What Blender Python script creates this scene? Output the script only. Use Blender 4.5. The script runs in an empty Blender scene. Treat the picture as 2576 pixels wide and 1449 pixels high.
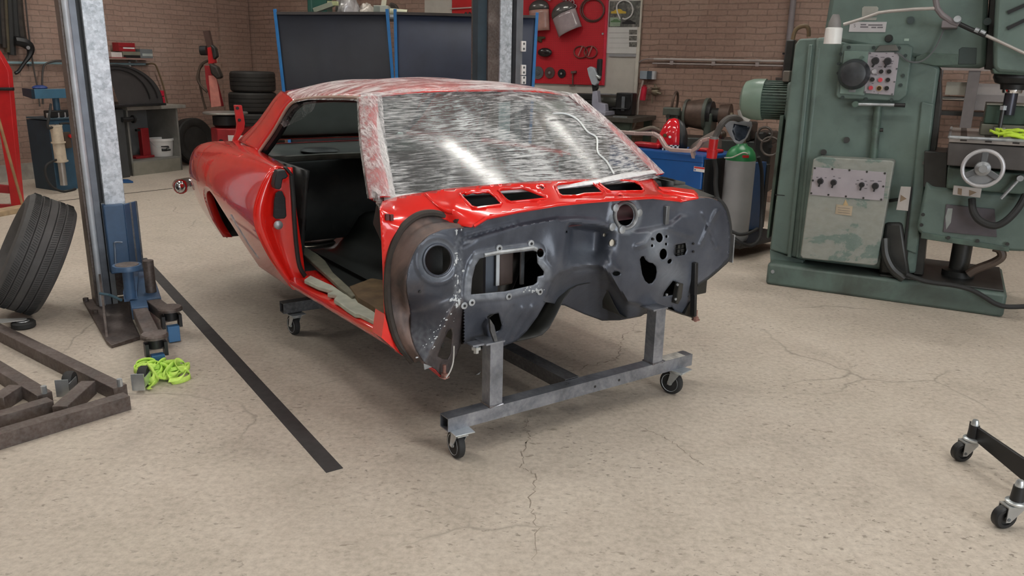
import bpy, bmesh, math, random
import numpy as np
from mathutils import Vector, Matrix, geometry

random.seed(7)
sc = bpy.context.scene
COL = sc.collection
# ------------------------------------------------------------------ camera
FPX, PITCH, ROLL, CAMH = 2005.0, math.radians(15.7), math.radians(1.2), 1.5
_f = Vector((0, math.cos(PITCH), -math.sin(PITCH)))
_r0 = Vector((1, 0, 0))
_u0 = _r0.cross(_f)
_R = math.cos(ROLL) * _r0 + math.sin(ROLL) * _u0
_U = math.cos(ROLL) * _u0 - math.sin(ROLL) * _r0
EYE = Vector((0, 0, CAMH))
cam_data = bpy.data.cameras.new('camera')
cam_data.sensor_width = 36.0
cam_data.lens = 36.0 * FPX / 2576.0
cam_data.clip_start = 0.05
cam_data.clip_end = 80
cam = bpy.data.objects.new('camera', cam_data)
COL.objects.link(cam)
m = Matrix(((_R.x, _U.x, -_f.x, EYE.x), (_R.y, _U.y, -_f.y, EYE.y), (_R.z, _U.z, -_f.z, EYE.z), (0, 0, 0, 1)))
cam.matrix_world = m
sc.camera = cam
# ------------------------------------------------------------------ colour management, world, lights
sc.view_settings.view_transform = 'Standard'
sc.view_settings.look = 'None'
sc.view_settings.gamma = 1.0
sc.view_settings.use_curve_mapping = False
sc.view_settings.exposure = 0.0
world = bpy.data.worlds.new('world')
sc.world = world
world.use_nodes = True
world.node_tree.nodes['Background'].inputs[0].default_value = (0.62, 0.72, 0.85, 1)
world.node_tree.nodes['Background'].inputs[1].default_value = 1.0

ROTR = math.radians(-28.37)                      # the room is turned against the view
CORNER = Vector((-4.24, 13.2, 0))                # corner of left wall and back wall
RU = Vector((math.cos(ROTR), math.sin(ROTR), 0))
RV = Vector((-math.sin(ROTR), math.cos(ROTR), 0))
ROOM_L, ROOM_D, CEIL = 15.0, 14.5, 4.1           # along back wall, towards the camera, height
def room_pt(x, y, z):
    return CORNER + RU * x + RV * y + Vector((0, 0, z))
def area_light(name, loc, rot, sx, sy, watts, col, spread=180):
    d = bpy.data.lights.new(name, 'AREA')
    d.shape = 'RECTANGLE'; d.size = sx; d.size_y = sy; d.energy = watts; d.color = col
    d.spread = math.radians(spread)
    o = bpy.data.objects.new(name, d); COL.objects.link(o)
    o.location = loc; o.rotation_euler = rot
    return o
# daylight falling in through the wide gate in the wall to the right of the camera
DAY_W = 270.0
area_light('daylight_gate', room_pt(ROOM_L - .12, -10.6, 1.9), (math.radians(90), 0, ROTR + math.radians(90)), 5.2, 3.3, DAY_W, (0.93, 0.97, 1.0))

# ------------------------------------------------------------------ frames and object helpers
def ray(px, py):
    return _f + _R * ((px - 1288.0) / FPX) - _U * ((py - 724.5) / FPX)
class Frame:
    """a local right-handed frame standing on the floor; X/Y/Z give the local point a sight line meets on a local plane"""
    def __init__(s, o, rz):
        s.o = Vector(o); s.rz = rz
        s.x = Vector((math.cos(rz), math.sin(rz), 0)); s.y = Vector((-math.sin(rz), math.cos(rz), 0)); s.z = Vector((0, 0, 1))
    def L(s, w):
        d = Vector(w) - s.o
        return Vector((d.dot(s.x), d.dot(s.y), d.z))
    def Wd(s, l):
        return s.o + s.x * l[0] + s.y * l[1] + s.z * l[2]
    def _hit(s, px, py, p, n):
        d = ray(px, py)
        return s.L(EYE + d * ((p - EYE).dot(n) / d.dot(n)))
    def X(s, px, py, v): return s._hit(px, py, s.o + s.x * v, s.x)
    def Y(s, px, py, v): return s._hit(px, py, s.o + s.y * v, s.y)
    def Z(s, px, py, v): return s._hit(px, py, s.o + s.z * v, s.z)
ROOM = Frame(CORNER, ROTR)
def floor_at(px, py, z=0.0):
    d = ray(px, py)
    return EYE + d * ((z - EYE.z) / d.z)

def link(o, parent=None):
    COL.objects.link(o)
    if parent is not None: o.parent = parent
    return o
def tag(o, label=None, cat=None, group=None, kind=None):
    if label: o['label'] = label
    if cat: o['category'] = cat
    if group: o['group'] = group
    if kind: o['kind'] = kind
    return o
def thing(name, label, cat, fr=None, loc=(0, 0, 0), rz=0.0, group=None):
    o = bpy.data.objects.new(name, None)
    o.empty_display_size = 0.1
    COL.objects.link(o)
    if fr is not None: loc, rz = fr.o, fr.rz
    o.location = loc; o.rotation_euler = (0, 0, rz)
    return tag(o, label, cat, group)

class MB:
    def __init__(s): s.v = []; s.f = []
    def add(s, vs, fs):
        k = len(s.v)
        s.v += [Vector(v) for v in vs]
        s.f += [tuple(i + k for i in f) for f in fs]
        return s
    def hexa(s, p):      # 8 points: bottom loop then top loop
        return s.add(p, [(3, 2, 1, 0), (4, 5, 6, 7), (0, 1, 5, 4), (1, 2, 6, 5), (2, 3, 7, 6), (3, 0, 4, 7)])
    def bx(s, x0, x1, y0, y1, z0, z1):
        return s.hexa([(x0, y0, z0), (x1, y0, z0), (x1, y1, z0), (x0, y1, z0), (x0, y0, z1), (x1, y0, z1), (x1, y1, z1), (x0, y1, z1)])
    def _axes(s, d, up=None):
        d = Vector(d).normalized()
        u = Vector(up) if up is not None else (Vector((0, 0, 1)) if abs(d.z) < 0.9 else Vector((1, 0, 0)))
        a = d.cross(u).normalized()
        return d, a, a.cross(d).normalized()
    def bar(s, p, q, w, h=None, up=None):
        p, q = Vector(p), Vector(q); h = w if h is None else h
        d, a, b = s._axes(q - p, up)
        c = [a * (i * w / 2) + b * (j * h / 2) for i, j in ((-1, -1), (1, -1), (1, 1), (-1, 1))]
        return s.hexa([p + k for k in c] + [q + k for k in c])
    def sqtube(s, p, q, w, h, t, up=None):   # hollow rectangular tube, open ends
        p, q = Vector(p), Vector(q)
        d, a, b = s._axes(q - p, up)
        vs = []
        for e in (p, q):
            for ww, hh in ((w, h), (w - 2 * t, h - 2 * t)):
                vs += [e + a * (i * ww / 2) + b * (j * hh / 2) for i, j in ((-1, -1), (1, -1), (1, 1), (-1, 1))]
        fs = []
        for i in range(4):
            j = (i + 1) % 4
            fs += [(i, j, 8 + j, 8 + i), (4 + j, 4 + i, 12 + i, 12 + j), (j, i, 4 + i, 4 + j), (8 + i, 8 + j, 12 + j, 12 + i)]
        return s.add(vs, fs)
    def cyl(s, p, q, r, r2=None, n=18, cap=True):
        p, q = Vector(p), Vector(q); r2 = r if r2 is None else r2
        d, a, b = s._axes(q - p)
        vs = []
        for e, rr in ((p, r), (q, r2)):
            vs += [e + (a * math.cos(2 * math.pi * i / n) + b * math.sin(2 * math.pi * i / n)) * rr for i in range(n)]
        fs = [(i, (i + 1) % n, n + (i + 1) % n, n + i) for i in range(n)]
        if cap: fs += [tuple(range(n - 1, -1, -1)), tuple(range(n, 2 * n))]
        return s.add(vs, fs)
    def tube(s, pts, r, n=8, closed=False, flat=1.0):
        pts = [Vector(p) for p in pts]; N = len(pts); vs = []; fs = []
        prev = None
        for i, p in enumerate(pts):
            if closed: t = pts[(i + 1) % N] - pts[i - 1]
            else: t = pts[min(i + 1, N - 1)] - pts[max(i - 1, 0)]
            t.normalize()
            if prev is None:
                _, a, b = s._axes(t)
            else:
                a = prev - t * prev.dot(t)
                a = a.normalized() if a.length > 1e-6 else s._axes(t)[1]
                b = a.cross(t).normalized()
            prev = a
            rr = r[i] if isinstance(r, (list, tuple)) else r
            vs += [p + (a * math.cos(2 * math.pi * k / n) + b * math.sin(2 * math.pi * k / n) * flat) * rr for k in range(n)]
        M_ = N if closed else N - 1
        for i in range(M_):
            for k in range(n):
                j = (i + 1) % N
                fs.append((i * n + k, i * n + (k + 1) % n, j * n + (k + 1) % n, j * n + k))
        if not closed: fs += [tuple(range(n - 1, -1, -1)), tuple((N - 1) * n + k for k in range(n))]
        return s.add(vs, fs)
    def lathe(s, prof, c, axis=(0, 0, 1), n=24, closed=False):   # prof: (radius, height along the axis)
        c = Vector(c); d, a, b = s._axes(axis); vs = []; fs = []; N = len(prof)
        for r, h in prof:
            vs += [c + d * h + (a * math.cos(2 * math.pi * k / n) + b * math.sin(2 * math.pi * k / n)) * max(r, 1e-4) for k in range(n)]
        for i in range(N if closed else N - 1):
            j = (i + 1) % N
            for k in range(n): fs.append((i * n + k, i * n + (k + 1) % n, j * n + (k + 1) % n, j * n + k))
        if not closed: fs += [tuple(range(n - 1, -1, -1)), tuple((N - 1) * n + k for k in range(n))]
        return s.add(vs, fs)
    def prism(s, pts, vec):     # polygon swept along vec
        pts = [Vector(p) for p in pts]; vec = Vector(vec); n = len(pts)
        nrm = Vector((0, 0, 0))
        for i in range(n): nrm += pts[i].cross(pts[(i + 1) % n])
        if nrm.dot(vec) > 0: pts = pts[::-1]
        vs = pts + [p + vec for p in pts]
        fs = [tuple(range(n)), tuple(range(2 * n - 1, n - 1, -1))]
        fs += [((i + 1) % n, i, n + i, n + (i + 1) % n) for i in range(n)]
        return s.add(vs, fs)
    def grid(s, rows, closed=False):
        n = len(rows[0]); vs = [p for r in rows for p in r]; fs = []
        for i in range(len(rows) - 1):
            for k in range(n if closed else n - 1):
                fs.append((i * n + k, i * n + (k + 1) % n, (i + 1) * n + (k + 1) % n, (i + 1) * n + k))
        return s.add(vs, fs)
    def ball(s, c, r, n=14, sx=1, sy=1, sz=1):
        c = Vector(c); rows = []
        for i in range(n // 2 + 1):
            t = math.pi * i / (n // 2)
            rows.append([c + Vector((math.sin(t) * math.cos(2 * math.pi * k / n) * r * sx, math.sin(t) * math.sin(2 * math.pi * k / n) * r * sy, math.cos(t) * r * sz)) for k in range(n)])
        return s.grid(rows, closed=True)
    def build(s, name, mat, parent=None, bevel=0.0, solid=0.0, angle=35, sub=0, label=None, loc=None, merge=True, seg=2):
        me = bpy.data.meshes.new(name)
        me.from_pydata([v[:] for v in s.v], [], s.f)
        if merge:
            b = bmesh.new(); b.from_mesh(me)
            bmesh.ops.remove_doubles(b, verts=b.verts, dist=1e-5)
            bmesh.ops.recalc_face_normals(b, faces=b.faces)
            b.to_mesh(me); b.free()
        me.validate()
        me.polygons.foreach_set('use_smooth', [True] * len(me.polygons))
        me.set_sharp_from_angle(angle=math.radians(angle))
        o = bpy.data.objects.new(name, me)
        link(o, parent)
        if loc is not None: o.location = loc
        me.materials.append(mat)
        if sub:
            q = o.modifiers.new('subsurf', 'SUBSURF'); q.levels = sub; q.render_levels = sub
        if solid:
            q = o.modifiers.new('thickness', 'SOLIDIFY'); q.thickness = solid; q.offset = 0
        if bevel:
            q = o.modifiers.new('bevel', 'BEVEL'); q.width = bevel; q.segments = seg; q.limit_method = 'ANGLE'; q.angle_limit = math.radians(40)
        if label: o['label'] = label
        return o
def copy_tree(o, parent=None):
    kids = list(o.children)
    c = o.copy(); link(c)
    c.parent = parent
    for k in kids: copy_tree(k, c)
    return c
def V(*a): return Vector(a)
def lerp(a, b, t): return a + (b - a) * t
def spline(pts, n):      # Catmull-Rom through the points, n samples a span
    P = [Vector(p) for p in pts]; out = []
    for i in range(len(P) - 1):
        p0, p1, p2, p3 = P[max(i - 1, 0)], P[i], P[i + 1], P[min(i + 2, len(P) - 1)]
        for k in range(n):
            t = k / n
            out.append(0.5 * ((2 * p1) + (p2 - p0) * t + (2 * p0 - 5 * p1 + 4 * p2 - p3) * t * t + (3 * p1 - p0 - 3 * p2 + p3) * t ** 3))
    out.append(P[-1])
    return out
def ellipse2(cx, cy, rx, ry, n=20, rot=0.0):
    return [(cx + rx * math.cos(t) * math.cos(rot) - ry * math.sin(t) * math.sin(rot), cy + rx * math.cos(t) * math.sin(rot) + ry * math.sin(t) * math.cos(rot)) for t in [2 * math.pi * i / n for i in range(n)]]
def cdt_sheet(outer, holes, step, to3d):
    """triangulated sheet over a 2-D outline with holes, filled with a grid of inner points; to3d maps (u, v) to a point"""
    def inside(p, poly):
        c = False; n = len(poly)
        for i in range(n):
            a, b = poly[i], poly[i - 1]
            if (a[1] > p[1]) != (b[1] > p[1]) and p[0] < (b[0] - a[0]) * (p[1] - a[1]) / (b[1] - a[1]) + a[0]: c = not c
        return c
    def dist(p, poly):
        m_ = 1e9
        for i in range(len(poly)):
            a, b = poly[i - 1], poly[i]
            dx, dy = b[0] - a[0], b[1] - a[1]; l = dx * dx + dy * dy
            t = max(0, min(1, ((p[0] - a[0]) * dx + (p[1] - a[1]) * dy) / l)) if l > 0 else 0
            m_ = min(m_, math.hypot(a[0] + t * dx - p[0], a[1] + t * dy - p[1]))
        return m_
    def dense(poly, st):
        o = []
        for i in range(len(poly)):
            a, b = poly[i], poly[(i + 1) % len(poly)]
            k = max(1, int(math.hypot(b[0] - a[0], b[1] - a[1]) / st))
            o += [(a[0] + (b[0] - a[0]) * j / k, a[1] + (b[1] - a[1]) * j / k) for j in range(k)]
        return o
    loops = [dense(outer, step)] + [dense(h, step) for h in holes]
    pts = []; edges = []
    for lp in loops:
        k = len(pts); pts += lp; n = len(lp)
        edges += [(k + i, k + (i + 1) % n) for i in range(n)]
    xs = [p[0] for p in outer]; ys = [p[1] for p in outer]
    y = min(ys); row = 0
    while y < max(ys):
        x = min(xs) + (step / 2 if row % 2 else 0)
        while x < max(xs):
            if inside((x, y), outer) and dist((x, y), outer) > step * .45 and not any(inside((x, y), h) or dist((x, y), h) < step * .45 for h in holes): pts.append((x, y))
            x += step
        y += step * .87; row += 1
    r = geometry.delaunay_2d_cdt([Vector(p) for p in pts], edges, [], 0, 1e-6)
    vs, fs = r[0], r[2]
    keep = []
    for f in fs:
        c = (sum(vs[i].x for i in f) / len(f), sum(vs[i].y for i in f) / len(f))
        if inside(c, outer) and not any(inside(c, h) for h in holes): keep.append(tuple(f))
    mb = MB(); mb.add([to3d(v.x, v.y) for v in vs], keep)
    used = sorted({i for f in mb.f for i in f}); mp = {k: i for i, k in enumerate(used)}
    mb.v = [mb.v[i] for i in used]; mb.f = [tuple(mp[i] for i in f) for f in mb.f]
    return mb
def text_on(name, txt, size, mat, parent, loc, rot, depth=0.0006, align='CENTER'):
    cu = bpy.data.curves.new(name, 'FONT')
    cu.body = txt; cu.size = size; cu.extrude = depth; cu.align_x = align; cu.align_y = 'CENTER'
    tmp = bpy.data.objects.new(name + '_curve', cu); COL.objects.link(tmp)
    me = bpy.data.meshes.new_from_object(tmp.evaluated_get(bpy.context.evaluated_depsgraph_get()))
    bpy.data.objects.remove(tmp)
    o = bpy.data.objects.new(name, me); link(o, parent)
    o.location = loc; o.rotation_euler = rot
    me.materials.clear(); me.materials.append(mat)
    return o
# ------------------------------------------------------------------ materials (all procedural)
def nodes_of(name):
    mt = bpy.data.materials.new(name); mt.use_nodes = True
    nt = mt.node_tree
    return mt, nt, nt.nodes, nt.links, nt.nodes['Principled BSDF']
def coords(N, Lk, scale=(1, 1, 1), rot=(0, 0, 0)):
    tc = N.new('ShaderNodeTexCoord'); mp = N.new('ShaderNodeMapping')
    mp.inputs['Scale'].default_value = scale; mp.inputs['Rotation'].default_value = rot
    Lk.new(tc.outputs['Object'], mp.inputs[0])
    return mp.outputs[0]
def noise(N, Lk, vec, scale, detail=4, rough=.55, dist=0.0):
    n = N.new('ShaderNodeTexNoise'); n.inputs['Scale'].default_value = scale; n.inputs['Detail'].default_value = detail
    n.inputs['Roughness'].default_value = rough; n.inputs['Distortion'].default_value = dist
    Lk.new(vec, n.inputs['Vector'])
    return n.outputs['Fac']
def ramp(N, Lk, fac, stops):
    r = N.new('ShaderNodeValToRGB'); e = r.color_ramp.elements
    while len(e) < len(stops): e.new(.5)
    for k, (p, c) in enumerate(stops):
        e[k].position = p; e[k].color = (c, c, c, 1) if isinstance(c, (int, float)) else (*c[:3], 1)
    Lk.new(fac, r.inputs[0])
    return r.outputs[0]
def mix(N, Lk, fac, a, b, mode='MIX'):
    mx = N.new('ShaderNodeMix'); mx.data_type = 'RGBA'; mx.blend_type = mode
    for sock, v in ((mx.inputs['Factor'], fac), (mx.inputs['A'], a), (mx.inputs['B'], b)):
        if isinstance(v, (int, float)): sock.default_value = v if sock.type == 'VALUE' else (v, v, v, 1)
        elif isinstance(v, (tuple, list)): sock.default_value = (*v[:3], 1)
        else: Lk.new(v, sock)
    return mx.outputs['Result']
def bump(N, Lk, B, h, strength=.3, dist=.01):
    b = N.new('ShaderNodeBump'); b.inputs['Strength'].default_value = strength; b.inputs['Distance'].default_value = dist
    Lk.new(h, b.inputs['Height']); Lk.new(b.outputs[0], B.inputs['Normal'])
_cache = {}
def M(name, col, rough=.5, metal=0.0, var=.12, vs=9.0, bmp=0.0, bs=80.0, col2=None, amt=.5, coat=0.0, edge=.12, c2s=5.0, emit=None):
    """painted / plain surface with slight tone variation; col2 = second colour worn or stained in by noise"""
    if name in _cache: return _cache[name]
    mt, nt, N, Lk, B = nodes_of(name)
    vec = coords(N, Lk)
    f = noise(N, Lk, vec, vs)
    lo = tuple(c * (1 - var) for c in col); hi = tuple(min(1, c * (1 + var)) for c in col)
    c = ramp(N, Lk, f, [(.3, lo), (.7, hi)])
    if col2 is not None:
        f2 = noise(N, Lk, vec, c2s, 8, .65, .6)
        k = ramp(N, Lk, f2, [(1 - amt - edge / 2, 0), (1 - amt + edge / 2, 1)])
        c = mix(N, Lk, k, c, col2)
    Lk.new(c, B.inputs['Base Color'])
    B.inputs['Roughness'].default_value = rough; B.inputs['Metallic'].default_value = metal
    if coat:
        B.inputs['Coat Weight'].default_value = coat; B.inputs['Coat Roughness'].default_value = .04
    if bmp:
        bump(N, Lk, B, noise(N, Lk, vec, bs, 6), bmp, .004)
    if emit:
        B.inputs['Emission Color'].default_value = (*emit[:3], 1); B.inputs['Emission Strength'].default_value = emit[3]
    _cache[name] = mt
    return mt

def mat_floor():
    mt, nt, N, Lk, B = nodes_of('concrete_floor')
    v = coords(N, Lk)
    big = noise(N, Lk, v, .45, 5, .6, .3)
    mid = noise(N, Lk, v, 3.2, 8, .68, .4)
    fine = noise(N, Lk, v, 38, 6, .7)
    c = ramp(N, Lk, big, [(.3, (.40, .335, .27)), (.55, (.50, .425, .345)), (.75, (.57, .495, .41))])
    c = mix(N, Lk, .6, c, ramp(N, Lk, mid, [(.3, (.30, .255, .205)), (.5, (.50, .435, .36)), (.7, (.62, .555, .475))]))
    c = mix(N, Lk, .45, c, ramp(N, Lk, fine, [(.3, (.27, .225, .18)), (.62, (.63, .56, .475))]))
    # small dark specks
    vsp = coords(N, Lk, (1, 1.8, 1), (0, 0, .5))
    sp = noise(N, Lk, vsp, 30, 4, .6, .3)
    sp2 = noise(N, Lk, v, 2.0, 3)
    mk = mix(N, Lk, 1.0, ramp(N, Lk, sp, [(.60, 0), (.66, .9)]), ramp(N, Lk, sp2, [(.40, .15), (.62, 1)]), 'MULTIPLY')
    c = mix(N, Lk, mk, c, (.20, .165, .13))
    sp3 = noise(N, Lk, coords(N, Lk, (1.0, 2.2, 1), (0, 0, -.3)), 11, 5, .6, .4)
    c = mix(N, Lk, ramp(N, Lk, sp3, [(.655, 0), (.70, .75)]), c, (.25, .205, .16))
    # oil stains
    st = noise(N, Lk, v, 1.1, 5, .6, .5)
    c = mix(N, Lk, ramp(N, Lk, st, [(.62, 0), (.78, .45)]), c, (.26, .225, .19))
    # hairline cracks
    nv = N.new('ShaderNodeTexNoise'); nv.inputs['Scale'].default_value = 3.0; nv.inputs['Detail'].default_value = 6; Lk.new(v, nv.inputs['Vector'])
    ad = N.new('ShaderNodeMix'); ad.data_type = 'VECTOR'; ad.inputs['Factor'].default_value = .16
    Lk.new(v, ad.inputs[4]); Lk.new(nv.outputs['Color'], ad.inputs[5])
    vo = N.new('ShaderNodeTexVoronoi'); vo.feature = 'DISTANCE_TO_EDGE'; vo.inputs['Scale'].default_value = .85; Lk.new(ad.outputs[1], vo.inputs['Vector'])
    cr = ramp(N, Lk, vo.outputs['Distance'], [(.0, .9), (.002, .7), (.005, 0)])
    cm = noise(N, Lk, v, .8, 2)
    cr = mix(N, Lk, 1.0, cr, ramp(N, Lk, cm, [(.50, 0), (.60, .75)]), 'MULTIPLY')
    c = mix(N, Lk, cr, c, (.21, .175, .14))
    Lk.new(c, B.inputs['Base Color'])
    Lk.new(ramp(N, Lk, mid, [(.3, .55), (.7, .8)]), B.inputs['Roughness'])
    h = mix(N, Lk, .5, fine, mid)
    bump(N, Lk, B, h, .13, .003)
    return mt
def mat_brick():
    mt, nt, N, Lk, B = nodes_of('brick_wall')
    tc = N.new('ShaderNodeTexCoord')
    # wobble, so the courses look hand laid
    nz = N.new('ShaderNodeTexNoise'); nz.inputs['Scale'].default_value = 5.5; nz.inputs['Detail'].default_value = 3; Lk.new(tc.outputs['UV'], nz.inputs['Vector'])
    sub = N.new('ShaderNodeVectorMath'); sub.operation = 'SUBTRACT'; Lk.new(nz.outputs['Color'], sub.inputs[0]); sub.inputs[1].default_value = (.5, .5, .5)
    sca = N.new('ShaderNodeVectorMath'); sca.operation = 'SCALE'; Lk.new(sub.outputs[0], sca.inputs[0]); sca.inputs['Scale'].default_value = .035
    addv = N.new('ShaderNodeVectorMath'); Lk.new(tc.outputs['UV'], addv.inputs[0]); Lk.new(sca.outputs[0], addv.inputs[1])
    br = N.new('ShaderNodeTexBrick'); Lk.new(addv.outputs[0], br.inputs['Vector'])
    br.offset = .5
    br.inputs['Scale'].default_value = 1.0; br.inputs['Brick Width'].default_value = .225; br.inputs['Row Height'].default_value = .065
    br.inputs['Mortar Size'].default_value = .0055; br.inputs['Mortar Smooth'].default_value = .35; br.inputs['Bias'].default_value = -.1
    br.inputs['Color1'].default_value = (.40, .255, .20, 1); br.inputs['Color2'].default_value = (.27, .16, .125, 1); br.inputs['Mortar'].default_value = (.20, .15, .12, 1)
    v = tc.outputs['UV']
    n1 = noise(N, Lk, v, 1.0, 5, .6); n2 = noise(N, Lk, v, 26, 6, .7)
    c = mix(N, Lk, .45, br.outputs['Color'], ramp(N, Lk, n1, [(.3, (.25, .16, .125)), (.5, (.37, .25, .20)), (.72, (.48, .37, .31))]))
    c = mix(N, Lk, .28, c, ramp(N, Lk, n2, [(.3, (.15, .095, .075)), (.7, (.46, .33, .265))]))
    Lk.new(c, B.inputs['Base Color']); B.inputs['Roughness'].default_value = .85
    inv = N.new('ShaderNodeMath'); inv.operation = 'SUBTRACT'; inv.inputs[0].default_value = 1; Lk.new(br.outputs['Fac'], inv.inputs[1])
    h = mix(N, Lk, .22, inv.outputs[0], n2)
    bump(N, Lk, B, h, 1.0, .02)
    return mt
def mat_galv():
    mt, nt, N, Lk, B = nodes_of('galvanised_steel')
    v = coords(N, Lk)
    vo = N.new('ShaderNodeTexVoronoi'); vo.inputs['Scale'].default_value = 55; Lk.new(v, vo.inputs['Vector'])
    n = noise(N, Lk, v, 26, 6, .7)
    bw = N.new('ShaderNodeRGBToBW'); Lk.new(vo.outputs['Color'], bw.inputs[0])
    c = mix(N, Lk, .5, ramp(N, Lk, bw.outputs[0], [(.2, (.33, .37, .41)), (.8, (.66, .71, .76))]), ramp(N, Lk, n, [(.35, (.30, .34, .38)), (.6, (.72, .77, .82))]))
    Lk.new(c, B.inputs['Base Color']); B.inputs['Metallic'].default_value = .35; B.inputs['Roughness'].default_value = .5
    return mt
def mat_film(name, sc_, amin, amax, tint, stretch, bstr, fine=.5, pscale=5.5, uv=False):
    """stretched cling film: see-through between white streaks and patches that paint in the light it catches"""
    mt, nt, N, Lk, B = nodes_of(name)
    if uv:
        tc = N.new('ShaderNodeTexCoord'); mp = N.new('ShaderNodeMapping'); mp.inputs['Scale'].default_value = stretch; Lk.new(tc.outputs['UV'], mp.inputs[0])
        mp2 = N.new('ShaderNodeMapping'); mp2.inputs['Scale'].default_value = (1.3, 1, 1); Lk.new(tc.outputs['UV'], mp2.inputs[0])
        v, v2 = mp.outputs[0], mp2.outputs[0]
    else: v, v2 = coords(N, Lk, stretch), coords(N, Lk)
    a = noise(N, Lk, v, sc_, 8, .70, .5)
    b = noise(N, Lk, v2, pscale, 5, .6, .9)
    st = ramp(N, Lk, a, [(.42, 0), (.58, 1)])
    pt = ramp(N, Lk, b, [(.40, 0), (.60, 1)])  # broad patches paint lamp reflections into the film as white
    al = mix(N, Lk, fine, st, pt)
    al = mix(N, Lk, .55, al, mix(N, Lk, 1.0, st, mix(N, Lk, .75, 1.0, pt), 'MULTIPLY'))
    mr = N.new('ShaderNodeMapRange'); Lk.new(al, mr.inputs[0]); mr.inputs[1].default_value = .15; mr.inputs[2].default_value = .85
    mr.inputs[3].default_value = amin; mr.inputs[4].default_value = amax
    Lk.new(mr.outputs[0], B.inputs['Alpha'])
    B.inputs['Base Color'].default_value = (*tint, 1)
    B.inputs['Roughness'].default_value = .19; B.inputs['Specular IOR Level'].default_value = 1.0
    hh = mix(N, Lk, .25, a, b)
    bump(N, Lk, B, hh, bstr, .02)
    return mt
def mat_glass(name, tint=(.75, .85, .8), rough=.02, fac=.12):
    mt, nt, N, Lk, B = nodes_of(name)
    out = N['Material Output']
    tr = N.new('ShaderNodeBsdfTransparent'); tr.inputs[0].default_value = (*tint, 1)
    gl = N.new('ShaderNodeBsdfGlossy'); gl.inputs['Roughness'].default_value = rough
    fr = N.new('ShaderNodeFresnel'); fr.inputs[0].default_value = 1.5
    ma = N.new('ShaderNodeMath'); ma.operation = 'ADD'; Lk.new(fr.outputs[0], ma.inputs[0]); ma.inputs[1].default_value = fac - .04
    mx = N.new('ShaderNodeMixShader'); Lk.new(ma.outputs[0], mx.inputs[0]); Lk.new(tr.outputs[0], mx.inputs[1]); Lk.new(gl.outputs[0], mx.inputs[2])
    Lk.new(mx.outputs[0], out.inputs[0])
    return mt
def mat_peg():
    mt, nt, N, Lk, B = nodes_of('red_pegboard')
    v = coords(N, Lk, (38, 1, 38))
    fr = N.new('ShaderNodeVectorMath'); fr.operation = 'FRACTION'; Lk.new(v, fr.inputs[0])
    sb = N.new('ShaderNodeVectorMath'); sb.operation = 'SUBTRACT'; Lk.new(fr.outputs[0], sb.inputs[0]); sb.inputs[1].default_value = (.5, 0, .5)
    ml = N.new('ShaderNodeVectorMath'); ml.operation = 'MULTIPLY'; Lk.new(sb.outputs[0], ml.inputs[0]); ml.inputs[1].default_value = (1, 0, 1)
    ln = N.new('ShaderNodeVectorMath'); ln.operation = 'LENGTH'; Lk.new(ml.outputs[0], ln.inputs[0])
    c = mix(N, Lk, ramp(N, Lk, ln.outputs['Value'], [(.10, 1), (.17, 0)]), (.50, .012, .022), (.20, .01, .015))
    Lk.new(c, B.inputs['Base Color']); B.inputs['Roughness'].default_value = .45
    return mt
def mat_check():
    mt, nt, N, Lk, B = nodes_of('helmet_check_pattern')
    v = coords(N, Lk)
    ch = N.new('ShaderNodeTexChecker'); ch.inputs['Scale'].default_value = 55; ch.inputs['Color1'].default_value = (.8, .8, .8, 1); ch.inputs['Color2'].default_value = (.01, .01, .01, 1); Lk.new(v, ch.inputs['Vector'])
    Lk.new(ch.outputs[0], B.inputs['Base Color']); B.inputs['Roughness'].default_value = .3
    return mt
def mat_emit(name, col, s):
    mt, nt, N, Lk, B = nodes_of(name)
    B.inputs['Base Color'].default_value = (.9, .9, .9, 1)
    B.inputs['Emission Color'].default_value = (*col, 1); B.inputs['Emission Strength'].default_value = s
    return mt
def mat_steel(name, base, scale_col, rough=.38, metal=.75):
    mt, nt, N, Lk, B = nodes_of(name)
    v = coords(N, Lk)
    a = noise(N, Lk, v, 7, 6, .65, .5); b = noise(N, Lk, v, 60, 4)
    c = ramp(N, Lk, a, [(.32, tuple(x * .55 for x in base)), (.52, base), (.72, scale_col)])
    c = mix(N, Lk, .15, c, ramp(N, Lk, b, [(.3, .1), (.7, .5)]))
    Lk.new(c, B.inputs['Base Color']); B.inputs['Metallic'].default_value = metal
    Lk.new(ramp(N, Lk, a, [(.3, rough * .8), (.7, min(1, rough * 1.3))]), B.inputs['Roughness'])
    return mt
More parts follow.
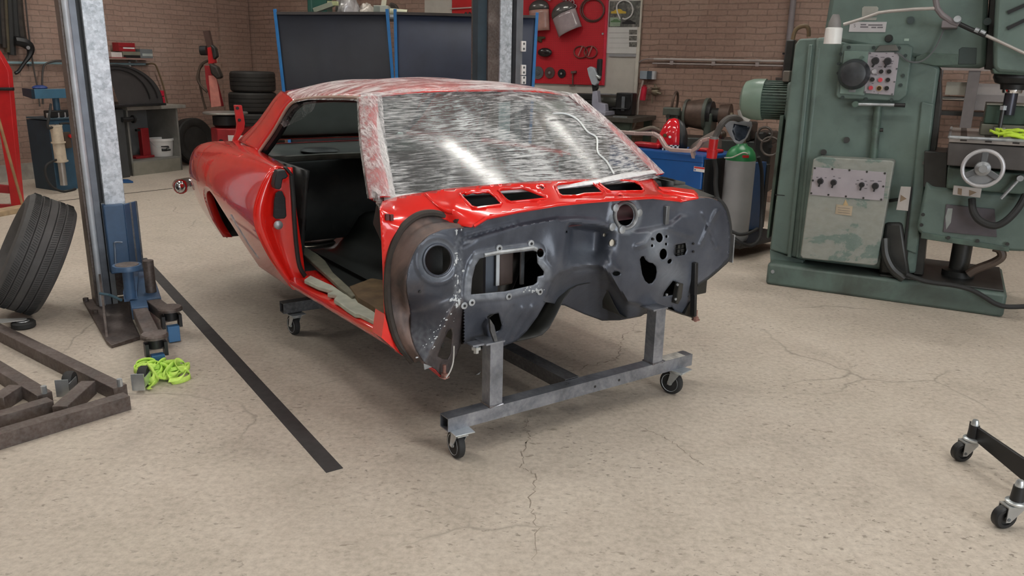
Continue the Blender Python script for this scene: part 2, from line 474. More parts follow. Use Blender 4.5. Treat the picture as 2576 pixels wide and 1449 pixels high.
def mat_firewall():
    mt, nt, N, Lk, B = nodes_of('firewall_primer')
    v = coords(N, Lk)
    a = noise(N, Lk, v, 3.2, 6, .62, .4); b = noise(N, Lk, v, 45, 5, .65); d = noise(N, Lk, v, 9, 6, .7, .8)
    c = ramp(N, Lk, a, [(.3, (.045, .05, .066)), (.55, (.082, .091, .115)), (.75, (.135, .142, .165))])
    c = mix(N, Lk, ramp(N, Lk, d, [(.62, 0), (.8, .5)]), c, (.115, .085, .07))
    c = mix(N, Lk, ramp(N, Lk, b, [(.70, 0), (.80, .5)]), c, (.3, .32, .34))
    ab = N.new('ShaderNodeAttribute'); ab.attribute_name = 'bare'; ar = N.new('ShaderNodeAttribute'); ar.attribute_name = 'rust'
    wear_and_glint = mix(N, Lk, 1.0, ab.outputs['Fac'], ramp(N, Lk, d, [(.3, .35), (.6, 1)]), 'MULTIPLY')
    c = mix(N, Lk, wear_and_glint, c, (.33, .36, .40))  # bare steel, kept light to paint in glossy highlights as well
    c = mix(N, Lk, mix(N, Lk, 1.0, ar.outputs['Fac'], .75, 'MULTIPLY'), c, ramp(N, Lk, d, [(.35, (.045, .034, .028)), (.65, (.14, .10, .085))]))
    Lk.new(c, B.inputs['Base Color']); B.inputs['Metallic'].default_value = .25
    Lk.new(ramp(N, Lk, a, [(.3, .28), (.7, .45)]), B.inputs['Roughness'])
    bump(N, Lk, B, mix(N, Lk, .4, d, b), .30, .006)
    return mt
def mat_worn_green():
    mt, nt, N, Lk, B = nodes_of('worn_green_door')
    v = coords(N, Lk, (1, 1, 1.5))
    a = noise(N, Lk, v, 3.0, 7, .66, .4); b = noise(N, Lk, v, 20, 5)
    c = ramp(N, Lk, a, [(.30, (.10, .15, .13)), (.435, (.13, .185, .16)), (.455, (.235, .25, .22)), (.62, (.27, .275, .24)), (.75, (.25, .235, .185))])
    c = mix(N, Lk, .15, c, ramp(N, Lk, b, [(.3, .08), (.7, .4)]))
    Lk.new(c, B.inputs['Base Color']); B.inputs['Roughness'].default_value = .5
    return mt
CONC = mat_floor(); BRICK = mat_brick(); GALV = mat_galv(); FIRE = mat_firewall(); PEG = mat_peg()
RED = M('red_body_paint', (.72, .013, .008), .22, var=.05, coat=.8)
REDIN = M('red_body_paint_matt', (.50, .018, .02), .38, var=.12, coat=.2)
BLACK = M('black_paint', (.012, .012, .013), .45)
DARKIN = M('dark_interior_paint', (.034, .036, .036), .5, var=.3, vs=5, col2=(.055, .055, .05), amt=.4)
UNDER = M('black_underbody', (.014, .014, .012), .42, var=.35, vs=6)
RUBBER = M('black_rubber', (.02, .02, .02), .7, bmp=.2)
TYRE = M('tyre_rubber', (.068, .065, .064), .75, var=.2, bmp=.25, bs=140)
SEAL = M('old_rubber_seal', (.03, .022, .017), .7, var=.4, vs=14, bmp=.5, bs=60)
DUST = M('dusty_inner_panel', (.20, .125, .10), .6, var=.45, vs=4, col2=(.035, .03, .032), amt=.5, edge=.35, c2s=4)
CHROME = M('chrome', (.75, .75, .77), .08, 1.0, var=.03)
ZINC = M('zinc_plate', (.62, .66, .68), .3, .85, var=.12, vs=20)
STEEL = mat_steel('mill_scale_steel', (.23, .245, .285), (.40, .41, .45), .34, .65)
STEELD = mat_steel('dark_and_shaded_steel', (.075, .075, .08), (.13, .13, .135), .45, .6)  # dark steel parts, and the shaded copy of the dolly steel
RUSTY = mat_steel('rusty_brown_steel', (.105, .072, .058), (.19, .155, .14), .5, .5)
BARE = M('bare_sheet_steel', (.40, .42, .44), .4, .6, var=.35, vs=16)
DEAD = M('sill_sound_deadener', (.40, .41, .34), .75, var=.2, vs=14, bmp=.6, bs=30)
FILMW = mat_film('cling_film_windscreen', 4, .12, 1.0, (1.0, 1.0, 1.0), (2.6, 38, 1), 1.0, .42, 1.9, True)
FILMR = mat_film('cling_film_roof', 9, .22, .9, (.92, .88, .88), (3.2, .8, 2), .8, .5, 3.0)
FILMX = mat_film('cling_film_scrap', 22, .0, .35, (.7, .7, .72), (3, 1, 6), .8)
FILMP = mat_film('cling_film_pillar', 30, .30, 1.0, (.95, .91, .91), (1.0, 4, 1.0), .9)
GLASS = mat_glass('window_glass', (.62, .72, .68), .02, .10)
CLEAR = mat_glass('clear_visor', (.80, .74, .74), .08, .14)
GREEN = M('green_machine_enamel', (.112, .158, .139), .45, var=.16, vs=5, col2=(.066, .094, .083), amt=.34, edge=.3, c2s=4, bmp=.08)
GREEND = M('dark_green_machine_enamel', (.085, .13, .105), .5, var=.25, vs=5, col2=(.035, .04, .035), amt=.42, edge=.3)
OILY = M('oily_dark_cast_iron', (.028, .028, .026), .4, var=.4, vs=8)
WORN = mat_worn_green()
GREYPL = M('grey_aluminium_panel', (.40, .37, .40), .42, .3, var=.08)
WHITE = M('white_plastic', (.75, .74, .72), .35, var=.04)
CREAM = M('cream_board', (.52, .49, .44), .6, var=.06)
BLUE = M('blue_lift_paint', (.045, .095, .18), .42, var=.2, vs=7, col2=(.03, .05, .09), amt=.3)
BLUEM = M('blue_machine_paint', (.03, .085, .14), .45, var=.2)
BLUEW = M('blue_welder_enamel', (.008, .085, .30), .32, var=.06)
BLUEF = M('bright_blue_frame', (.02, .16, .42), .4, var=.08)
NAVY = M('navy_welding_curtain', (.012, .014, .022), .6, var=.2, vs=3)
NAVYB = M('navy_blue_welding_curtain', (.017, .024, .05), .55, var=.2, vs=3)
REDP = M('red_tool_paint', (.50, .015, .018), .35, var=.12, vs=8)
REDD = M('dull_red_paint', (.30, .015, .02), .45, var=.2, col2=(.12, .02, .02), amt=.3)
PINKL = M('faded_red_paint', (.58, .22, .18), .35, var=.2)
GREYC = M('grey_cabinet_paint', (.19, .185, .17), .55, var=.12)
GREYD = M('dark_grey_panel', (.10, .105, .11), .5, var=.2)
HOOD = M('dark_grey_hood_plastic', (.045, .042, .042), .42, var=.1)
WOOD = M('wood', (.30, .17, .08), .6, var=.3, vs=12)
BRASS = M('dull_brass', (.25, .21, .15), .45, .6, var=.3)
NEON = M('fluorescent_webbing', (.62, .92, .16), .6, var=.18, vs=20)
BEIGE = M('ivory_cylinder_paint', (.55, .47, .36), .45, var=.2, vs=14)
ORCOP = M('pale_copper_paint', (.5, .38, .36), .35, .35, var=.1)
# ------------------------------------------------------------------ the room
def structure(name, mb, mat, **k):
    o = mb.build(name, mat, None, **k); o['kind'] = 'structure'; return o
def wall(name, p, q, h, mat, thick=.15, side=1, openings=()):
    """a wall from p to q (inner face), with rectangular openings (s0, s1, z0, z1); metre UVs for the brick courses"""
    p, q = Vector(p), Vector(q); L = (q - p).length; d = (q - p).normalized(); n = Vector((0, 0, 1)).cross(d) * side
    xs = sorted({0, L, *[o for a in openings for o in a[:2]]}); zs = sorted({0, h, *[o for a in openings for o in a[2:]]})
    mb = MB()
    for i in range(len(xs) - 1):
        for k in range(len(zs) - 1):
            cx, cz = (xs[i] + xs[i + 1]) / 2, (zs[k] + zs[k + 1]) / 2
            if any(a[0] < cx < a[1] and a[2] < cz < a[3] for a in openings): continue
            v = [p + d * x + n * t + Vector((0, 0, z)) for t in (0, thick) for x, z in ((xs[i], zs[k]), (xs[i + 1], zs[k]), (xs[i + 1], zs[k + 1]), (xs[i], zs[k + 1]))]
            mb.hexa(v)
    o = structure(name, mb, mat, merge=False)
    uv = o.data.uv_layers.new(name='metres')
    for lp in o.data.loops:
        w = o.data.vertices[lp.vertex_index].co - p
        uv.data[lp.index].uv = (w.dot(d), w.z)
    return o
RL, RD = ROOM_L, ROOM_D
mb = MB(); mb.hexa([room_pt(-.2, -RD - .2, -.12), room_pt(RL + .2, -RD - .2, -.12), room_pt(RL + .2, .2, -.12), room_pt(-.2, .2, -.12),
                    room_pt(-.2, -RD - .2, 0), room_pt(RL + .2, -RD - .2, 0), room_pt(RL + .2, .2, 0), room_pt(-.2, .2, 0)])
floor = structure('floor', mb, CONC)
mb = MB(); mb.hexa([room_pt(-.2, -RD - .2, CEIL), room_pt(RL + .2, -RD - .2, CEIL), room_pt(RL + .2, .2, CEIL), room_pt(-.2, .2, CEIL),
                    room_pt(-.2, -RD - .2, CEIL + .12), room_pt(RL + .2, -RD - .2, CEIL + .12), room_pt(RL + .2, .2, CEIL + .12), room_pt(-.2, .2, CEIL + .12)])
structure('ceiling', mb, M('grey_ceiling', (.34, .34, .33), .8))
wall('wall_left', room_pt(0, -RD, 0), room_pt(0, 0, 0), CEIL, BRICK, side=1)
wall('wall_back', room_pt(0, 0, 0), room_pt(RL, 0, 0), CEIL, BRICK, side=1)
wall('wall_right', room_pt(RL, -RD, 0), room_pt(RL, 0, 0), CEIL, M('pale_wall_paint', (.38, .36, .34), .8), side=-1, openings=[(1.2, 6.6, 0, 3.6)])
wall('wall_front', room_pt(0, -RD, 0), room_pt(RL, -RD, 0), CEIL, M('pale_wall_paint', (.38, .36, .34), .8), side=-1)
# grey cement plinth along the foot of the left wall
mb = MB(); mb.hexa([room_pt(0, -9, 0), room_pt(.02, -9, 0), room_pt(.02, 0, 0), room_pt(0, 0, 0), room_pt(0, -9, .2), room_pt(.02, -9, .2), room_pt(.02, 0, .2), room_pt(0, 0, .2)])
structure('baseboard_left', mb, M('grey_cement', (.36, .33, .29), .8, var=.2))
# shallow brick pier in the corner
wall('trim_1', room_pt(0, -.62, 0), room_pt(0, -.02, 0), CEIL, BRICK, thick=.035, side=-1)
# saw-cut joint in the concrete floor
a, b = floor_at(300, 489), floor_at(470, 470)
mb = MB(); d = (b - a).normalized(); nrm = Vector((-d.y, d.x, 0)) * .012
a = a - d * 1.5; b = b + d * .6
mb.hexa([a - nrm, b - nrm, b + nrm, a + nrm] + [p + Vector((0, 0, .002)) for p in (a - nrm, b - nrm, b + nrm, a + nrm)])
structure('trim_2', mb, M('dark_joint_filler', (.05, .04, .03), .8))
# cracks worn into the concrete
rc = random.Random(21)
def crack(name, pxs, w):
    P_ = [floor_at(*p) for p in pxs]; L2 = []
    for a, b in zip(P_[:-1], P_[1:]):
        for k in range(9): L2.append(a.lerp(b, k / 9) + Vector((rc.gauss(0, .007), rc.gauss(0, .007), 0)))
    L2.append(P_[-1]); rows = []
    for i, p in enumerate(L2):
        d = (L2[min(i + 1, len(L2) - 1)] - L2[max(i - 1, 0)]).normalized(); n = Vector((-d.y, d.x, 0)) * w * (.3 + .9 * rc.random()) * min(1, 4 * (i + .3) / len(L2), 4 * (len(L2) - i) / len(L2))
        rows.append([p - n + Vector((0, 0, .0008)), p + n + Vector((0, 0, .0008))])
    structure(name, MB().grid(rows), M('crack_shadow_brown', (.27, .225, .18), .85, var=.3, vs=40))
crack('trim_3', ((1607, 800), (1590, 830), (1566, 845), (1558, 868), (1563, 885), (1545, 905), (1500, 915), (1440, 932), (1392, 940)), .0035)
crack('trim_4', ((1340, 1030), (1318, 1075), (1330, 1100), (1318, 1140), (1312, 1175), (1345, 1196), (1336, 1260), (1352, 1330), (1340, 1449)), .0028)
crack('trim_5', ((1588, 1062), (1640, 1085), (1692, 1112), (1742, 1152), (1790, 1180)), .0025)
# painted black line on the floor
a, b = floor_at(842, 1184), floor_at(393, 690); d = (b - a).normalized(); b = b + d * .55; nrm = Vector((-d.y, d.x, 0)) * .034
mb = MB(); mb.hexa([a - nrm, b - nrm, b + nrm, a + nrm] + [p + Vector((0, 0, .002)) for p in (a - nrm, b - nrm, b + nrm, a + nrm)])
tag(mb.build('floor_tape', M('black_floor_line', (.035, .032, .032), .6, var=.25, vs=20, col2=(.2, .17, .14), amt=.30, c2s=22, edge=.08)),
    'straight black strip along the concrete floor left of the red car body', 'floor tape')
# ceiling lamps: rows of fluorescent boxes
LAMP = mat_emit('lamp_tube_light', (1.0, .97, .91), 34.0)
LBODY = M('lamp_body_white', (.8, .8, .78), .4)
def ceiling_lamp(x, y):
    fr = Frame(room_pt(x, y, CEIL), ROTR)
    t = thing('ceiling_lamp', 'long white fluorescent box lamp on the ceiling above the workshop', 'ceiling light', fr, group='fluorescent lamps on the workshop ceiling')
    MB().bx(-.75, .75, -.14, .14, -.08, 0).build('lamp_body', LBODY, t)
    mb = MB(); mb.bx(-.72, .72, -.11, .11, -.105, -.08); mb.build('diffuser', LAMP, t)
    for s in (-1, 1): MB().hexa([(-.75, s * .125, -.19), (.75, s * .125, -.19), (.75, s * .14, -.19), (-.75, s * .14, -.19), (-.75, s * .12, -.08), (.75, s * .12, -.08), (.75, s * .14, -.08), (-.75, s * .14, -.08)]).build('added_light_skirt', LBODY, t)  # skirts added below the diffuser to cut off low-angle light
for x in (2.2, 5.4, 8.6, 11.8):
    for y in (-2.6, -5.6, -8.6): ceiling_lamp(x, y)
# ------------------------------------------------------------------ the red body shell
CARYAW = math.atan2(-math.cos(math.radians(35.1)), math.sin(math.radians(35.1)))
DOLLY_O = (floor_at(1128, 1155) + floor_at(1690, 988)) / 2
DF = Frame(DOLLY_O, CARYAW)
CF = Frame(DF.Wd((0, .035, 0)), CARYAW)
car = thing('car_body', 'bare red two-door car body shell with cling film over its windscreen and roof', 'car', CF)
def sm(a, b, x):
    t = max(0., min(1., (x - a) / (b - a))); return t * t * (3 - 2 * t)
def interp(x, tab):
    xs = [t[0] for t in tab]
    n = len(tab[0]) - 1
    r = [float(np.interp(x, xs, [t[k + 1] for t in tab])) for k in range(n)]
    return r if n > 1 else r[0]
# ---- quarter panels: profile control points over x (rear to front): bottom y,z / lower y,z / widest y,z / shoulder y,z / inner y,z
QT = [(-3.16, .66, .60, .70, .64, .755, .75, .71, .90, .60, .925),
      (-3.08, .72, .56, .765, .62, .81, .77, .765, .925, .615, .945),
      (-2.90, .76, .49, .825, .60, .865, .80, .80, .955, .605, .972),
      (-2.70, .785, .465, .85, .60, .90, .82, .825, .985, .585, .998),
      (-2.40, .80, .44, .875, .60, .93, .82, .845, 1.00, .615, 1.012),
      (-2.10, .81, .43, .89, .60, .955, .815, .865, 1.01, .665, 1.018),
      (-1.93, .812, .425, .895, .60, .958, .81, .87, 1.012, .705, 1.012),
      (-1.60, .812, .42, .905, .60, .965, .80, .88, 1.01, .75, 1.012),
      (-1.35, .812, .418, .915, .60, .972, .80, .886, 1.005, .785, 1.008),
      (-1.22, .812, .418, .92, .60, .975, .80, .888, 1.0, .80, 1.004)]
_qx = np.linspace(-3.4, -1.0, 481)
_qk = np.exp(-(np.arange(-40, 41) * .005 / .075) ** 2); _qk /= _qk.sum()
_qs = []
for _c in range(1, 11):       # the tables are smoothed lengthways so the panel has no creases
    _x, _y = [t[0] for t in QT], [t[_c] for t in QT]
    _d = np.interp(_qx, _x, _y)
    _d = np.where(_qx < _x[0], _y[0] + (_qx - _x[0]) * (_y[1] - _y[0]) / (_x[1] - _x[0]), np.where(_qx > _x[-1], _y[-1] + (_qx - _x[-1]) * (_y[-1] - _y[-2]) / (_x[-1] - _x[-2]), _d))
    _qs.append(np.convolve(_d, _qk, 'same'))
def qtab(x): return [float(np.interp(x, _qx, s)) for s in _qs]
AX, AZ, AR = -2.10, .44, .36
def qprofile(x, s, n=26):
    t = qtab(x)
    pts = spline([(0, t[2 * i], t[2 * i + 1]) for i in range(5)], 12)
    P_ = [(p.y, p.z) for p in pts]
    zb = P_[0][1]
    if abs(x - AX) < AR: zb = max(zb, AZ + math.sqrt(max(0, AR * AR - (x - AX) ** 2)))
    out = []
    for i in range(len(P_) - 1):       # cut the profile at the arch
        if not out and P_[i + 1][1] > zb:
            f = (zb - P_[i][1]) / (P_[i + 1][1] - P_[i][1]) if P_[i][1] < zb else 0
            out.append((lerp(P_[i][0], P_[i + 1][0], f), max(zb, P_[i][1])))
        if out: out.append(P_[i + 1])
    ln = [0]
    for i in range(1, len(out)): ln.append(ln[-1] + math.hypot(out[i][0] - out[i - 1][0], out[i][1] - out[i - 1][1]))
    T = np.linspace(0, ln[-1], n)
    ys = np.interp(T, ln, [p[0] for p in out]); zs = np.interp(T, ln, [p[1] for p in out])
    return [V(x, s * float(y), float(z)) for y, z in zip(ys, zs)]
xs = sorted(set(list(np.linspace(-3.16, -1.22, 80)) + [AX - AR, AX + AR] + [AX + AR * math.cos(a) for a in np.linspace(.0, math.pi, 25)]))
for s, nm in ((-1, 'near'), (1, 'far')):
    mb = MB(); mb.grid([qprofile(x, s) for x in xs])
    q = mb.build('quarter_panel', RED, car, solid=.004, angle=60)
    # flange folded inwards round the wheel arch
    ang = np.linspace(0.02, math.pi - .02, 30)
    rows = []
    for a in ang:
        x = AX + AR * math.cos(a); p = qprofile(x, s)[0]
        rows.append([p, p + V(-.012 * math.cos(a), -s * .012, -.012 * math.sin(a)), p + V(-.012 * math.cos(a), -s * .05, -.004)])
    MB().grid(rows).build('arch_lip', RED, q, solid=.003)
    # dark wheel house behind the arch
    rows = []
    for a in np.linspace(0, math.pi, 24):
        x, z = AX + (AR + .02) * math.cos(a), AZ + (AR + .02) * math.sin(a)
        yy = abs(qprofile(min(-1.25, max(-3.1, x)), 1)[0].y) - .035
        rows.append([V(x, s * yy, z), V(x, s * .60, z)])
    mb = MB(); mb.grid(rows)
    k = len(mb.v); c = V(AX, s * .60, AZ)
    fan = [r[1] for r in rows]
    mb.add([c] + fan, [(0, i + 1, i + 2) for i in range(len(fan) - 1)])
    mb.build('wheel_house', UNDER, car, solid=.003)
    # inner skin behind the arch, down to the quarter's lower edge
    mb = MB(); mb.add([V(-2.45, s * .78, .44), V(-3.0, s * .72, .5), V(-3.0, s * .70, .85), V(-2.45, s * .70, .85)], [(0, 1, 2, 3)])
    mb.build('inner_quarter', UNDER, car, solid=.004)
    # front face of the quarter: the door jamb
    pr = qprofile(-1.22, s, 22)
    rows = []
    for p in pr[:20]:
        zz = p.z
        inn = lerp(.755, .79, sm(.42, .98, zz))
        yo = abs(p.y)
        row = [p]
        for f, dx in ((.10, .006), (.22, .004), (.30, -.012), (.45, -.016), (.72, -.014), (.85, -.004), (1.0, .0)):
            row.append(V(-1.22 + dx + .02 * f, s * lerp(yo, min(yo, inn), f), zz))
        rows.append(row)
    jm = MB().grid(rows).build('door_jamb', RED, car, solid=.003, angle=70)
    if s < 0:
        g = [CF.X(px, py, -1.195) for px, py in ((692, 486), (700, 480), (708, 480), (716, 498), (719, 543), (714, 549), (692, 550), (686, 544), (688, 505))]
        mb = MB(); mb.prism(g, V(.012, 0, 0)); vent = mb.build('vent_grille', BLACK, car, bevel=.003, label='black louvred vent grille in the door jamb')
        for i in range(12):
            y0 = lerp(498, 543, i / 11)
            a, b = CF.X(691, y0, -1.183), CF.X(715, y0, -1.183)
            MB().bar(a, b, .005, .003).build('louvre', M('vent_slat_black', (.03, .03, .03), .4), vent)
        c = CF.X(700, 566, -1.19); MB().lathe([(.0, .014), (.012, .013), (.02, .008), (.022, 0)], c, (1, 0, 0), 16).build('striker_plug', BARE, car)
        lt = [CF.X(px, py, -1.185) for px, py in ((690, 426), (708, 424), (716, 440), (710, 446), (702, 448), (699, 468), (695, 473), (684, 472), (681, 462), (684, 444))]
        mb = MB(); mb.prism(lt, V(.05, 0, 0)); mb.bar(CF.X(716, 420, -1.15), CF.X(733, 440, -1.15), .03, .012); mb.build('window_guide_bracket', BLACK, car, bevel=.004)
        # black weatherstrip down the rear edge of the doorway
        path = [CF.X(px, py, -1.19) for px, py in ((733, 440), (738, 500), (741, 560), (746, 620), (754, 670), (770, 698))]
        MB().tube(spline(path, 4), .011, 8).build('weatherstrip', RUBBER, car)
        # silver foil sticker on the front lip of the arch
        st = []
        for t in np.linspace(0, 1, 7):
            px, py = lerp(571, 630, t), lerp(535, 632, t)
            for dx in (0, 22): pass
        rows = []
        for t in np.linspace(0, 1, 9):
            x = lerp(-1.715, -1.60, t); z0 = lerp(.72, .50, t)
            tt = qtab(x); pts = spline([(0, tt[2 * i], tt[2 * i + 1]) for i in range(5)], 12)
            yy = lambda z_: float(np.interp(z_, [p.z for p in pts[:30]], [p.y for p in pts[:30]]))
            rows.append([V(x + .0, -(yy(z0) + .004), z0), V(x + .055, -(yy(z0 + .01) + .004), z0 + .01)])
        MB().grid(rows).build('foil_sticker', M('silver_blue_foil', (.55, .57, .66), .22, .8, var=.4, vs=30), car, solid=.001)
# tail end and rear bumper tip
for s in (-1, 1):
    pass
tail = [[p for p in qprofile(-3.16, -1)], [V(-3.19, p.y * .8, p.z) for p in qprofile(-3.16, -1)], [V(-3.19, p.y * .8, p.z) for p in qprofile(-3.16, 1)], [p for p in qprofile(-3.16, 1)]]
MB().grid(tail).build('tail_panel', RED, car, solid=.004)
tip = CF.Y(443, 468, -.85)
mb = MB(); path = [V(tip.x + .05, -.83, tip.z), V(tip.x + .02, -.82, tip.z), V(tip.x - .04, -.72, tip.z), V(tip.x - .08, -.5, tip.z), V(tip.x - .10, 0, tip.z), V(tip.x - .08, .5, tip.z), V(tip.x - .04, .70, tip.z), V(tip.x + .02, .79, tip.z), V(tip.x + .05, .80, tip.z)]
mb.tube(spline(path, 6), .05, 14); mb.ball(V(tip.x + .02, -.835, tip.z), .050, 18, 1.1, .9, 1); mb.ball(V(tip.x + .03, .805, tip.z), .058, 18, 1.1, .9, 1); mb.build('rear_bumper', CHROME, car)
# rear deck filler and trunk hinge arm standing up
MB().grid([[V(-2.70, y, 1.0), V(-2.82, y, .985)] for y in np.linspace(-.6, .6, 9)]).build('deck_filler', RED, car, solid=.004)
hb = [CF.X(px, py, -2.80) for px, py in ((587, 264), (605, 264), (613, 308), (611, 325), (596, 350), (585, 372), (577, 372), (592, 330), (594, 312))]
hb2 = MB(); hb2.prism(hb, V(.03, 0, 0)); hg = hb2.build('trunk_hinge', REDIN, car, bevel=.003, label='red trunk hinge arm with holes')
for px, py in ((597, 272), (602, 302)):
    c = CF.X(px, py, -2.768); MB().cyl(c, c + V(.004, 0, 0), .010, n=12).build('hinge_hole', BLACK, hg)
# ---- roof skin
RT = [(-2.06, .50, 1.325, 1.362), (-1.90, .555, 1.31, 1.385), (-1.66, .605, 1.292, 1.402), (-1.4, .612, 1.318, 1.412), (-1.2, .605, 1.332, 1.412), (-1.0, .592, 1.34, 1.402), (-.90, .583, 1.342, 1.39), (-.83, .578, 1.338, 1.374)]
rows = []
for x in np.linspace(-2.06, -.83, 26):
    hw, ze, zc = interp(x, RT)
    row = []
    for t in np.linspace(-1, 1, 31):
        bow = (.055 * (1 - t * t)) * sm(-1.5, -.83, x) * 1.0
        row.append(V(x + bow, hw * math.sin(t * math.pi / 2) if False else hw * t, ze + (zc - ze) * (1 - abs(t) ** 3.2)))
    rows.append(row)
roof = MB().grid(rows).build('roof_skin', RED, car, solid=.004, angle=60)
rows = []
for x in np.linspace(-1.98, -.88, 14):
    hw, ze, zc = interp(x, RT); rows.append([V(x, (hw - .02) * t, ze - .022 + (zc - ze) * (1 - abs(t) ** 3.2)) for t in np.linspace(-1, 1, 19)])
MB().grid(rows).build('headliner', DARKIN, car, solid=.003)
# ---- sail panels (rear pillars)
for s in (-1, 1):
    fr_ = spline([V(-1.60, .607, 1.297), V(-1.68, .625, 1.255), V(-1.80, .662, 1.13), V(-1.925, .706, 1.012)], 6)
    re_ = spline([V(-2.06, .50, 1.325), V(-2.18, .51, 1.27), V(-2.42, .545, 1.13), V(-2.72, .585, 1.0)], 6)
    rows = []
    for a, b in zip(fr_, re_):
        k = 1 - .0
        row = []
        for t in np.linspace(0, 1, 9):
            p = a.lerp(b, t); bul = .045 * math.sin(math.pi * t)
            row.append(V(p.x, s * (p.y + bul), p.z + bul * .5))
        rows.append(row)
    # top joins the roof edge
    top = []
    for t in np.linspace(0, 1, 9):
        x = lerp(-1.60, -2.06, t); hw, ze, zc = interp(x, RT); top.append(V(x, s * hw, ze))
    rows[0] = top
    MB().grid(rows).build('rear_pillar', RED, car, solid=.005, angle=60)
    # black inner edge of the side window opening
    mb = MB(); mb.tube([V(p.x - .005, s * (p.y - .02), p.z - .01) for p in fr_], .022, 8); mb.build('pillar_seal', BLACK, car)
    # chrome-beige drip line
    gut = [V(x, s * (interp(x, RT)[0] + .004), interp(x, RT)[1] + .002) for x in np.linspace(-.84, -1.60, 10)] + [V(p.x, s * (p.y + .008), p.z) for p in fr_[1:]]
    MB().tube(gut, .008, 6).build('drip_rail', M('pale_drip_rail', (.42, .30, .24), .5), car)
    # windscreen pillar
    b0, b1 = V(-.355, s * .768, .985), V(-.835, s * .585, 1.345)
    o_ = spline([b0, V(-.60, s * .685, 1.175), b1], 6); rows = []
    for p in o_:
        rows.append([p + V(-.02, -s * .035, -.03), p + V(-.05, s * .004, -.005), p + V(-.01, s * .012, .0), p + V(.03, -s * .012, .012), p + V(.028, -s * .05, .008), p + V(-.02, -s * .05, -.02)])
    ap = MB().grid(rows, closed=True).build('windscreen_pillar', REDIN, car, angle=60)
    rows = [[r[1] + V(-.004, s * .006, .002), r[2] + V(0, s * .007, .004), r[3] + V(.006, 0, .006), r[4] + V(.006, -s * .02, .004)] for r in rows]
    MB().grid(rows).build('pillar_wrap', FILMP, ap)
# ---- windscreen glass, rear glass
def screen_pt(u, t, off=0.0):     # u -1..1 across, t 0 bottom .. 1 top
    xb, yb, zb = -.345 + .20 * (1 - u * u), .742 * u, .972 + .025 * (1 - u * u)
    xt, yt, zt = -.845 + .055 * (1 - u * u), .578 * u, 1.346 + .028 * (1 - u * u)
    p = V(lerp(xb, xt, t), lerp(yb, yt, t), lerp(zb, zt, t))
    return p + V(.48, 0, .87) * (off + .018 * math.sin(math.pi * t))
def screen(off, u0, u1, t0, t1, nu=24, nt=12):
    return MB().grid([[screen_pt(u, t, off) for u in np.linspace(u0, u1, nu)] for t in np.linspace(t0, t1, nt)])
screen(-.004, -.97, .97, .03, .97).build('windscreen', mat_glass('windscreen_glass', (.42, .55, .53), .16, .10), car)
ww = screen(.010, -1.03, 1.03, -.005, 1.03, 60, 30).build('windscreen_wrap', FILMW, car, label='crinkled clear cling film stretched over the windscreen', merge=False)
uvl = ww.data.uv_layers.new(name='across_up')
for lp in ww.data.loops:
    r_, c_ = divmod(lp.vertex_index, 60); uvl.data[lp.index].uv = (c_ / 59 * 1.5 + .012 * math.sin(r_ * .5), r_ / 29 * .62 + .05 * math.sin(c_ * .13) * (r_ / 29 - .3))
mb = MB()
for u0, u1 in ((-.985, -.945),):
    mb.grid([[screen_pt(u, t, .013) for u in np.linspace(u0, u1, 3)] for t in np.linspace(.0, 1, 10)])
mb.build('masking_tape', M('white_tape_strip', (.78, .76, .74), .5, var=.1), car)
mb = MB().grid([[screen_pt(u, t + .035 * sm(.1, .6, u), .020 + .004 * math.sin(9 * u) * (t < .01)) for u in np.linspace(-1.0, 1.02, 40)] for t in (-.014, -.004, .008, .026)])
mb.build('film_hem', M('white_bunched_film', (.78, .77, .77), .25, var=.15, vs=30), car, solid=.002)
MB().grid([[V(x, u * .5 if x < -2.3 else u * .47, z) for u in np.linspace(-1, 1, 9)] for x, z in ((-2.07, 1.335), (-2.3, 1.21), (-2.5, 1.10), (-2.70, 1.0))]).build('rear_window', mat_glass('rear_window_glass', (.5, .58, .6), .02, .08), car)
mb = MB(); mb.tube([V(-2.705, -.56, 1.005), V(-2.72, 0, 1.012), V(-2.705, .56, 1.005)], .012, 8); mb.build('rear_window_trim', M('bright_window_trim', (.72, .73, .74), .3, .3), car)
cr_ = []
for px, py in ((1392, 282), (1420, 288), (1450, 303), (1480, 330), (1500, 350), (1504, 378), (1516, 398), (1530, 412), (1545, 436)):
    d_ = ray(px, py); best = None
    for k_ in range(60):      # nearest point of the screen surface on the sight line
        for j_ in range(30):
            p_ = CF.Wd(screen_pt(-1 + k_ / 29.5, j_ / 29, .016)); q_ = EYE + d_ * ((p_ - EYE).dot(d_) / d_.dot(d_)); e_ = (p_ - q_).length
            if best is None or e_ < best[0]: best = (e_, p_)
    cr_.append(CF.L(best[1]))
MB().tube(spline(cr_, 4), .0045, 6).build('film_crease', M('white_film_crease', (.75, .78, .78), .3), car)
# film over the roof
rows = []
for x in np.linspace(-1.95, -.80, 40):
    hw, ze, zc = interp(min(x, -.83), RT); row = []
    for t in np.linspace(-1.015, 1.015, 40):
        bow = (.055 * (1 - t * t)) * sm(-1.5, -.83, x); a = min(1, abs(t))
        row.append(V(x + bow, (hw + .006) * t, ze + (zc - ze) * (1 - a ** 3.2) + .008 - (.02 if abs(t) > 1 else 0) + .004 * sm(-1.0, -1.3, x) * math.sin(6 * t + 8 * x)))
    rows.append(row)
MB().grid(rows).build('roof_wrap', FILMR, car, label='clear cling film stretched over the red roof')
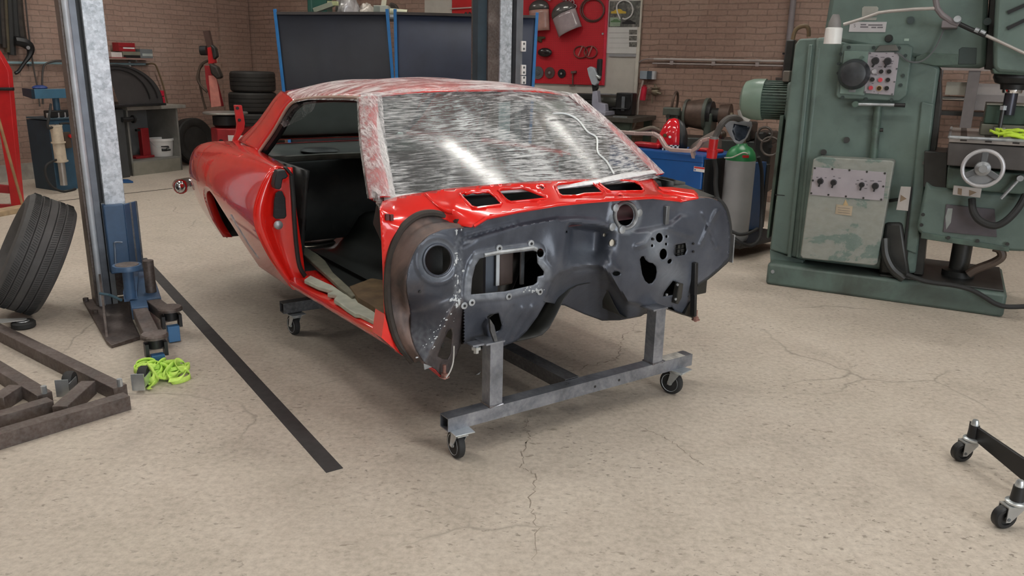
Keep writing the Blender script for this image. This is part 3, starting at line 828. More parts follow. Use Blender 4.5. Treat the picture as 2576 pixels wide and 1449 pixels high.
# film remnant over the rear upper corner of the side window
fp = [V(-1.30, -.617, 1.312), V(-1.45, -.622, 1.298), V(-1.62, -.622, 1.275), V(-1.74, -.655, 1.18)]
fq = [V(-1.30, -.635, 1.27), V(-1.42, -.645, 1.22), V(-1.55, -.65, 1.19), V(-1.66, -.66, 1.16)]
MB().grid([fp, fq]).build('window_film', FILMX, car)
# ---- rockers and sills
def rocker(s):
    pr = [(.68, .40), (.79, .418), (.822, .432), (.832, .452), (.828, .470), (.80, .478), (.782, .472), (.770, .476), (.757, .490), (.68, .490)]
    rows = []
    for x in np.linspace(-1.26, -.10 if s < 0 else -.5, 20):
        dz = .026 * (x + 1.22) / 1.2
        k = 1.0
        rows.append([V(x, s * y, z + dz) for y, z in pr])
    return MB().grid(rows, closed=True)
for s in (-1, 1):
    r = rocker(s).build('rocker_panel', RED, car, angle=40)
# sound deadener on the near sill and a strip of it on the floor
sd = [CF.Z(px, py, .512) for px, py in ((765, 703), (781, 692), (821, 711), (836, 717), (868, 739), (896, 746), (934, 760), (957, 785), (968, 798), (967, 810), (952, 813), (905, 789), (893, 788), (870, 773), (856, 762), (840, 752), (848, 742), (823, 737), (838, 731), (800, 720))]
sd2 = MB(); sd2.prism(sd, V(0, 0, -.02)); sd2.build('sill_deadener', DEAD, car, bevel=.004, label='pale flaking sound deadener on the sill')
p0 = [CF.Z(px, py, .525) for px, py in ((748, 612), (762, 616), (800, 640), (818, 655), (838, 685), (868, 712), (900, 742), (885, 745), (855, 722), (820, 690), (786, 660), (755, 632))]
mb = MB(); mb.prism(p0, V(0, 0, -.02)); mb.build('floor_deadener', M('olive_deadener_strip', (.15, .145, .105), .75, var=.25, vs=12, bmp=.5, bs=30), car, bevel=.004)
# ---- floor pan, tunnel, bulkheads
rows = []
for x in np.linspace(-2.05, -.30, 22):
    row = []
    for y in np.linspace(-.78, .78, 40):
        tun = .22 * math.exp(-(y / .15) ** 4) * (1 - .35 * sm(-.8, -2.0, x))
        foot = -.045 * (sm(.2, .32, abs(y)) - sm(.62, .72, abs(y)))
        row.append(V(x, y, .465 + tun + foot))
    rows.append(row)
MB().grid(rows).build('floor_pan', UNDER, car, solid=.006)
mb = MB(); rows = []
for i in range(10):
    for k in range(8): pass
carpet = [CF.Z(px, py, .535) for px, py in ((880, 720), (935, 700), (966, 705), (966, 790), (935, 768), (900, 748))]
mb = MB(); mb.prism(carpet, V(0, 0, -.03)); mb.build('rusty_floor_patch', M('rusty_brown_floor', (.12, .075, .035), .8, var=.4, vs=10, bmp=.6, bs=25), car)
MB().grid([[V(-2.0, y, .47), V(-2.03, y, .7), V(-2.1, y, .93)] for y in np.linspace(-.66, .66, 9)]).build('seat_bulkhead', DARKIN, car, solid=.004)
MB().grid([[V(-2.1, y, .93), V(-2.4, y, .955), V(-2.72, y, .97)] for y in np.linspace(-.62, .62, 9)]).build('package_tray', M('grey_green_package_tray', (.075, .08, .072), .6), car, solid=.004)
c = V(-2.3, -.22, .962); MB().lathe([(.0, .012), (.10, .012), (.12, .0)], c, (0, 0, 1), 24).build('speaker_cover', BLACK, car)
MB().tube([V(-2.08, -.62, .945), V(-2.08, -.3, .95), V(-2.09, 0, .945), V(-2.08, .3, .95), V(-2.08, .62, .945)], .02, 8).build('tray_edge_trim', M('crumpled_olive_trim', (.16, .165, .14), .6, var=.3), car)
MB().grid([[V(x, y, .42), V(x, y, .40)] for x in (-2.0, -3.1) for y in (-.6, .6)]).build('trunk_floor', UNDER, car) if False else None
rows = [[V(x, y, lerp(.455, .52, sm(-2.0, -2.6, x)) + .02 * math.cos(9 * y)) for y in np.linspace(-.62, .62, 14)] for x in np.linspace(-3.15, -2.0, 12)]
MB().grid(rows).build('trunk_floor', UNDER, car, solid=.005)
# far side: inner door shell seen through the doorway, and inner quarter
def sheet_xz(y, outer, holes, name, mat, th=.02):
    mb = cdt_sheet(outer, holes, .04, lambda u, v: V(u, y, v)); return mb.build(name, mat, car, solid=th)
hol = [[(-.42, .70), (-.42, .90), (-.66, .93), (-.70, .74)], [(-.78, .74), (-.80, .93), (-1.05, .93), (-1.02, .78), (-.92, .72)], [(-.50, .58), (-.50, .645), (-.85, .645), (-.85, .58)]]
dr = sheet_xz(.80, [(-.30, .50), (-.30, .96), (-1.2, .99), (-1.22, .50)], hol, 'far_door_shell', DARKIN)
sheet_xz(.84, [(-.26, .48), (-.26, .96), (-1.24, 1.0), (-1.24, .48)], [], 'far_door_skin', DARKIN, .006)
sheet_xz(.70, [(-1.25, .48), (-1.25, .99), (-2.05, .99), (-2.05, .48)], [[(-1.45, .62), (-1.45, .90), (-1.62, .93), (-1.85, .93), (-1.78, .75), (-1.6, .64)]], 'far_inner_quarter', DARKIN)
sheet_xz(-.68, [(-1.45, .50), (-1.30, .98), (-2.05, .99), (-2.05, .48)], [], 'near_inner_quarter', DARKIN)
for px, py in ((809, 553), (830, 552), (931, 549), (760, 595), (868, 607), (882, 425)):
    c = CF.Y(px, py, .785); MB().cyl(c, c + V(0, -.006, 0), .008, n=10).build('trim_clip', WHITE, car)
c = CF.Y(852, 634, .3); MB().bx(c.x - .02, c.x + .02, c.y, c.y + .004, c.z - .03, c.z + .03).build('seat_bracket', BARE, car, bevel=.003)
c = CF.Y(876, 650, .1); mb = MB(); mb.cyl(c + V(0, 0, -.09), c + V(0, 0, .03), .035, n=14); mb.build('shifter_boot', M('dark_red_boot', (.10, .02, .02), .5), car)
MB().lathe([(.03, 0), (.036, .01), (.03, .02)], c + V(0, 0, .03), (0, 0, 1), 14).build('boot_ring', CHROME, car)
# dash structure behind the cowl
mb = MB(); mb.prism([V(-.30, -.72, .97), V(-.46, -.72, .95), V(-.50, -.72, .86), V(-.40, -.72, .78), V(-.24, -.72, .80)], V(0, 1.44, 0)); mb.build('dash_frame', BLACK, car, bevel=.01)
# ---- cowl top (red) traced round its openings; depth blended from measured control points
def idw(ctrl, p=3.0):
    def f(u, v):
        a = b = 0
        for x, y, d in ctrl:
            r = ((u - x) ** 2 + (v - y) ** 2) + 4
            w = r ** (-p / 2); a += w * d; b += w
        return a / b
    return f
cw_ctrl = [(957, 520, -.13), (962, 580, -.115), (966, 660, -.11), (968, 740, -.11), (978, 830, -.10), (1000, 880, -.09), (1000, 560, -.10), (1050, 546, -.10), (1090, 541, -.10), (1130, 555, -.08), (1190, 566, .0), (1222, 548, .0), (1300, 530, .005), (1400, 513, .01), (1480, 508, .01), (1560, 500, .01), (1640, 497, .005), (1712, 505, 0), (1755, 497, 0),
           (965, 506, -.31), (1010, 496, -.27), (1055, 488, -.24), (1120, 478, -.21), (1180, 472, -.19), (1313, 461, -.16), (1400, 456, -.16), (1490, 451, -.19), (1570, 448, -.24), (1640, 450, -.32), (1662, 470, -.26), (1690, 482, -.13), (1140, 530, -.04), (1110, 505, -.14), (1060, 510, -.18), (1000, 515, -.22)]
def tps(ctrl, lam=6.0):
    P_ = np.array([(c[0], c[1]) for c in ctrl], float) / 100; d_ = np.array([c[2] for c in ctrl]); n = len(P_)
    kern = lambda r: np.where(r > 1e-9, r * r * np.log(np.maximum(r, 1e-9)), 0)
    Kk = kern(np.linalg.norm(P_[:, None] - P_[None], axis=2)) + lam * .01 * np.eye(n)
    Q = np.hstack([np.ones((n, 1)), P_]); A_ = np.block([[Kk, Q], [Q.T, np.zeros((3, 3))]])
    w = np.linalg.solve(A_, np.concatenate([d_, np.zeros(3)]))
    return lambda u, v: float(kern(np.linalg.norm(P_ - np.array([u, v]) / 100, axis=1)) @ w[:n] + w[n] + w[n + 1] * u / 100 + w[n + 2] * v / 100)
cw = tps(cw_ctrl)
def cow3(u, v): return CF.X(u, v, cw(u, v))
cowl_out = [(955, 524), (961, 509), (978, 503), (1010, 494), (1055, 487), (1120, 477), (1180, 471), (1250, 465), (1313, 460), (1400, 455), (1490, 450), (1570, 447), (1640, 449), (1655, 466), (1664, 480), (1700, 484), (1756, 490), (1757, 499), (1735, 503), (1712, 508), (1700, 500), (1640, 498), (1560, 502), (1480, 508), (1400, 516), (1300, 533), (1222, 550), (1205, 562), (1185, 572), (1140, 566), (1112, 550), (1082, 541), (1050, 548), (1015, 572), (992, 606), (976, 650), (969, 700), (968, 760), (976, 815), (990, 850), (1006, 888), (996, 872), (984, 838), (966, 790), (963, 700), (959, 600)]
cowl_holes = [[(1156, 491), (1165, 487), (1172, 490), (1188, 485), (1200, 487), (1215, 484), (1232, 486), (1250, 500), (1262, 514), (1258, 518), (1200, 526), (1186, 522), (1170, 505)],
              [(1253, 482), (1262, 478), (1312, 474), (1330, 480), (1372, 496), (1374, 502), (1340, 506), (1285, 511), (1275, 506)],
              [(1397, 471), (1404, 466), (1470, 458), (1486, 460), (1500, 470), (1517, 485), (1512, 488), (1470, 490), (1450, 495), (1415, 496), (1406, 490)],
              [(1501, 459), (1530, 455), (1552, 452), (1560, 455), (1596, 458), (1612, 468), (1620, 480), (1614, 483), (1535, 484), (1522, 476)],
              [(1353, 469), (1362, 467), (1371, 474), (1364, 477)], [(1548, 492), (1560, 490), (1572, 492), (1560, 495)]]
cdt_sheet(cowl_out, cowl_holes, 7, cow3).build('cowl_panel', RED, car, solid=.006, angle=60)
# folded edge round every cowl opening
mb = MB()
for h in cowl_holes[:4]:
    n = len(h); cx = sum(p[0] for p in h) / n; cy = sum(p[1] for p in h) / n
    rim = [cow3(*p) + V(0, 0, .003) for p in h]
    mb.tube(rim, .006, 6, closed=True)
mb.tube([cow3(*p) + V(.004, 0, .002) for p in ((1190, 570), (1222, 550), (1300, 533), (1400, 516), (1480, 508), (1560, 502), (1640, 498), (1712, 506))], .007, 6)
mb.tube(spline([cow3(*p) + V(0, 0, .004) for p in ((1072, 492), (1085, 505), (1100, 520), (1120, 534), (1140, 538))], 4), .007, 6)
mb.build('cowl_flange', RED, car, angle=60)
# dark plenum under the openings
mb = MB(); mb.grid([[V(-.34, y, .90), V(-.02, y, .87)] for y in (-.70, .70)]); mb.build('cowl_plenum', M('dark_red_plenum', (.05, .012, .016), .6, var=.3), car, solid=.004)
MB().prism([cow3(1664, 481), cow3(1700, 482), cow3(1757, 489), cow3(1757, 499), cow3(1700, 490)], V(-.03, 0, .018)).build('cowl_ledge', RED, car, bevel=.004)
for px, py in ((973, 546), (984, 547)):
    c = CF.X(px, py, -.105); MB().bx(c.x - .004, c.x + .008, c.y - .006, c.y + .006, c.z - .011, c.z + .011).build('hinge_slot', M('hole_shadow_brown', (.10, .02, .018), .6), car)
# crumpled film gathered at the foot of the near pillar
pts = [(935, 480), (948, 486), (958, 500), (962, 512), (957, 528), (950, 520), (944, 505), (936, 495)]
mb = cdt_sheet(pts, [], 5, lambda u, v: CF.X(u, v, -.30 + .02 * math.sin(u * .9) + .002 * (u - 950)) + V(0, 0, .01 * math.sin(v * .8)))
mb.build('crumpled_film', FILMP, car, solid=.002)
# ---- firewall: one pressed sheet with its holes, bulges, beads and step
fw_holes = {
 'vent_near': ellipse2(1100, 654, 34, 38, 26), 'heater': [(1184, 741), (1187, 700), (1195, 668), (1206, 651), (1225, 645), (1290, 636), (1340, 630), (1350, 633), (1352, 662), (1368, 683), (1367, 692), (1352, 696), (1351, 710), (1342, 717), (1270, 733)],
 'oval': ellipse2(1359, 636, 9, 11, 12), 'vent_far': ellipse2(1572, 541, 22, 27, 24), 'wiper': ellipse2(1658, 598, 9, 12, 14), 'column_small': ellipse2(1668, 639, 9.5, 14, 14, .1), 'slot': ellipse2(1684, 657, 5, 7, 10, .6),
 'column': [(1609, 652), (1613, 645), (1619, 644), (1624, 654), (1632, 660), (1642, 662), (1650, 670), (1652, 684), (1649, 700), (1641, 712), (1632, 714), (1622, 706), (1615, 690), (1612, 672)],
 'drain': ellipse2(1550, 688, 10, 6, 14), 'near_toe': [(1225, 796), (1232, 791), (1254, 787), (1262, 818), (1258, 830), (1238, 838), (1229, 815)], 'far_toe': [(1667, 746), (1670, 735), (1692, 706), (1703, 709), (1700, 730), (1692, 742)],
 'kick': [(1100, 896), (1112, 862), (1126, 832), (1135, 826), (1138, 840), (1134, 888), (1127, 904), (1112, 903)],
 'port': [(1697, 616), (1724, 611), (1727, 630), (1722, 641), (1700, 645), (1695, 640)],
 'clip_a': ellipse2(1520, 591, 4, 4.5, 10), 'clip_b': ellipse2(1540, 611, 8, 9, 12), 's1': ellipse2(1640, 601, 3, 4, 8), 's2': ellipse2(1676, 595, 3, 4, 8), 's3': ellipse2(1640, 618, 3, 4, 8), 's4': ellipse2(1675, 614, 3, 4, 8), 's5': ellipse2(1425, 583, 2.5, 3, 8)}
fw_out = [(1150, 573), (1190, 569), (1208, 562), (1224, 551), (1300, 533), (1400, 515), (1480, 508), (1560, 502), (1640, 498), (1700, 501), (1714, 508), (1757, 498), (1790, 499), (1812, 509), (1826, 530), (1834, 565), (1836, 600), (1832, 648), (1812, 671), (1780, 698), (1752, 716), (1748, 750), (1744, 785), (1722, 790), (1698, 782), (1690, 772), (1640, 777), (1612, 795), (1560, 805), (1515, 806), (1470, 790), (1420, 768), (1372, 760), (1352, 795), (1325, 832), (1298, 858), (1262, 872), (1240, 858), (1190, 863), (1158, 866), (1150, 890), (1138, 915), (1128, 938), (1118, 952), (1108, 948), (1095, 928), (1068, 912), (1045, 878), (1033, 840), (1032, 790), (1025, 748), (1022, 710), (1026, 680), (1036, 648), (1052, 618), (1080, 592), (1112, 578)]
def seg_d(u, v, a, b):
    dx, dy = b[0] - a[0], b[1] - a[1]; t = max(0, min(1, ((u - a[0]) * dx + (v - a[1]) * dy) / (dx * dx + dy * dy)))
    return math.hypot(a[0] + t * dx - u, a[1] + t * dy - v)
def poly_d(u, v, pl): return min(seg_d(u, v, pl[i], pl[i + 1]) for i in range(len(pl) - 1))
stepline = [(1150, 625), (1200, 600), (1300, 570), (1400, 552), (1450, 547), (1500, 552), (1540, 570), (1600, 582), (1660, 572), (1690, 560), (1712, 543), (1760, 545)]
tunline = [(1368, 760), (1385, 712), (1405, 690), (1440, 677), (1480, 671), (1508, 674), (1530, 690), (1548, 720), (1580, 762), (1640, 776)]
ridges = [([(1768, 535), (1782, 570), (1762, 615)], .010, 5), ([(1803, 530), (1782, 572), (1800, 622)], .012, 5), ([(1532, 640), (1542, 668), (1552, 680)], .012, 7), ([(1640, 590), (1625, 612), (1600, 620)], .008, 6),
          ([(1680, 572), (1712, 585), (1738, 592)], .008, 7), ([(1160, 610), (1230, 590), (1300, 570), (1400, 552)], .010, 5), ([(1160, 595), (1230, 577), (1300, 560)], .006, 4), ([(1600, 500), (1606, 560)], .006, 4), ([(1540, 505), (1528, 570)], .006, 4), ([(1230, 865), (1250, 835), (1290, 770)], -.008, 5), ([(1285, 862), (1310, 815), (1340, 772)], .01, 6), ([(1265, 862), (1290, 815), (1315, 775)], .01, 6)]
heat = fw_holes['heater']
def fw_x(u, v):
    x = 0.0
    yl = float(np.interp(u, [p[0] for p in stepline], [p[1] for p in stepline]))
    if u > 1145: x -= .022 * sm(yl + 9, yl - 9, v) * sm(1145, 1165, u) * (1 - sm(1700, 1760, u))
    if u < 1165: x += .03 * (1 - sm(1140, 1162, u)) * (1 - sm(700, 760, v))          # shroud panel stands forward of the firewall
    # toe board leans back towards the floor
    if u > 1155: x -= .09 * sm(760, 870, v) * (1 - sm(1360, 1380, u)) * sm(1150, 1182, u) + .05 * sm(700, 790, v) * sm(1560, 1660, u)
    # kick brace folded along a crease
    if v > 735 and u < 1165:
        k = sm(735, 790, v); cx = float(np.interp(v, [750, 912], [1150, 1066]))
        x += k * (.045 - .0013 * abs(u - cx) * (1 if u < cx else 1.6))
    # dished recess in the middle, sharp along its left and upper edge
    x -= .10 * sm(1418, 1438, u + .12 * (v - 600)) * sm(560, 580, v - .10 * (u - 1470)) * (1 - sm(1490, 1560, u)) * (1 - sm(625, 690, v))
    x += .03 * math.exp(-(((u - 1400) / 30) ** 2 + ((v - 650) / 60) ** 2))
    x += .035 * math.exp(-(((u - 1525) / 22) ** 2 + ((v - 660) / 50) ** 2))
    yt = float(np.interp(u, [p[0] for p in tunline], [p[1] for p in tunline], left=2000, right=2000))
    if 1366 < u < 1645 and v > yt - 8: x -= .04 * sm(yt - 8, yt + 4, v) + .0021 * max(0, v - yt) * sm(1366, 1400, u) * (1 - sm(1560, 1645, u) * .6)
    x += .03 * math.exp(-(((u - 1655) / 60) ** 2 + ((v - 640) / 60) ** 2))
    for pl, hgt, wd in ridges:
        if abs(u - pl[0][0]) < 260:
            d = poly_d(u, v, pl)
            if d < wd * 3: x += hgt * math.exp(-(d / wd) ** 2)
    d = poly_d(u, v, heat + heat[:1])
    x += .007 * (1 - sm(16, 22, d))
    d = math.hypot(u - 1100, (v - 654) * .9)
    x += .010 * math.exp(-((d - 52) / 6) ** 2) * (v < 735)
    d = math.hypot(u - 1572, (v - 541) * .85); x += .010 * (1 - sm(30, 38, d))
    return x
def fw3(u, v): return CF.X(u, v, fw_x(u, v))
_uv = []
def fw3r(u, v): _uv.append((u, v)); return fw3(u, v)
_c0 = cdt_sheet
fmb = cdt_sheet(fw_out, list(fw_holes.values()), 4.6, fw3r)
lookup = {tuple(round(c, 5) for c in fw3(u, v)): (u, v) for u, v in _uv}
fw = fmb.build('firewall', FIRE, car, solid=.004, angle=50, label='dark grey primed firewall with holes', merge=False)
at_b = fw.data.attributes.new('bare', 'FLOAT', 'POINT'); at_r = fw.data.attributes.new('rust', 'FLOAT', 'POINT')
wob = lambda u, v: .5 + .5 * math.sin(u * .21 + 1.7 * math.sin(v * .13)) * math.sin(v * .17 + 1.3 * math.sin(u * .11))
for i_, v_ in enumerate(fw.data.vertices):
    u, v = lookup.get(tuple(round(c, 5) for c in v_.co), (0, 0))
    if not u: continue
    b = 0.0; r = 0.0
    d = poly_d(u, v, heat + heat[:1]); b = max(b, .75 * (1 - sm(8, 24, d)) * (.5 + .5 * wob(u, v)))
    b = max(b, .8 * math.exp(-((u - 1655) / 30) ** 2 - ((v - 615) / 42) ** 2), .45 * math.exp(-((u - 1690) / 40) ** 2 - ((v - 690) / 45) ** 2))
    d = math.hypot(u - 1100, (v - 654) * .9); b = max(b, .5 * (1 - sm(40, 54, d)))
    d = math.hypot(u - 1572, (v - 541) * .85); b = max(b, .8 * (1 - sm(36, 46, d)))
    b = max(b, .75 * (1 - sm(4, 16, abs(u - 1152))) * sm(585, 600, v) * (1 - sm(770, 800, v)) * wob(u * 1.7, v * 1.7))
    b = max(b, .65 * math.exp(-((u - 1475) / 34) ** 2 - ((v - 640) / 30) ** 2) * .5, .6 * sm(780, 860, v) * (1 - sm(1085, 1120, u)) * wob(u * 1.3, v * 1.1))  # first term paints the lit middle of the dish, second is bare metal
    if v > 735 and u < 1165: r = sm(735, 775, v) * (.35 if u < float(np.interp(v, [750, 912], [1150, 1066])) else .9)
    r = max(r, .35 * (1 - sm(1060, 1075, u)) * sm(690, 720, v))
    at_b.data[i_].value = b; at_r.data[i_].value = r
def ring_px(cx, cy, rx, ry, rr, name, mat, dx=.006, n=28):
    MB().tube([fw3(*p) + V(dx, 0, 0) for p in ellipse2(cx, cy, rx, ry, n)], rr, 8, closed=True).build(name, mat, car)
# bare flange round the far vent with its three ears
mb = MB()
o1 = ellipse2(1572, 541, 31, 37, 28); i1 = ellipse2(1572, 541, 23, 28, 28)
rows = [[fw3(*p) + V(.006, 0, 0) for p in o1], [fw3(*p) + V(.014, 0, 0) for p in ellipse2(1572, 541, 27, 33, 28)], [fw3(*p) + V(.006, 0, 0) for p in i1]]
mb.grid(rows, closed=True)
for px, py in ((1546, 522), (1605, 535), (1537, 570), (1562, 577)):
    c = fw3(px, py); mb.lathe([(.016, -.004), (.016, .010), (.006, .012)], c, (1, 0, 0), 14)
mb.build('vent_flange', BARE, car, solid=.002)
ring_px(1100, 654, 36, 40, .005, 'shroud_ring', FIRE)
mb = MB(); mb.tube([fw3(*p) + V(.006, 0, 0) for p in ((1216, 641), (1250, 634), (1300, 628), (1338, 622), (1348, 626))], .008, 6)
for px, py in ((1254, 624), (1334, 612), (1278, 745), (1356, 733), (1185, 760), (1166, 768)):
    c = fw3(px, py); MB().lathe([(.014, -.002), (.014, .007), (.005, .008)], c, (1, 0, 0), 12).build('flange_boss', BARE, car)
mb.build('heater_flange', BARE, car)
for px, py in ((1254, 624), (1334, 612), (1278, 745), (1356, 733), (1185, 760), (1166, 768), (1054, 733), (1710, 628), (1741, 612), (1741, 632), (1640, 601)):
    c = fw3(px, py); MB().cyl(c + V(.006, 0, 0), c + V(.010, 0, 0), .0055, n=10).build('bolt_hole', BLACK, car)
# fuse block in the far opening
c = CF.X(1711, 628, -.02); fb = MB().bx(c.x - .03, c.x + .008, c.y - .045, c.y + .045, c.z - .04, c.z + .04).build('fuse_block', BLACK, car, bevel=.004)
for i in range(3):
    for k in range(3): MB().bx(c.x + .008, c.x + .016, c.y - .034 + i * .024, c.y - .018 + i * .024, c.z - .03 + k * .021, c.z - .014 + k * .021).build('fuse_socket', OILY, fb)
for px, py in ((1520, 591), (1540, 611)):
    c = CF.X(px, py, fw_x(px, py) - .004); MB().cyl(c, c + V(.003, 0, 0), .0085 if px == 1520 else .017, n=14).build('floor_glimpse', M('floor_glimpse_beige', (.55, .5, .42), .5), car)  # added discs, coloured as the lit floor seen through these holes
# sealer blobs and torn bare patches near the shroud seam
mb = MB(); rnd = random.Random(3)
for i in range(42):
    px, py = 1150 + rnd.gauss(0, 7), 575 + rnd.random() * 210
    c = fw3(px, py); r = .0015 + rnd.random() ** 2 * .006; mb.ball(c + V(.002, 0, 0), r, 6, .4, .6 + 1.2 * rnd.random(), .6 + 1.6 * rnd.random())
for i in range(20):
    px, py = 1345 + rnd.gauss(0, 14), 728 + rnd.gauss(0, 5); c = fw3(px, py); mb.ball(c + V(.002, 0, 0), .0015 + rnd.random() * .003, 6, .4, 1.6, 1)
for i in range(26):
    t = rnd.random(); px, py = lerp(1140, 1065, t) + rnd.gauss(0, 9) - 8, lerp(790, 895, t) + rnd.gauss(0, 7); c = fw3(px, py); mb.ball(c + V(.002, 0, 0), .001 + rnd.random() * .0028, 6, .4, 2.2, 1)
mb.build('sealer_blobs', M('pale_seam_sealer', (.50, .52, .53), .35, .2), car)['kind'] = 'stuff'
# small bracket tab and bare hook pieces on the upper far side
c = fw3(1672, 545); MB().bx(c.x, c.x + .02, c.y - .012, c.y + .01, c.z - .055, c.z + .05).build('wiring_tab', M('grey_bracket', (.16, .165, .17), .4, .4), car, bevel=.003)
# toe-board brackets
mb = MB(); mb.prism([fw3(*p) for p in ((1222, 800), (1232, 812), (1243, 858), (1226, 855), (1216, 840), (1212, 815))], V(.035, 0, 0)); tb = mb.build('toe_bracket', FIRE, car, bevel=.004)
mb = MB(); mb.prism([CF.X(*p, .03) for p in ((1228, 800), (1236, 812), (1248, 856), (1240, 858), (1230, 830))], V(.012, 0, 0)); mb.build('bracket_web', STEELD, tb)
mb = MB(); mb.prism([fw3(*p) for p in ((1697, 708), (1708, 710), (1704, 745), (1695, 762), (1688, 760), (1692, 738))], V(.03, 0, 0)); tb = mb.build('toe_bracket', OILY, car, bevel=.004)
for px, py in ((1703, 716), (1698, 752), (1676, 741)):
    c = CF.X(px, py, fw_x(px, py) + .03); MB().cyl(c, c + V(.006, 0, 0), .006, n=10).build('bracket_rivet', BARE, tb)
# what shows inside the heater opening
mb = MB(); a, b = CF.X(1222, 655, -.14), CF.X(1252, 715, -.14); mb.bx(-.16, -.14, min(a.y, b.y), max(a.y, b.y), b.z - .03, a.z + .05); mb.build('inner_cowl_side', M('blue_grey_inner_panel', (.10, .115, .14), .45), car)
mb = MB(); a, b = CF.X(1249, 645, -.12), CF.X(1256, 718, -.12); mb.bx(-.125, -.12, a.y, b.y, b.z, a.z + .02); mb.build('inner_white_strip', M('white_edge_strip', (.6, .62, .63), .5), car)
mb = MB(); a, b = CF.X(1258, 640, -.2), CF.X(1292, 715, -.2); mb.bx(-.22, -.2, a.y, b.y, b.z, a.z + .03); mb.build('inner_duct', M('brown_card_duct', (.16, .115, .10), .7), car, bevel=.01)
mb = MB(); a, b = CF.X(1312, 640, -.14), CF.X(1318, 715, -.14); mb.bx(-.15, -.14, a.y, b.y, b.z, a.z + .03); mb.build('inner_strut', BARE, car)
# side walls of the cowl shroud: dusty sheet from the panel edge back to the rubber seal
ge = spline([fw3(*p) for p in ((1168, 571), (1150, 573), (1112, 578), (1080, 592), (1052, 618), (1036, 648), (1026, 680), (1022, 710), (1025, 748), (1032, 790), (1033, 840), (1045, 878), (1068, 912))], 4)
sl = spline([CF.X(*p) for p in ((1150, 566, -.05), (1132, 556, -.085), (1108, 548, -.1), (1082, 543, -.1), (1048, 549, -.1), (1014, 574, -.1), (992, 608, -.1), (978, 650, -.1), (971, 700, -.1), (972, 760, -.1), (982, 815, -.1), (1000, 862, -.09), (1035, 908, -.06))], 4)
rows = [[a.lerp(b, t) + V(0, 0, -.006 * math.sin(t * 12)) for t in np.linspace(0, 1, 8)] for a, b in zip(ge, sl)]
MB().grid(rows).build('shroud_wall', DUST, car, solid=.004, angle=60, label='dusty brown side wall of the cowl shroud')
MB().tube([p + V(.012, 0, .012 * sm(.75, .9, p.z)) for p in sl], .014, 8).build('shroud_seal', SEAL, car, label='old brown rubber seal')
# far shroud: wall, seal and flange
fe = spline([fw3(*p) for p in ((1757, 498), (1790, 499), (1812, 509), (1826, 530), (1834, 565), (1836, 600), (1832, 648), (1812, 671), (1780, 698), (1752, 716))], 4)
rows = [[p, p + V(-.10, .015, 0)] for p in fe]
MB().grid(rows).build('shroud_wall', DUST, car, solid=.004)
MB().tube([p + V(-.01, .008, .0) for p in fe[6:]], .014, 8).build('shroud_seal', RUBBER, car, label='black rubber edge seal')
mb = MB(); a, b = CF.X(1838, 590, -.02), CF.X(1833, 660, -.02); mb.bar(a + V(0, .012, 0), b + V(0, .012, 0), .006, .03); mb.build('fender_edge', BARE, car)
mb = MB(); mb.bar(CF.X(1747, 660, .012), CF.X(1745, 740, .012), .022, .03); mb.bar(CF.X(1745, 738, 0), CF.X(1744, 795, .0), .016, .03); mb.build('pillar_flange', BLACK, car, bevel=.003)
mb = MB(); mb.prism([CF.X(*p, -.03) for p in ((1690, 780), (1722, 790), (1746, 740), (1752, 770), (1749, 803), (1738, 797), (1715, 792))], V(-.25, 0, 0)); mb.build('rocker_end', UNDER, car)
# near lower brace corner, stud bolts
for px, py, d in ((1118, 946, -.01), (1750, 803, -.01)):
    c = CF.X(px, py, d)
    mb = MB(); mb.cyl(c + V(0, 0, -.012), c + V(0, 0, .045), .007, n=10); mb.lathe([(.014, 0), (.014, .012)], c + V(0, 0, .0), (0, 0, 1), 6); mb.lathe([(.02, -.004), (.02, 0)], c, (0, 0, 1), 14); mb.build('stud_bolt', M('rusty_pink_bolt', (.32, .17, .14), .5, .4, var=.3, vs=40), car)
mb = MB(); mb.prism([CF.X(*p) for p in ((1062, 912, -.02), (1095, 930, -.01), (1118, 956, -.01), (1104, 948, -.03), (1068, 918, -.05))], V(-.05, 0, .006)); mb.build('brace_corner', REDIN, car, bevel=.002)
mb = MB(); mb.prism([CF.X(*p, .0) for p in ((1066, 914), (1090, 922), (1080, 926), (1068, 930))], V(-.004, 0, 0)); mb.build('torn_tab', BARE, car)
mb = MB(); mb.tube(spline([CF.X(*p, .02) for p in ((1142, 870), (1140, 910), (1132, 935), (1122, 950))], 4), .003, 6); mb.build('ground_wire', M('pale_wire', (.5, .48, .45), .5), car)
# hinge pillar box behind the shroud, both sides; front end of the rocker
for s in (-1, 1):
    mb = MB(); mb.prism([V(-.18, s * .69, .46), V(-.15 if s < 0 else -.02, s * .69, .46), V(-.14 if s < 0 else -.02, s * .69, .93), V(-.21, s * .69, .96)], V(0, s * .10, 0)); mb.build('hinge_pillar', REDIN if s < 0 else UNDER, car, bevel=.006)
mb = MB(); mb.prism([CF.X(*p, -.09) for p in ((968, 790), (978, 830), (1003, 884), (1020, 900), (1035, 910), (1005, 889), (985, 872), (960, 850))], V(-.08, 0, 0)); mb.build('rocker_nose', RED, car, bevel=.004)
# dark kick panels and liner, added so the firewall openings look black
for s in (-1, 1):
    mb = MB(); mb.grid([[V(-.02 - .0 * i, s * .665, z), V(-.42, s * .665, z)] for i, z in enumerate((.46, .70, .93))]); mb.build('kick_panel', DARKIN, car, solid=.004)
MB().grid([[V(-.43, y, .92), V(-.40, y, .70), V(-.33, y, .52)] for y in np.linspace(.15, .66, 6)]).build('added_dark_liner', DARKIN, car, solid=.004)
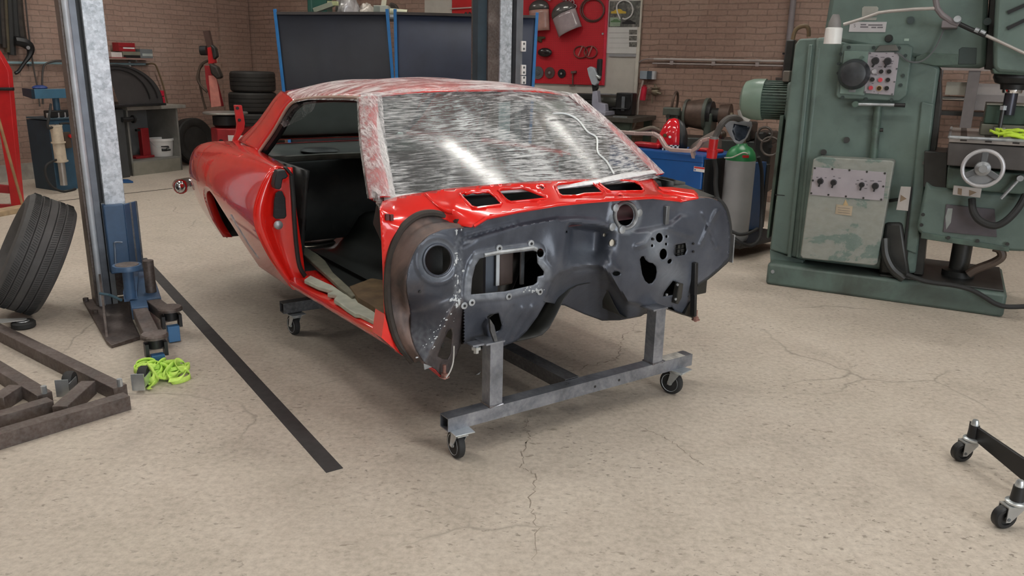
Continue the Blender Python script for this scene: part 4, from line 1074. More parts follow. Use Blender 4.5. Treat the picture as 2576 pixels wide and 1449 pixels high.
# tunnel underside and floor underside visible below the firewall
rows = []
for t in np.linspace(0, 1, 10):
    x = lerp(-.12, -1.0, t); rows.append([V(x, y, .40 + .20 * math.exp(-((y - .12) / .17) ** 4) * (1 - t * .4) - .02 * (1 - t)) for y in np.linspace(-.45, .62, 30)])
MB().grid(rows).build('under_floor', UNDER, car, solid=.004)
for s in (-1, 1): MB().bx(-1.9, -.25, s * .42 - .04, s * .42 + .04, .37, .44).build('floor_rail', UNDER, car)
# ------------------------------------------------------------------ body dolly under the shell
dolly = thing('body_dolly', 'welded bare steel dolly on four castors carrying the red car body', 'dolly', DF)
ya, yb = -.637, .706
MB().sqtube((0, ya, .161), (0, yb, .161), .062, .056, .004, up=(0, 0, 1)).build('cross_beam', STEEL, dolly, label='front cross beam')
MB().sqtube((-1.75, -.665, .168), (-1.75, .70, .168), .062, .06, .004, up=(0, 0, 1)).build('cross_beam', STEELD, dolly, label='rear cross beam in shadow')  # darker steel paints in the shade under the shell
MB().sqtube((-1.72, .02, .168), (-.031, .02, .165), .075, .06, .004, up=(0, 0, 1)).build('spine_beam', STEELD, dolly)  # shade put into the steel colour, as on the rear beam
for y0, y1, zt in ((-.445, -.387, .462), (.445, .505, .456)):
    yc = (y0 + y1) / 2
    MB().sqtube((0, yc, .189), (0, yc, zt - .008), .060, .058, .004, up=(1, 0, 0)).build('upright_post', STEEL, dolly)
    MB().bx(-.05, .036, y0 - .025, y1 + .005, zt - .008, zt).build('mount_plate', STEEL, dolly, bevel=.001)
    mb = MB()
    c = [(.031, y0), (.031, y1), (-.031, y1), (-.031, y0)]
    mb.tube([(x, y, .191) for x, y in c], .006, 6, closed=True); mb.build('weld_bead', M('weld_bead_steel', (.30, .29, .30), .35, .8, var=.3, vs=60), dolly)
mb = MB(); mb.cyl((-.01, -.487, .455), (-.01, -.487, .415), .011, n=6); mb.lathe([(.02, .0), (.02, .012)], (-.01, -.487, .430), (0, 0, 1), 6); mb.build('mount_bolt', ZINC, dolly)
MB().bx(-.03, .02, -.52, -.44, .452, .46).build('mount_tongue', STEEL, dolly, bevel=.001)
for py_ in (.12, .26):
    MB().cyl((.0312, py_ - .02, .158), (.0318, py_ - .02, .158), .006, n=10).build('drill_hole', BLACK, dolly)
MB().bx(-.028, .028, .53, .66, .1892, .1897).build('paper_label', M('worn_white_label', (.6, .57, .52), .7, var=.3, vs=30), dolly)
def castor(parent, loc, rz, R=.058, zt=.134, trail=.03, swivel_label=None):
    """a swivel castor hung from a plate at height zt"""
    e = bpy.data.objects.new('castor', None); link(e, parent); e.location = loc; e.rotation_euler = (0, 0, rz)
    MB().bx(-.05, .05, -.042, .042, zt - .005, zt).build('top_plate', ZINC, e, bevel=.001)
    mb = MB(); mb.lathe([(.028, zt - .022), (.034, zt - .014), (.034, zt - .006), (.028, zt - .005)], (0, 0, 0), (0, 0, 1), 18)
    for s in (-1, 1):
        mb.prism([V(-trail - .010, s * .021, R - .008), V(-trail + .010, s * .021, R - .008), V(.022, s * .021, zt - .02), V(-.026, s * .021, zt - .02)], V(0, s * .003, 0))
    mb.bx(-.030, .030, -.023, .023, zt - .022, zt - .017); mb.build('fork', ZINC, e)
    prof = [(R * .64, -.016), (R * .86, -.016), (R * .97, -.012), (R, -.007), (R, .007), (R * .97, .012), (R * .86, .016), (R * .64, .016)]
    MB().lathe(prof, (-trail, 0, R), (0, 1, 0), 30).build('wheel', RUBBER, e)
    mb = MB(); mb.lathe([(.0, -.019), (.012, -.019), (.014, -.012), (R * .66, -.013), (R * .74, -.0172), (R * .74, .0172), (R * .66, .013), (.014, .012), (.012, .019), (0, .019)], (-trail, 0, R), (0, 1, 0), 26); mb.build('hub', M('bright_zinc_hub', (.66, .70, .71), .3, .1, var=.1), e)
    MB().cyl((-trail, -.027, R), (-trail, .027, R), .006, n=8).build('axle_bolt', CHROME, e)
    return e
c0 = castor(dolly, (.03, -.585, 0), -.08)
for loc, rz in (((.03, .615, 0), .22), ((-1.72, -.60, 0), .1), ((-1.75, .62, 0), .0)):
    c = copy_tree(c0, dolly); c.location = loc; c.rotation_euler = (0, 0, rz)
    if loc[0] < -1:
        for k in c.children: k.location = k.location + V(0, 0, .0)

# ------------------------------------------------------------------ two-post lift, near post
LF = Frame(floor_at(268, 775), CARYAW)
lift = thing('lift_post', 'tall galvanised lift post with blue carriage and folded arms at the left', 'car lift', LF)
def strip(fr, parent, name, mat, l0, l1, r0, r1, x0, x1, z0, z1, bevel=.002, mb=None, label=None):
    """vertical member between two sighted edges, given at a high and a low sight point"""
    yl = (fr.X(*l0, x1).y + fr.X(*l1, x1).y) / 2; yr = (fr.X(*r0, x1).y + fr.X(*r1, x1).y) / 2
    return MB().bx(x0, x1, yl, yr, z0, z1).build(name, mat, parent, bevel=bevel, label=label)
TOPZ = 3.9
strip(LF, lift, 'column_web', RUSTY, (155, 0), (200, 500), (170, 0), (212, 500), -.20, -.02, .015, TOPZ)
s_ = LF.X(174, 0, .0).y; s2 = LF.X(213, 500, .0).y; yy = (s_ + s2) / 2
MB().cyl((.0, yy, .015), (.0, yy, TOPZ), .018, n=16).build('column_lip', M('silver_rounded_lip', (.46, .49, .53), .45, .2, var=.15), lift)
strip(LF, lift, 'column_flange', M('dark_grey_column', (.12, .13, .15), .4, .5, var=.2), (183, 0), (221, 500), (200, 0), (240, 500), -.05, -.01, .015, TOPZ)
strip(LF, lift, 'column_slot', BLACK, (199, 0), (238, 500), (212, 0), (260, 500), -.12, -.06, .015, TOPZ)
g0 = LF.X(257, 500, .02).z; gz = LF.X(285, 515, .02).z
strip(LF, lift, 'chain_cover', GALV, (209, 0), (257, 500), (266, 0), (307, 500), -.06, .02, gz, TOPZ)
strip(LF, lift, 'column_back', RUSTY, (155, 0), (200, 500), (262, 0), (304, 500), -.24, -.20, .015, TOPZ)
strip(LF, lift, 'column_foot', M('grey_painted_foot', (.17, .18, .19), .45, .3, var=.25), (257, 500), (272, 700), (272, 500), (292, 760), -.10, .0, .015, gz + .01)
# carriage
a, b = LF.X(260, 518, .07), LF.X(312, 520, .07); zb = LF.X(280, 690, .07).z
cr = MB().bx(-.10, .07, a.y, b.y, zb, a.z).build('carriage', BLUE, lift, bevel=.006)
mb = MB(); mb.prism([V(.07, b.y, zb), V(.07, b.y, a.z), V(-.02, b.y + .09, a.z), V(-.02, b.y + .09, zb - .03), ], V(-.02, 0, 0)); mb.build('carriage_side', BLUE, lift, bevel=.003)
for dy in (.03, .07):
    MB().bar((.052 - dy, b.y + dy + .012, zb), (.052 - dy, b.y + dy + .012, a.z), .012, .02).build('guide_rib', STEELD, lift)
mb = MB(); mb.tube(spline([LF.X(291, 668, .075), LF.X(289, 625, .075), LF.X(289, 610, .08), LF.X(308, 610, .085)], 4), .006, 6); mb.build('release_handle', M('grey_blue_rod', (.18, .22, .28), .4, .5), lift)
# foot plate with gusset
pl = [LF.Z(px, py, .02) for px, py in ((208, 752), (268, 858), (280, 868), (352, 846), (330, 800), (322, 752))]
MB().prism(pl, V(0, 0, -.02)).build('foot_plate', RUSTY, lift, bevel=.003)
mb = MB(); mb.prism([LF.X(248, 690, .03), LF.Z(266, 848, .02), LF.Z(262, 800, .02)], V(0, .012, 0)); mb.build('gusset', RUSTY, lift)
for px, py in ((216, 757), (240, 788)):
    c = LF.Z(px, py, .02); MB().cyl(c, c + V(0, 0, .02), .016, n=6).build('anchor_bolt', RUSTY, lift)
# arms, folded towards the camera; each with a pad on its tip
def lift_arm(p, q, m_, zt):
    a, c, b = LF.Z(*p, zt), LF.Z(*m_, zt), LF.Z(*q, zt)
    arm = MB().bar(a - V(0, 0, .035), c - V(0, 0, .035), .085, .07, up=(0, 0, 1)).build('swing_arm', BLUE, lift, bevel=.004)
    MB().bar(c - V(0, 0, .035), b - V(0, 0, .035), .075, .055, up=(0, 0, 1)).build('arm_extension', RUSTY, arm, bevel=.004)
    pad = MB().lathe([(.0, .012), (.058, .012), (.064, .004), (.064, -.008), (.05, -.012)], b + V(0, 0, .012), (0, 0, 1), 24).build('lift_pad', RUSTY, arm)
    MB().lathe([(.035, -.06), (.035, -.012)], b + V(0, 0, .012), (0, 0, 1), 18).build('pad_stem', BLACK, arm)
    for k in (-1, 1): MB().bx(b.x - .02, b.x + .03, b.y + k * .043 - .008, b.y + k * .043 + .008, b.z - .09, b.z - .02).build('pad_fork', BLACK, arm)
    MB().bx(b.x + .008, b.x + .05, b.y - .03, b.y + .03, .006, b.z - .075 if b.z > .11 else .05).build('pad_block', M('light_blue_block', (.05, .16, .33), .4), arm, bevel=.003)
    return arm
lift_arm((333, 690), (389, 850), (352, 772), .17)
lift_arm((362, 672), (428, 782), (385, 750), .17)
b = LF.Z(320, 672, .36)
hub = MB().lathe([(.0, .014), (.075, .014), (.078, .0), (.078, -.012), (.03, -.02), (.03, -.18)], b, (0, 0, 1), 26).build('arm_pivot', BLUE, lift, label='blue arm pivot with rusty top')
MB().lathe([(.0, .003), (.06, .003), (.062, 0)], b + V(0, 0, .014), (0, 0, 1), 22).build('pivot_cap', RUSTY, hub)
a = LF.Z(372, 655, .36); MB().cyl(a + V(0, 0, -.3), a, .03, n=14).build('arm_pivot', RUSTY, lift)
MB().bar(b + V(0, 0, -.17), LF.Z(335, 692, .15), .07, .06).build('arm_root', BLUE, lift)
mb = MB(); mb.tube([LF.Z(250, 738, .2), LF.Z(275, 742, .19), LF.Z(305, 755, .18)], .008, 6); mb.build('lock_rod', M('teal_rod', (.05, .10, .13), .4), lift)
# ------------------------------------------------------------------ far lift post behind the car
PF = Frame((-.06, 6.75, 0), CARYAW)
post = thing('lift_post', 'tall lift post standing behind the car roof in front of the navy screens', 'car lift', PF)
strip(PF, post, 'column_web', M('dark_teal_column', (.022, .04, .055), .5, var=.2), (1201, 0), (1203, 190), (1228, 0), (1229, 190), -.10, -.02, .01, TOPZ)
strip(PF, post, 'column_flange', RUSTY, (1227, 0), (1229, 190), (1260, 0), (1258, 190), -.12, .0, .01, TOPZ)
strip(PF, post, 'chain_cover', GALV, (1260, 0), (1257, 190), (1289, 0), (1286, 190), -.05, .015, .01, TOPZ)
strip(PF, post, 'column_slot', BLACK, (1289, 0), (1286, 190), (1301, 0), (1299, 190), -.12, -.05, .01, TOPZ)
strip(PF, post, 'column_rail', M('grey_rail', (.20, .21, .23), .4, .4), (1300, 0), (1298, 190), (1317, 0), (1313, 190), -.09, .0, .01, TOPZ)
strip(PF, post, 'column_back', RUSTY, (1201, 0), (1203, 190), (1317, 0), (1313, 190), -.22, -.12, .01, TOPZ)
for z0, z1 in ((103, 130), (163, 189), (191, 212)):
    a, b = PF.X(1312, z0, .015), PF.X(1323, z1, .015)
    k = MB().bx(-.03, .018, a.y, b.y, b.z, a.z).build('power_socket', WHITE, post, bevel=.004)
    c = (a + b) / 2
    for dz in (-.02, .02): MB().cyl(V(.0185, c.y, c.z + dz), V(.020, c.y, c.z + dz), .010, n=10).build('socket_hole', GREYD, k)
MB().bx(-.3, .2, -.25, .25, 0, .012).build('foot_plate', RUSTY, post)

# ------------------------------------------------------------------ tyre leaning on the near post
vd = V(-.54, .84, 0); hz = V(.84, .54, 0)
ax_ = (hz * .89 + V(0, 0, -.45)).normalized(); upv = (hz * .45 + V(0, 0, .89)).normalized()
TR, TW = .345, .265
def tyre_mesh(R, w, rim, treads=5):
    h = w / 2
    prof = [(rim, -h * .72), (rim + .02, -h * .86), (lerp(rim, R, .5), -h * 1.02), (R * .93, -h * .96), (R * .975, -h * .84)]
    n = treads; g = .006
    for i in range(n):
        a, b = lerp(-h * .80, h * .80, i / n), lerp(-h * .80, h * .80, (i + 1) / n)
        rr = lambda t: R * (1 - .02 * (t / h) ** 2)
        prof += [(rr(a) - (.009 if i else .0), a), (rr(a + g * .6), a + g * .6), (rr(b - g * .6), b - g * .6), (rr(b) - (.009 if i < n - 1 else 0), b)]
    prof += [(R * .975, h * .84), (R * .93, h * .96), (lerp(rim, R, .5), h * 1.02), (rim + .02, h * .86), (rim, h * .72)]
    return prof
G = floor_at(84, 790)
C0 = G - ax_ * (TW / 2) + upv * TR
C0.z = abs(ax_.z) * TW / 2 + upv.z * TR - .004
ty = thing('tyre', 'worn black tyre leaning against the galvanised lift post', 'tyre', None, loc=C0)
# turn local z to the axle direction
q = ax_.to_track_quat('Z', 'Y')
ty.rotation_mode = 'QUATERNION'; ty.rotation_quaternion = q
MB().lathe(tyre_mesh(TR, TW, .20), (0, 0, 0), (0, 0, 1), 72).build('tread', TYRE, ty, angle=28)
sipe = M('tread_sipe_black', (.018, .018, .018), .8)
mb = MB()
for i in range(150):
    a = 2 * math.pi * i / 150
    for z0, z1, sk in ((-.104, -.072, .05), (.072, .104, -.05), (-.056, -.030, .03), (.030, .056, -.03)):
        mb.bar(V(math.cos(a) * (TR + .0005), math.sin(a) * (TR + .0005), z0), V(math.cos(a + sk) * (TR + .0005), math.sin(a + sk) * (TR + .0005), z1), .0022, .002)
o = mb.build('tread_sipes', sipe, ty, merge=False); o['kind'] = 'stuff'
# ------------------------------------------------------------------ rusty triangular frames, bottom left
BH = .064
def rusty_frame(label, pts, tip, cross, grp=None):
    (a1, t1), (a2, t2) = pts
    A1, T1, A2, T2 = [floor_at(*p, BH) for p in (a1, t1, a2, t2)]
    A1 = A1 + (A1 - T1) * .5; A2 = A2 + (A2 - T2) * .5
    fr = Frame((T2.x, T2.y, 0), 0)
    t = thing('rusty_trolley', label, 'trolley', fr, group=grp)
    k = lambda p: fr.L((p.x, p.y, BH / 2 + .001))
    MB().bar(k(A1), k(T1), BH, BH, up=(0, 0, 1)).build('side_bar', RUSTY, t, bevel=.003)
    d = (k(T2) - k(A2)).normalized()
    MB().sqtube(k(A2), k(T2), BH, BH, .005, up=(0, 0, 1)).build('side_bar', RUSTY, t)
    c1, c2 = [k(floor_at(*p, BH)) for p in cross]
    MB().bar(c1, c2, BH, BH, up=(0, 0, 1)).build('cross_bar', RUSTY, t, bevel=.003)
    MB().cyl(k(T1) + V(0, 0, BH / 2), k(T1) + V(0, 0, BH / 2 + .035), .012, n=10).build('pivot_bolt', ZINC, t)
    # castor lying on its side at the tip
    w = fr.L(floor_at(*tip)); w.z = .05
    e = bpy.data.objects.new('castor', None); link(e, t); e.location = w
    dd = (w - k(T2)); dd.z = 0; ang = math.atan2(dd.y, dd.x); e.rotation_euler = (0, 0, ang)
    MB().lathe([(.02, -.02), (.045, -.02), (.05, -.012), (.05, .012), (.045, .02), (.02, .02)], (.02, 0, 0), (0, 1, 0), 24).build('wheel', RUBBER, e)
    mb = MB()
    for s in (-1, 1): mb.bx(-.07, .03, s * .026 - .002, s * .026 + .002, -.022, .022)
    mb.bx(-.072, -.066, -.028, .028, -.035, .045); mb.build('fork', ZINC, e)
    return t
rusty_frame('larger rusty square-tube frame on the floor, tip beside the fluorescent strap', (((0, 824), (302, 972)), ((0, 1085), (318, 992))), (362, 975), ((150, 1022), (222, 958)))
rusty_frame('smaller rusty square-tube frame lying inside the larger rusty one', (((0, 922), (112, 990)), ((0, 1040), (126, 1004))), (175, 990), ((-10, 1000), (40, 968)))
# loose castor on its side beyond the frames
g = floor_at(30, 826); cf = Frame((g.x, g.y, 0), .35)
t = thing('castor', 'loose zinc castor lying on the floor below the leaning tyre', 'castor', cf)
MB().lathe([(.02, 0), (.055, .0), (.062, .008), (.062, .030), (.055, .038), (.02, .038)], (.06, 0, 0), (0, 0, 1), 26).build('wheel', RUBBER, t)
MB().lathe([(0, .041), (.03, .041), (.034, .036)], (.06, 0, 0), (0, 0, 1), 20).build('hub', ZINC, t)
mb = MB(); mb.prism([V(-.12, -.05, .046), V(.07, -.022, .046), (.08, 0, .046), V(.07, .022, .046), V(-.12, .05, .046)], V(0, 0, .004)); mb.bx(-.125, -.119, -.055, .055, .0, .1); mb.build('fork', M('pale_zinc_bracket', (.66, .66, .64), .3, .5), t)
# ------------------------------------------------------------------ heap of fluorescent strap
g = floor_at(402, 955); sf = Frame((g.x, g.y, 0), 0)
mb = MB(); rnd = random.Random(11)
for i in range(26):
    cx, cy = rnd.gauss(0, .04), rnd.gauss(0, .032); R_ = .03 + rnd.random() * .035; tilt = rnd.random() * 1.2; ph = rnd.random() * 6.28; hz_ = .02 + rnd.random() * .06
    P_ = []
    for k in range(16):
        a = 2 * math.pi * k / 16
        x, y = R_ * math.cos(a), R_ * .75 * math.sin(a)
        P_.append(V(cx + x * math.cos(ph) - y * math.sin(ph) * math.cos(tilt), cy + x * math.sin(ph) + y * math.cos(ph) * math.cos(tilt), max(.012, hz_ + y * math.sin(tilt))))
    rows = []
    tw = V(rnd.gauss(0, .4), rnd.gauss(0, .4), 1).normalized() * .0135
    mb.grid([[p - tw, p + tw] for p in P_ + P_[:1]])
mb.grid([[p + V(0, -.008, .005), p + V(0, .008, .02)] for p in spline([V(.03, -.02, .03), V(.08, -.01, .05), V(.125, .02, .04), V(.12, -.04, .015), V(.07, -.06, .01)], 5)])
mb.grid([[p + V(-.01, 0, .004), p + V(.01, 0, .01)] for p in spline([V(-.02, -.02, .03), V(0, -.07, .01), V(.005, -.13, .006), V(.02, -.145, .006)], 5)])
tag(mb.build('ratchet_strap', NEON, None, solid=.002, loc=sf.o), 'heap of fluorescent yellow webbing strap lying on the concrete floor', 'strap')
# ------------------------------------------------------------------ black castor base, bottom right
g = floor_at(2416, 1158); bf = Frame((g.x, g.y, 0), 0)
t = thing('stand_base', 'black castored leg base entering at the lower right', 'stand', bf)
def stem_castor(loc, rz, R):
    e = bpy.data.objects.new('castor', None); link(e, t); e.location = loc; e.rotation_euler = (0, 0, rz)
    MB().lathe([(.004, -.010), (R * .55, -.010), (R * .62, -.016), (R * .86, -.016), (R, -.010), (R, .010), (R * .86, .016), (R * .62, .016), (R * .55, .010), (.004, .010)], (-R * .55, 0, R), (0, 1, 0), 26).build('wheel', BLACK, e, angle=40)
    mb = MB()
    for s in (-1, 1): mb.prism([V(-R * .75, s * .02, R * .72), V(-R * .35, s * .02, R * .72), V(R * .62, s * .02, R * 1.75), V(R * .62, s * .02, R * 2.12), V(-R * .75, s * .02, R * 2.05)], V(0, s * .003, 0))
    mb.bx(-R * .75, R * .62, -.022, .022, R * 1.98, R * 2.1); mb.build('fork', M('dull_zinc_fork', (.42, .42, .41), .35, .6, var=.15), e)
    MB().cyl((-R * .55, -.025, R), (-R * .55, .025, R), .006, n=8).build('axle_bolt', GREYD, e)
    MB().lathe([(.030, R * 2.1), (.034, R * 2.2), (.034, R * 2.35), (.026, R * 2.45)], (.012, 0, 0), (0, 0, 1), 18).build('swivel_ring', ZINC, e)
    MB().cyl((.012, 0, R * 2.4), (.012, 0, R * 3.7), .022, .018, n=14).build('stem', BLACK, e)
    MB().lathe([(.0, .022), (.010, .022), (.014, .012), (.015, 0)], (.012, 0, R * 3.7), (0, 0, 1), 14).build('stem_cap', ZINC, e)
    return e
RC = .042
stem_castor((.02, .0, 0), .12, RC)
l2 = bf.L(floor_at(2535, 1325)); stem_castor((l2.x, l2.y, 0), .15, RC)
p = V(.035, .015, RC * 3.1); q = bf.L(floor_at(2600, 1178, .125)); 
mb = MB(); mb.prism([p + V(-.01, 0, .026), p + V(-.01, 0, -.03), V(q.x, q.y, .05), V(q.x, q.y, .135)], V(.01, .03, 0)); mb.build('leg', BLACK, t, bevel=.003)
q2 = q + V(.25, -.2, 0); q2.z = .09
MB().lathe([(.0, .07), (.05, .07), (.06, .0), (.06, -.05)], q2, (0, 0, 1), 20).build('hub', BLACK, t)
MB().bar(V(l2.x + .01, l2.y + .005, RC * 3), q2, .025, .05).build('leg', BLACK, t, bevel=.003)
MB().bar(V(q.x, q.y, .09), q2, .03, .06).build('leg_root', BLACK, t)
# ------------------------------------------------------------------ scrap of paper under the car
g = floor_at(1203, 944); mb = MB(); mb.add([g + V(-.012, 0, .002), g + V(.004, .004, .004), g + V(.015, .035, .012), g + V(.002, .02, .003)], [(0, 1, 2, 3)])
tag(mb.build('paper_scrap', WHITE, None, solid=.001), 'tiny curled white scrap on the floor under the car', 'scrap')
# ------------------------------------------------------------------ along the left wall
def prism_px(fr, plane, val, pxs, vec, mb=None):
    mb = mb or MB(); f = getattr(fr, plane); mb.prism([f(px, py, val) for px, py in pxs], vec); return mb
def rfr(px, py, x):        # frame with its origin on the floor under a point sighted on the plane x of the room
    p = ROOM.X(px, py, x); return Frame(ROOM.Wd((p.x, p.y, 0)), ROTR)
# red lifting frame at the far left
g = floor_at(38, 524); hf = Frame((g.x, g.y, 0), 0)
t = thing('hoist_frame', 'bright red steel hoist leg at the left edge of the workshop', 'hoist', hf)
prism_px(hf, 'Y', 0, ((-30, 95), (0, 142), (20, 177), (33, 320), (52, 523), (29, 525), (18, 440), (0, 340), (-30, 300)), V(0, .07, 0)).build('leg_plate', REDP, t, bevel=.004)
prism_px(hf, 'Y', .03, ((-40, 462), (22, 468), (24, 487), (-40, 482)), V(0, .05, 0)).build('cross_brace', REDD, t, bevel=.003)
a, b = hf.Y(-20, 224, -.02), hf.Y(34, 224, -.02); MB().cyl(a, b, .016, n=12).build('handle', BLACK, t)
p = hf.Y(-40, 530, .0); MB().bx(p.x, hf.Y(50, 524, 0).x, .0, .07, 0.0, .03).build('foot_bar', REDD, t)
g2 = hf.Wd((0, -.09, 0))
a, b = hf.Y(-6, 290, -.10), hf.Y(57, 516, -.10); b.z = max(b.z, .012)
tag(MB().cyl(hf.Wd(a), hf.Wd(b), .015, .013, n=10).build('broom_stick', WOOD, None), 'thin brown wooden stick leaning on the red hoist leg', 'stick')
a, b = floor_at(-40, 553), floor_at(84, 530); dd = (b - a).normalized(); nn = V(-dd.y, dd.x, 0)
mb = MB(); mb.hexa([a, b, b + nn * .16, a + nn * .16] + [p + V(0, 0, .05) for p in (a, b, b + nn * .16, a + nn * .16)])
tag(mb.build('wooden_plank', M('pale_plank', (.42, .31, .19), .6, var=.25, vs=14), None, bevel=.004), 'pale wooden plank lying on the floor at the foot of the red hoist leg', 'plank')
# bundle of dark belts hanging on the wall with a hook
bx_ = .10
fr = Frame(ROOM.Wd((bx_, ROOM.X(30, 60, bx_).y, 0)), ROTR)
t = thing('belt_bundle', 'bundle of dark belts and hoses hanging high on the left brick wall', 'belts', fr)
LBX = lambda px, py, x=0.0: fr.X(px, py, x)
for i, (x0, x1, yb, r, mt) in enumerate(((2, 10, 120, .035, SEAL), (12, 20, 132, .03, M('olive_belt', (.07, .055, .03), .7, var=.3)), (22, 30, 138, .045, RUBBER), (34, 44, 112, .045, RUBBER), (44, 58, 108, .05, SEAL), (-10, -4, 110, .04, RUBBER))):
    P_ = spline([LBX(x0 - 4, -120), LBX(x0, -20), LBX((x0 + x1) / 2, 60), LBX(x1, yb)], 5)
    MB().tube(P_, r, 8).build('belt', mt, t)
hk = spline([LBX(36, 102, .06), LBX(62, 108, .06), LBX(76, 122, .06), LBX(74, 140, .06), LBX(60, 160, .06), LBX(46, 180, .06), LBX(38, 184, .06)], 4)
h = MB().tube(hk, [.05, .055, .055, .06, .06, .06, .06, .055, .05, .045, .04, .035, .03, .028, .025, .022, .02, .02, .02, .02, .02, .02, .02, .02, .02][:len(hk)], 8).build('hook', BLACK, t)
c = LBX(70, 120, .12); MB().cyl(c, c + V(.01, 0, 0), .022, n=12).build('hook_bolt', BARE, h)
# compressed-air pipe with its hoses
P0, P1 = ROOM.X(-60, 161, .05), ROOM.X(372, 161.5, .05)
pf = Frame(ROOM.Wd((0, P1.y, 0)), ROTR)
t = thing('air_pipe', 'pale blue compressed air pipe running along the left brick wall', 'pipe', pf)
MB().cyl(pf.L(ROOM.Wd((.05, P0.y, P1.z))), pf.L(ROOM.Wd((.05, P1.y, P1.z))), .016, n=12).build('pipe', M('pale_blue_pipe', (.30, .44, .48), .45), t)
q = lambda px, py, x=.06: pf.X(px, py, x)
for k in (70, 200, 330):
    p = q(k, 162, .0); MB().bx(0, .05, p.y - .015, p.y + .015, p.z - .02, p.z + .02).build('pipe_clip', GREYD, t)
hose = M('grey_hose', (.07, .06, .055), .6)
fr2 = pf
def hose_thing(name, label, pts, r=.012, mat=hose, cat='hose', x=.08):
    P_ = [ROOM.Wd(ROOM.X(px, py, x)) for px, py in pts]
    tag(MB().tube(spline(P_, 6), r, 8).build(name, mat, None), label, cat)
hose_thing('air_hose', 'dark air hose arching from the blue pipe behind the lift post', ((175, 160), (155, 153), (135, 154), (115, 161), (108, 175), (106, 210), (108, 262)))
hose_thing('air_hose', 'thin dark cable hanging straight down the brick wall left of the lift post', ((60, -40), (66, 20), (72, 80), (80, 140), (88, 190), (95, 225), (100, 268)), .009)
hose_thing('air_hose', 'brown air hose hanging from the end of the blue pipe above the grey cabinet', ((368, 162), (382, 160), (392, 165), (402, 190), (412, 220), (418, 245), (422, 263)), .011, M('brown_hose', (.15, .10, .05), .6))
hose_thing('air_hose', 'short dark hose from the blue pipe down behind the wheel balancer hood', ((285, 163), (296, 168), (304, 178), (312, 190), (322, 205)), .011)
# blue tyre machine
bx0 = 1.15
fr = rfr(150, 400, bx0)
t = thing('tyre_press', 'dark blue tyre machine with an ivory cylinder standing behind the leaning tyre', 'tyre machine', fr)
K = lambda px, py, x=0.0: fr.X(px, py, x)
a, b = K(122, 302), K(210, 302); zt = a.z
MB().bx(-.02, 0, a.y, b.y + .1, 0, zt).build('front_panel', BLUEM, t, bevel=.004)
MB().bx(-.42, -.02, a.y - .0, b.y + .1, 0, zt - .01).build('cabinet', M('navy_machine_side', (.012, .028, .045), .5), t, bevel=.004)
MB().bx(-.40, .03, a.y - .01, b.y + .12, zt, zt + .02).build('top_plate', M('grey_blue_top', (.06, .10, .13), .4, .3), t, bevel=.003)
a, b = K(85, 222, .06), K(182, 220, .06); z1, z0 = K(120, 224, .06).z, K(120, 248, .06).z
MB().bx(.0, .06, a.y, b.y + .15, z0, z1).build('tool_arm', M('mid_blue_beam', (.05, .14, .22), .4), t, bevel=.004)
mb = MB(); p = K(46, 223, .06); mb.prism([V(.0, a.y, z0), V(.0, a.y, z1), V(-.30, p.y + .25, z1), V(-.30, p.y + .25, z0 + .02)], V(.06, 0, 0)); mb.build('arm_wedge', M('navy_beam_end', (.012, .018, .04), .5), t)
c = K(147, 252, .0); MB().cyl(V(-.05, c.y, zt), V(-.05, c.y, z0), .035, n=14).build('arm_column', BLUEM, t)
MB().bx(-.12, .0, c.y - .12, c.y + .2, zt + .02, zt + .10).build('valve_block', BLACK, t, bevel=.01)
for px in (128, 152, 168, 178):
    p = K(px, 296, .02); MB().cyl(V(-.02, p.y, zt + .02), V(-.02, p.y, zt + .075), .022, n=10).build('fitting', ZINC, t)
a, b = K(140, 314, .09), K(154, 408, .09)
cy = MB().cyl(a, b, .062, n=18).build('cylinder', BEIGE, t)
mb = MB()
for f, r in ((.0, .066), (.14, .064), (.45, .075), (.95, .075)):
    p = a.lerp(b, f); mb.cyl(p, p.lerp(b, .05), r, n=18)
    MB().cyl(p, p + (b - a) * .035, r, n=18).build('cylinder_ring', BEIGE if f else M('ivory_cap', (.62, .55, .45), .4), cy)
e = K(161, 466, .09); MB().cyl(b, e, .038, n=16).build('piston_rod', M('satin_steel_rod', (.45, .44, .42), .3, .8), cy)
mb = MB(); mb.tube(spline([K(140, 316, .1), K(120, 322, .12), K(124, 290, .1), K(128, 262, .05)], 5), .014, 8); mb.build('hose', RUBBER, t)
mb = MB(); mb.tube(spline([K(142, 402, .1), K(118, 415, .14), K(115, 440, .14), K(130, 468, .16), K(160, 482, .16), K(190, 475, .1)], 5), .013, 8); mb.build('hose', RUBBER, t)
mb = MB(); mb.tube(spline([K(150, 312, .1), K(170, 310, .1), K(190, 318, .08), K(204, 340, .05)], 5), .012, 8); mb.build('hose', RUBBER, t)
p = K(172, 350, .05); MB().bx(.0, .06, p.y - .05, p.y + .03, p.z - .10, p.z + .08).build('valve', M('dark_brass_valve', (.10, .07, .05), .5, .3), t, bevel=.008)
p = K(175, 342, .07); MB().cyl(p, p + V(.03, 0, 0), .02, n=12).build('red_knob', REDP, t)
p = K(108, 217, .0); MB().ball(V(-.06, p.y, z1 + .01), .06, 12, 1, 1.4, .5).build('blue_cap', M('royal_blue_plastic', (.02, .05, .2), .4), t)
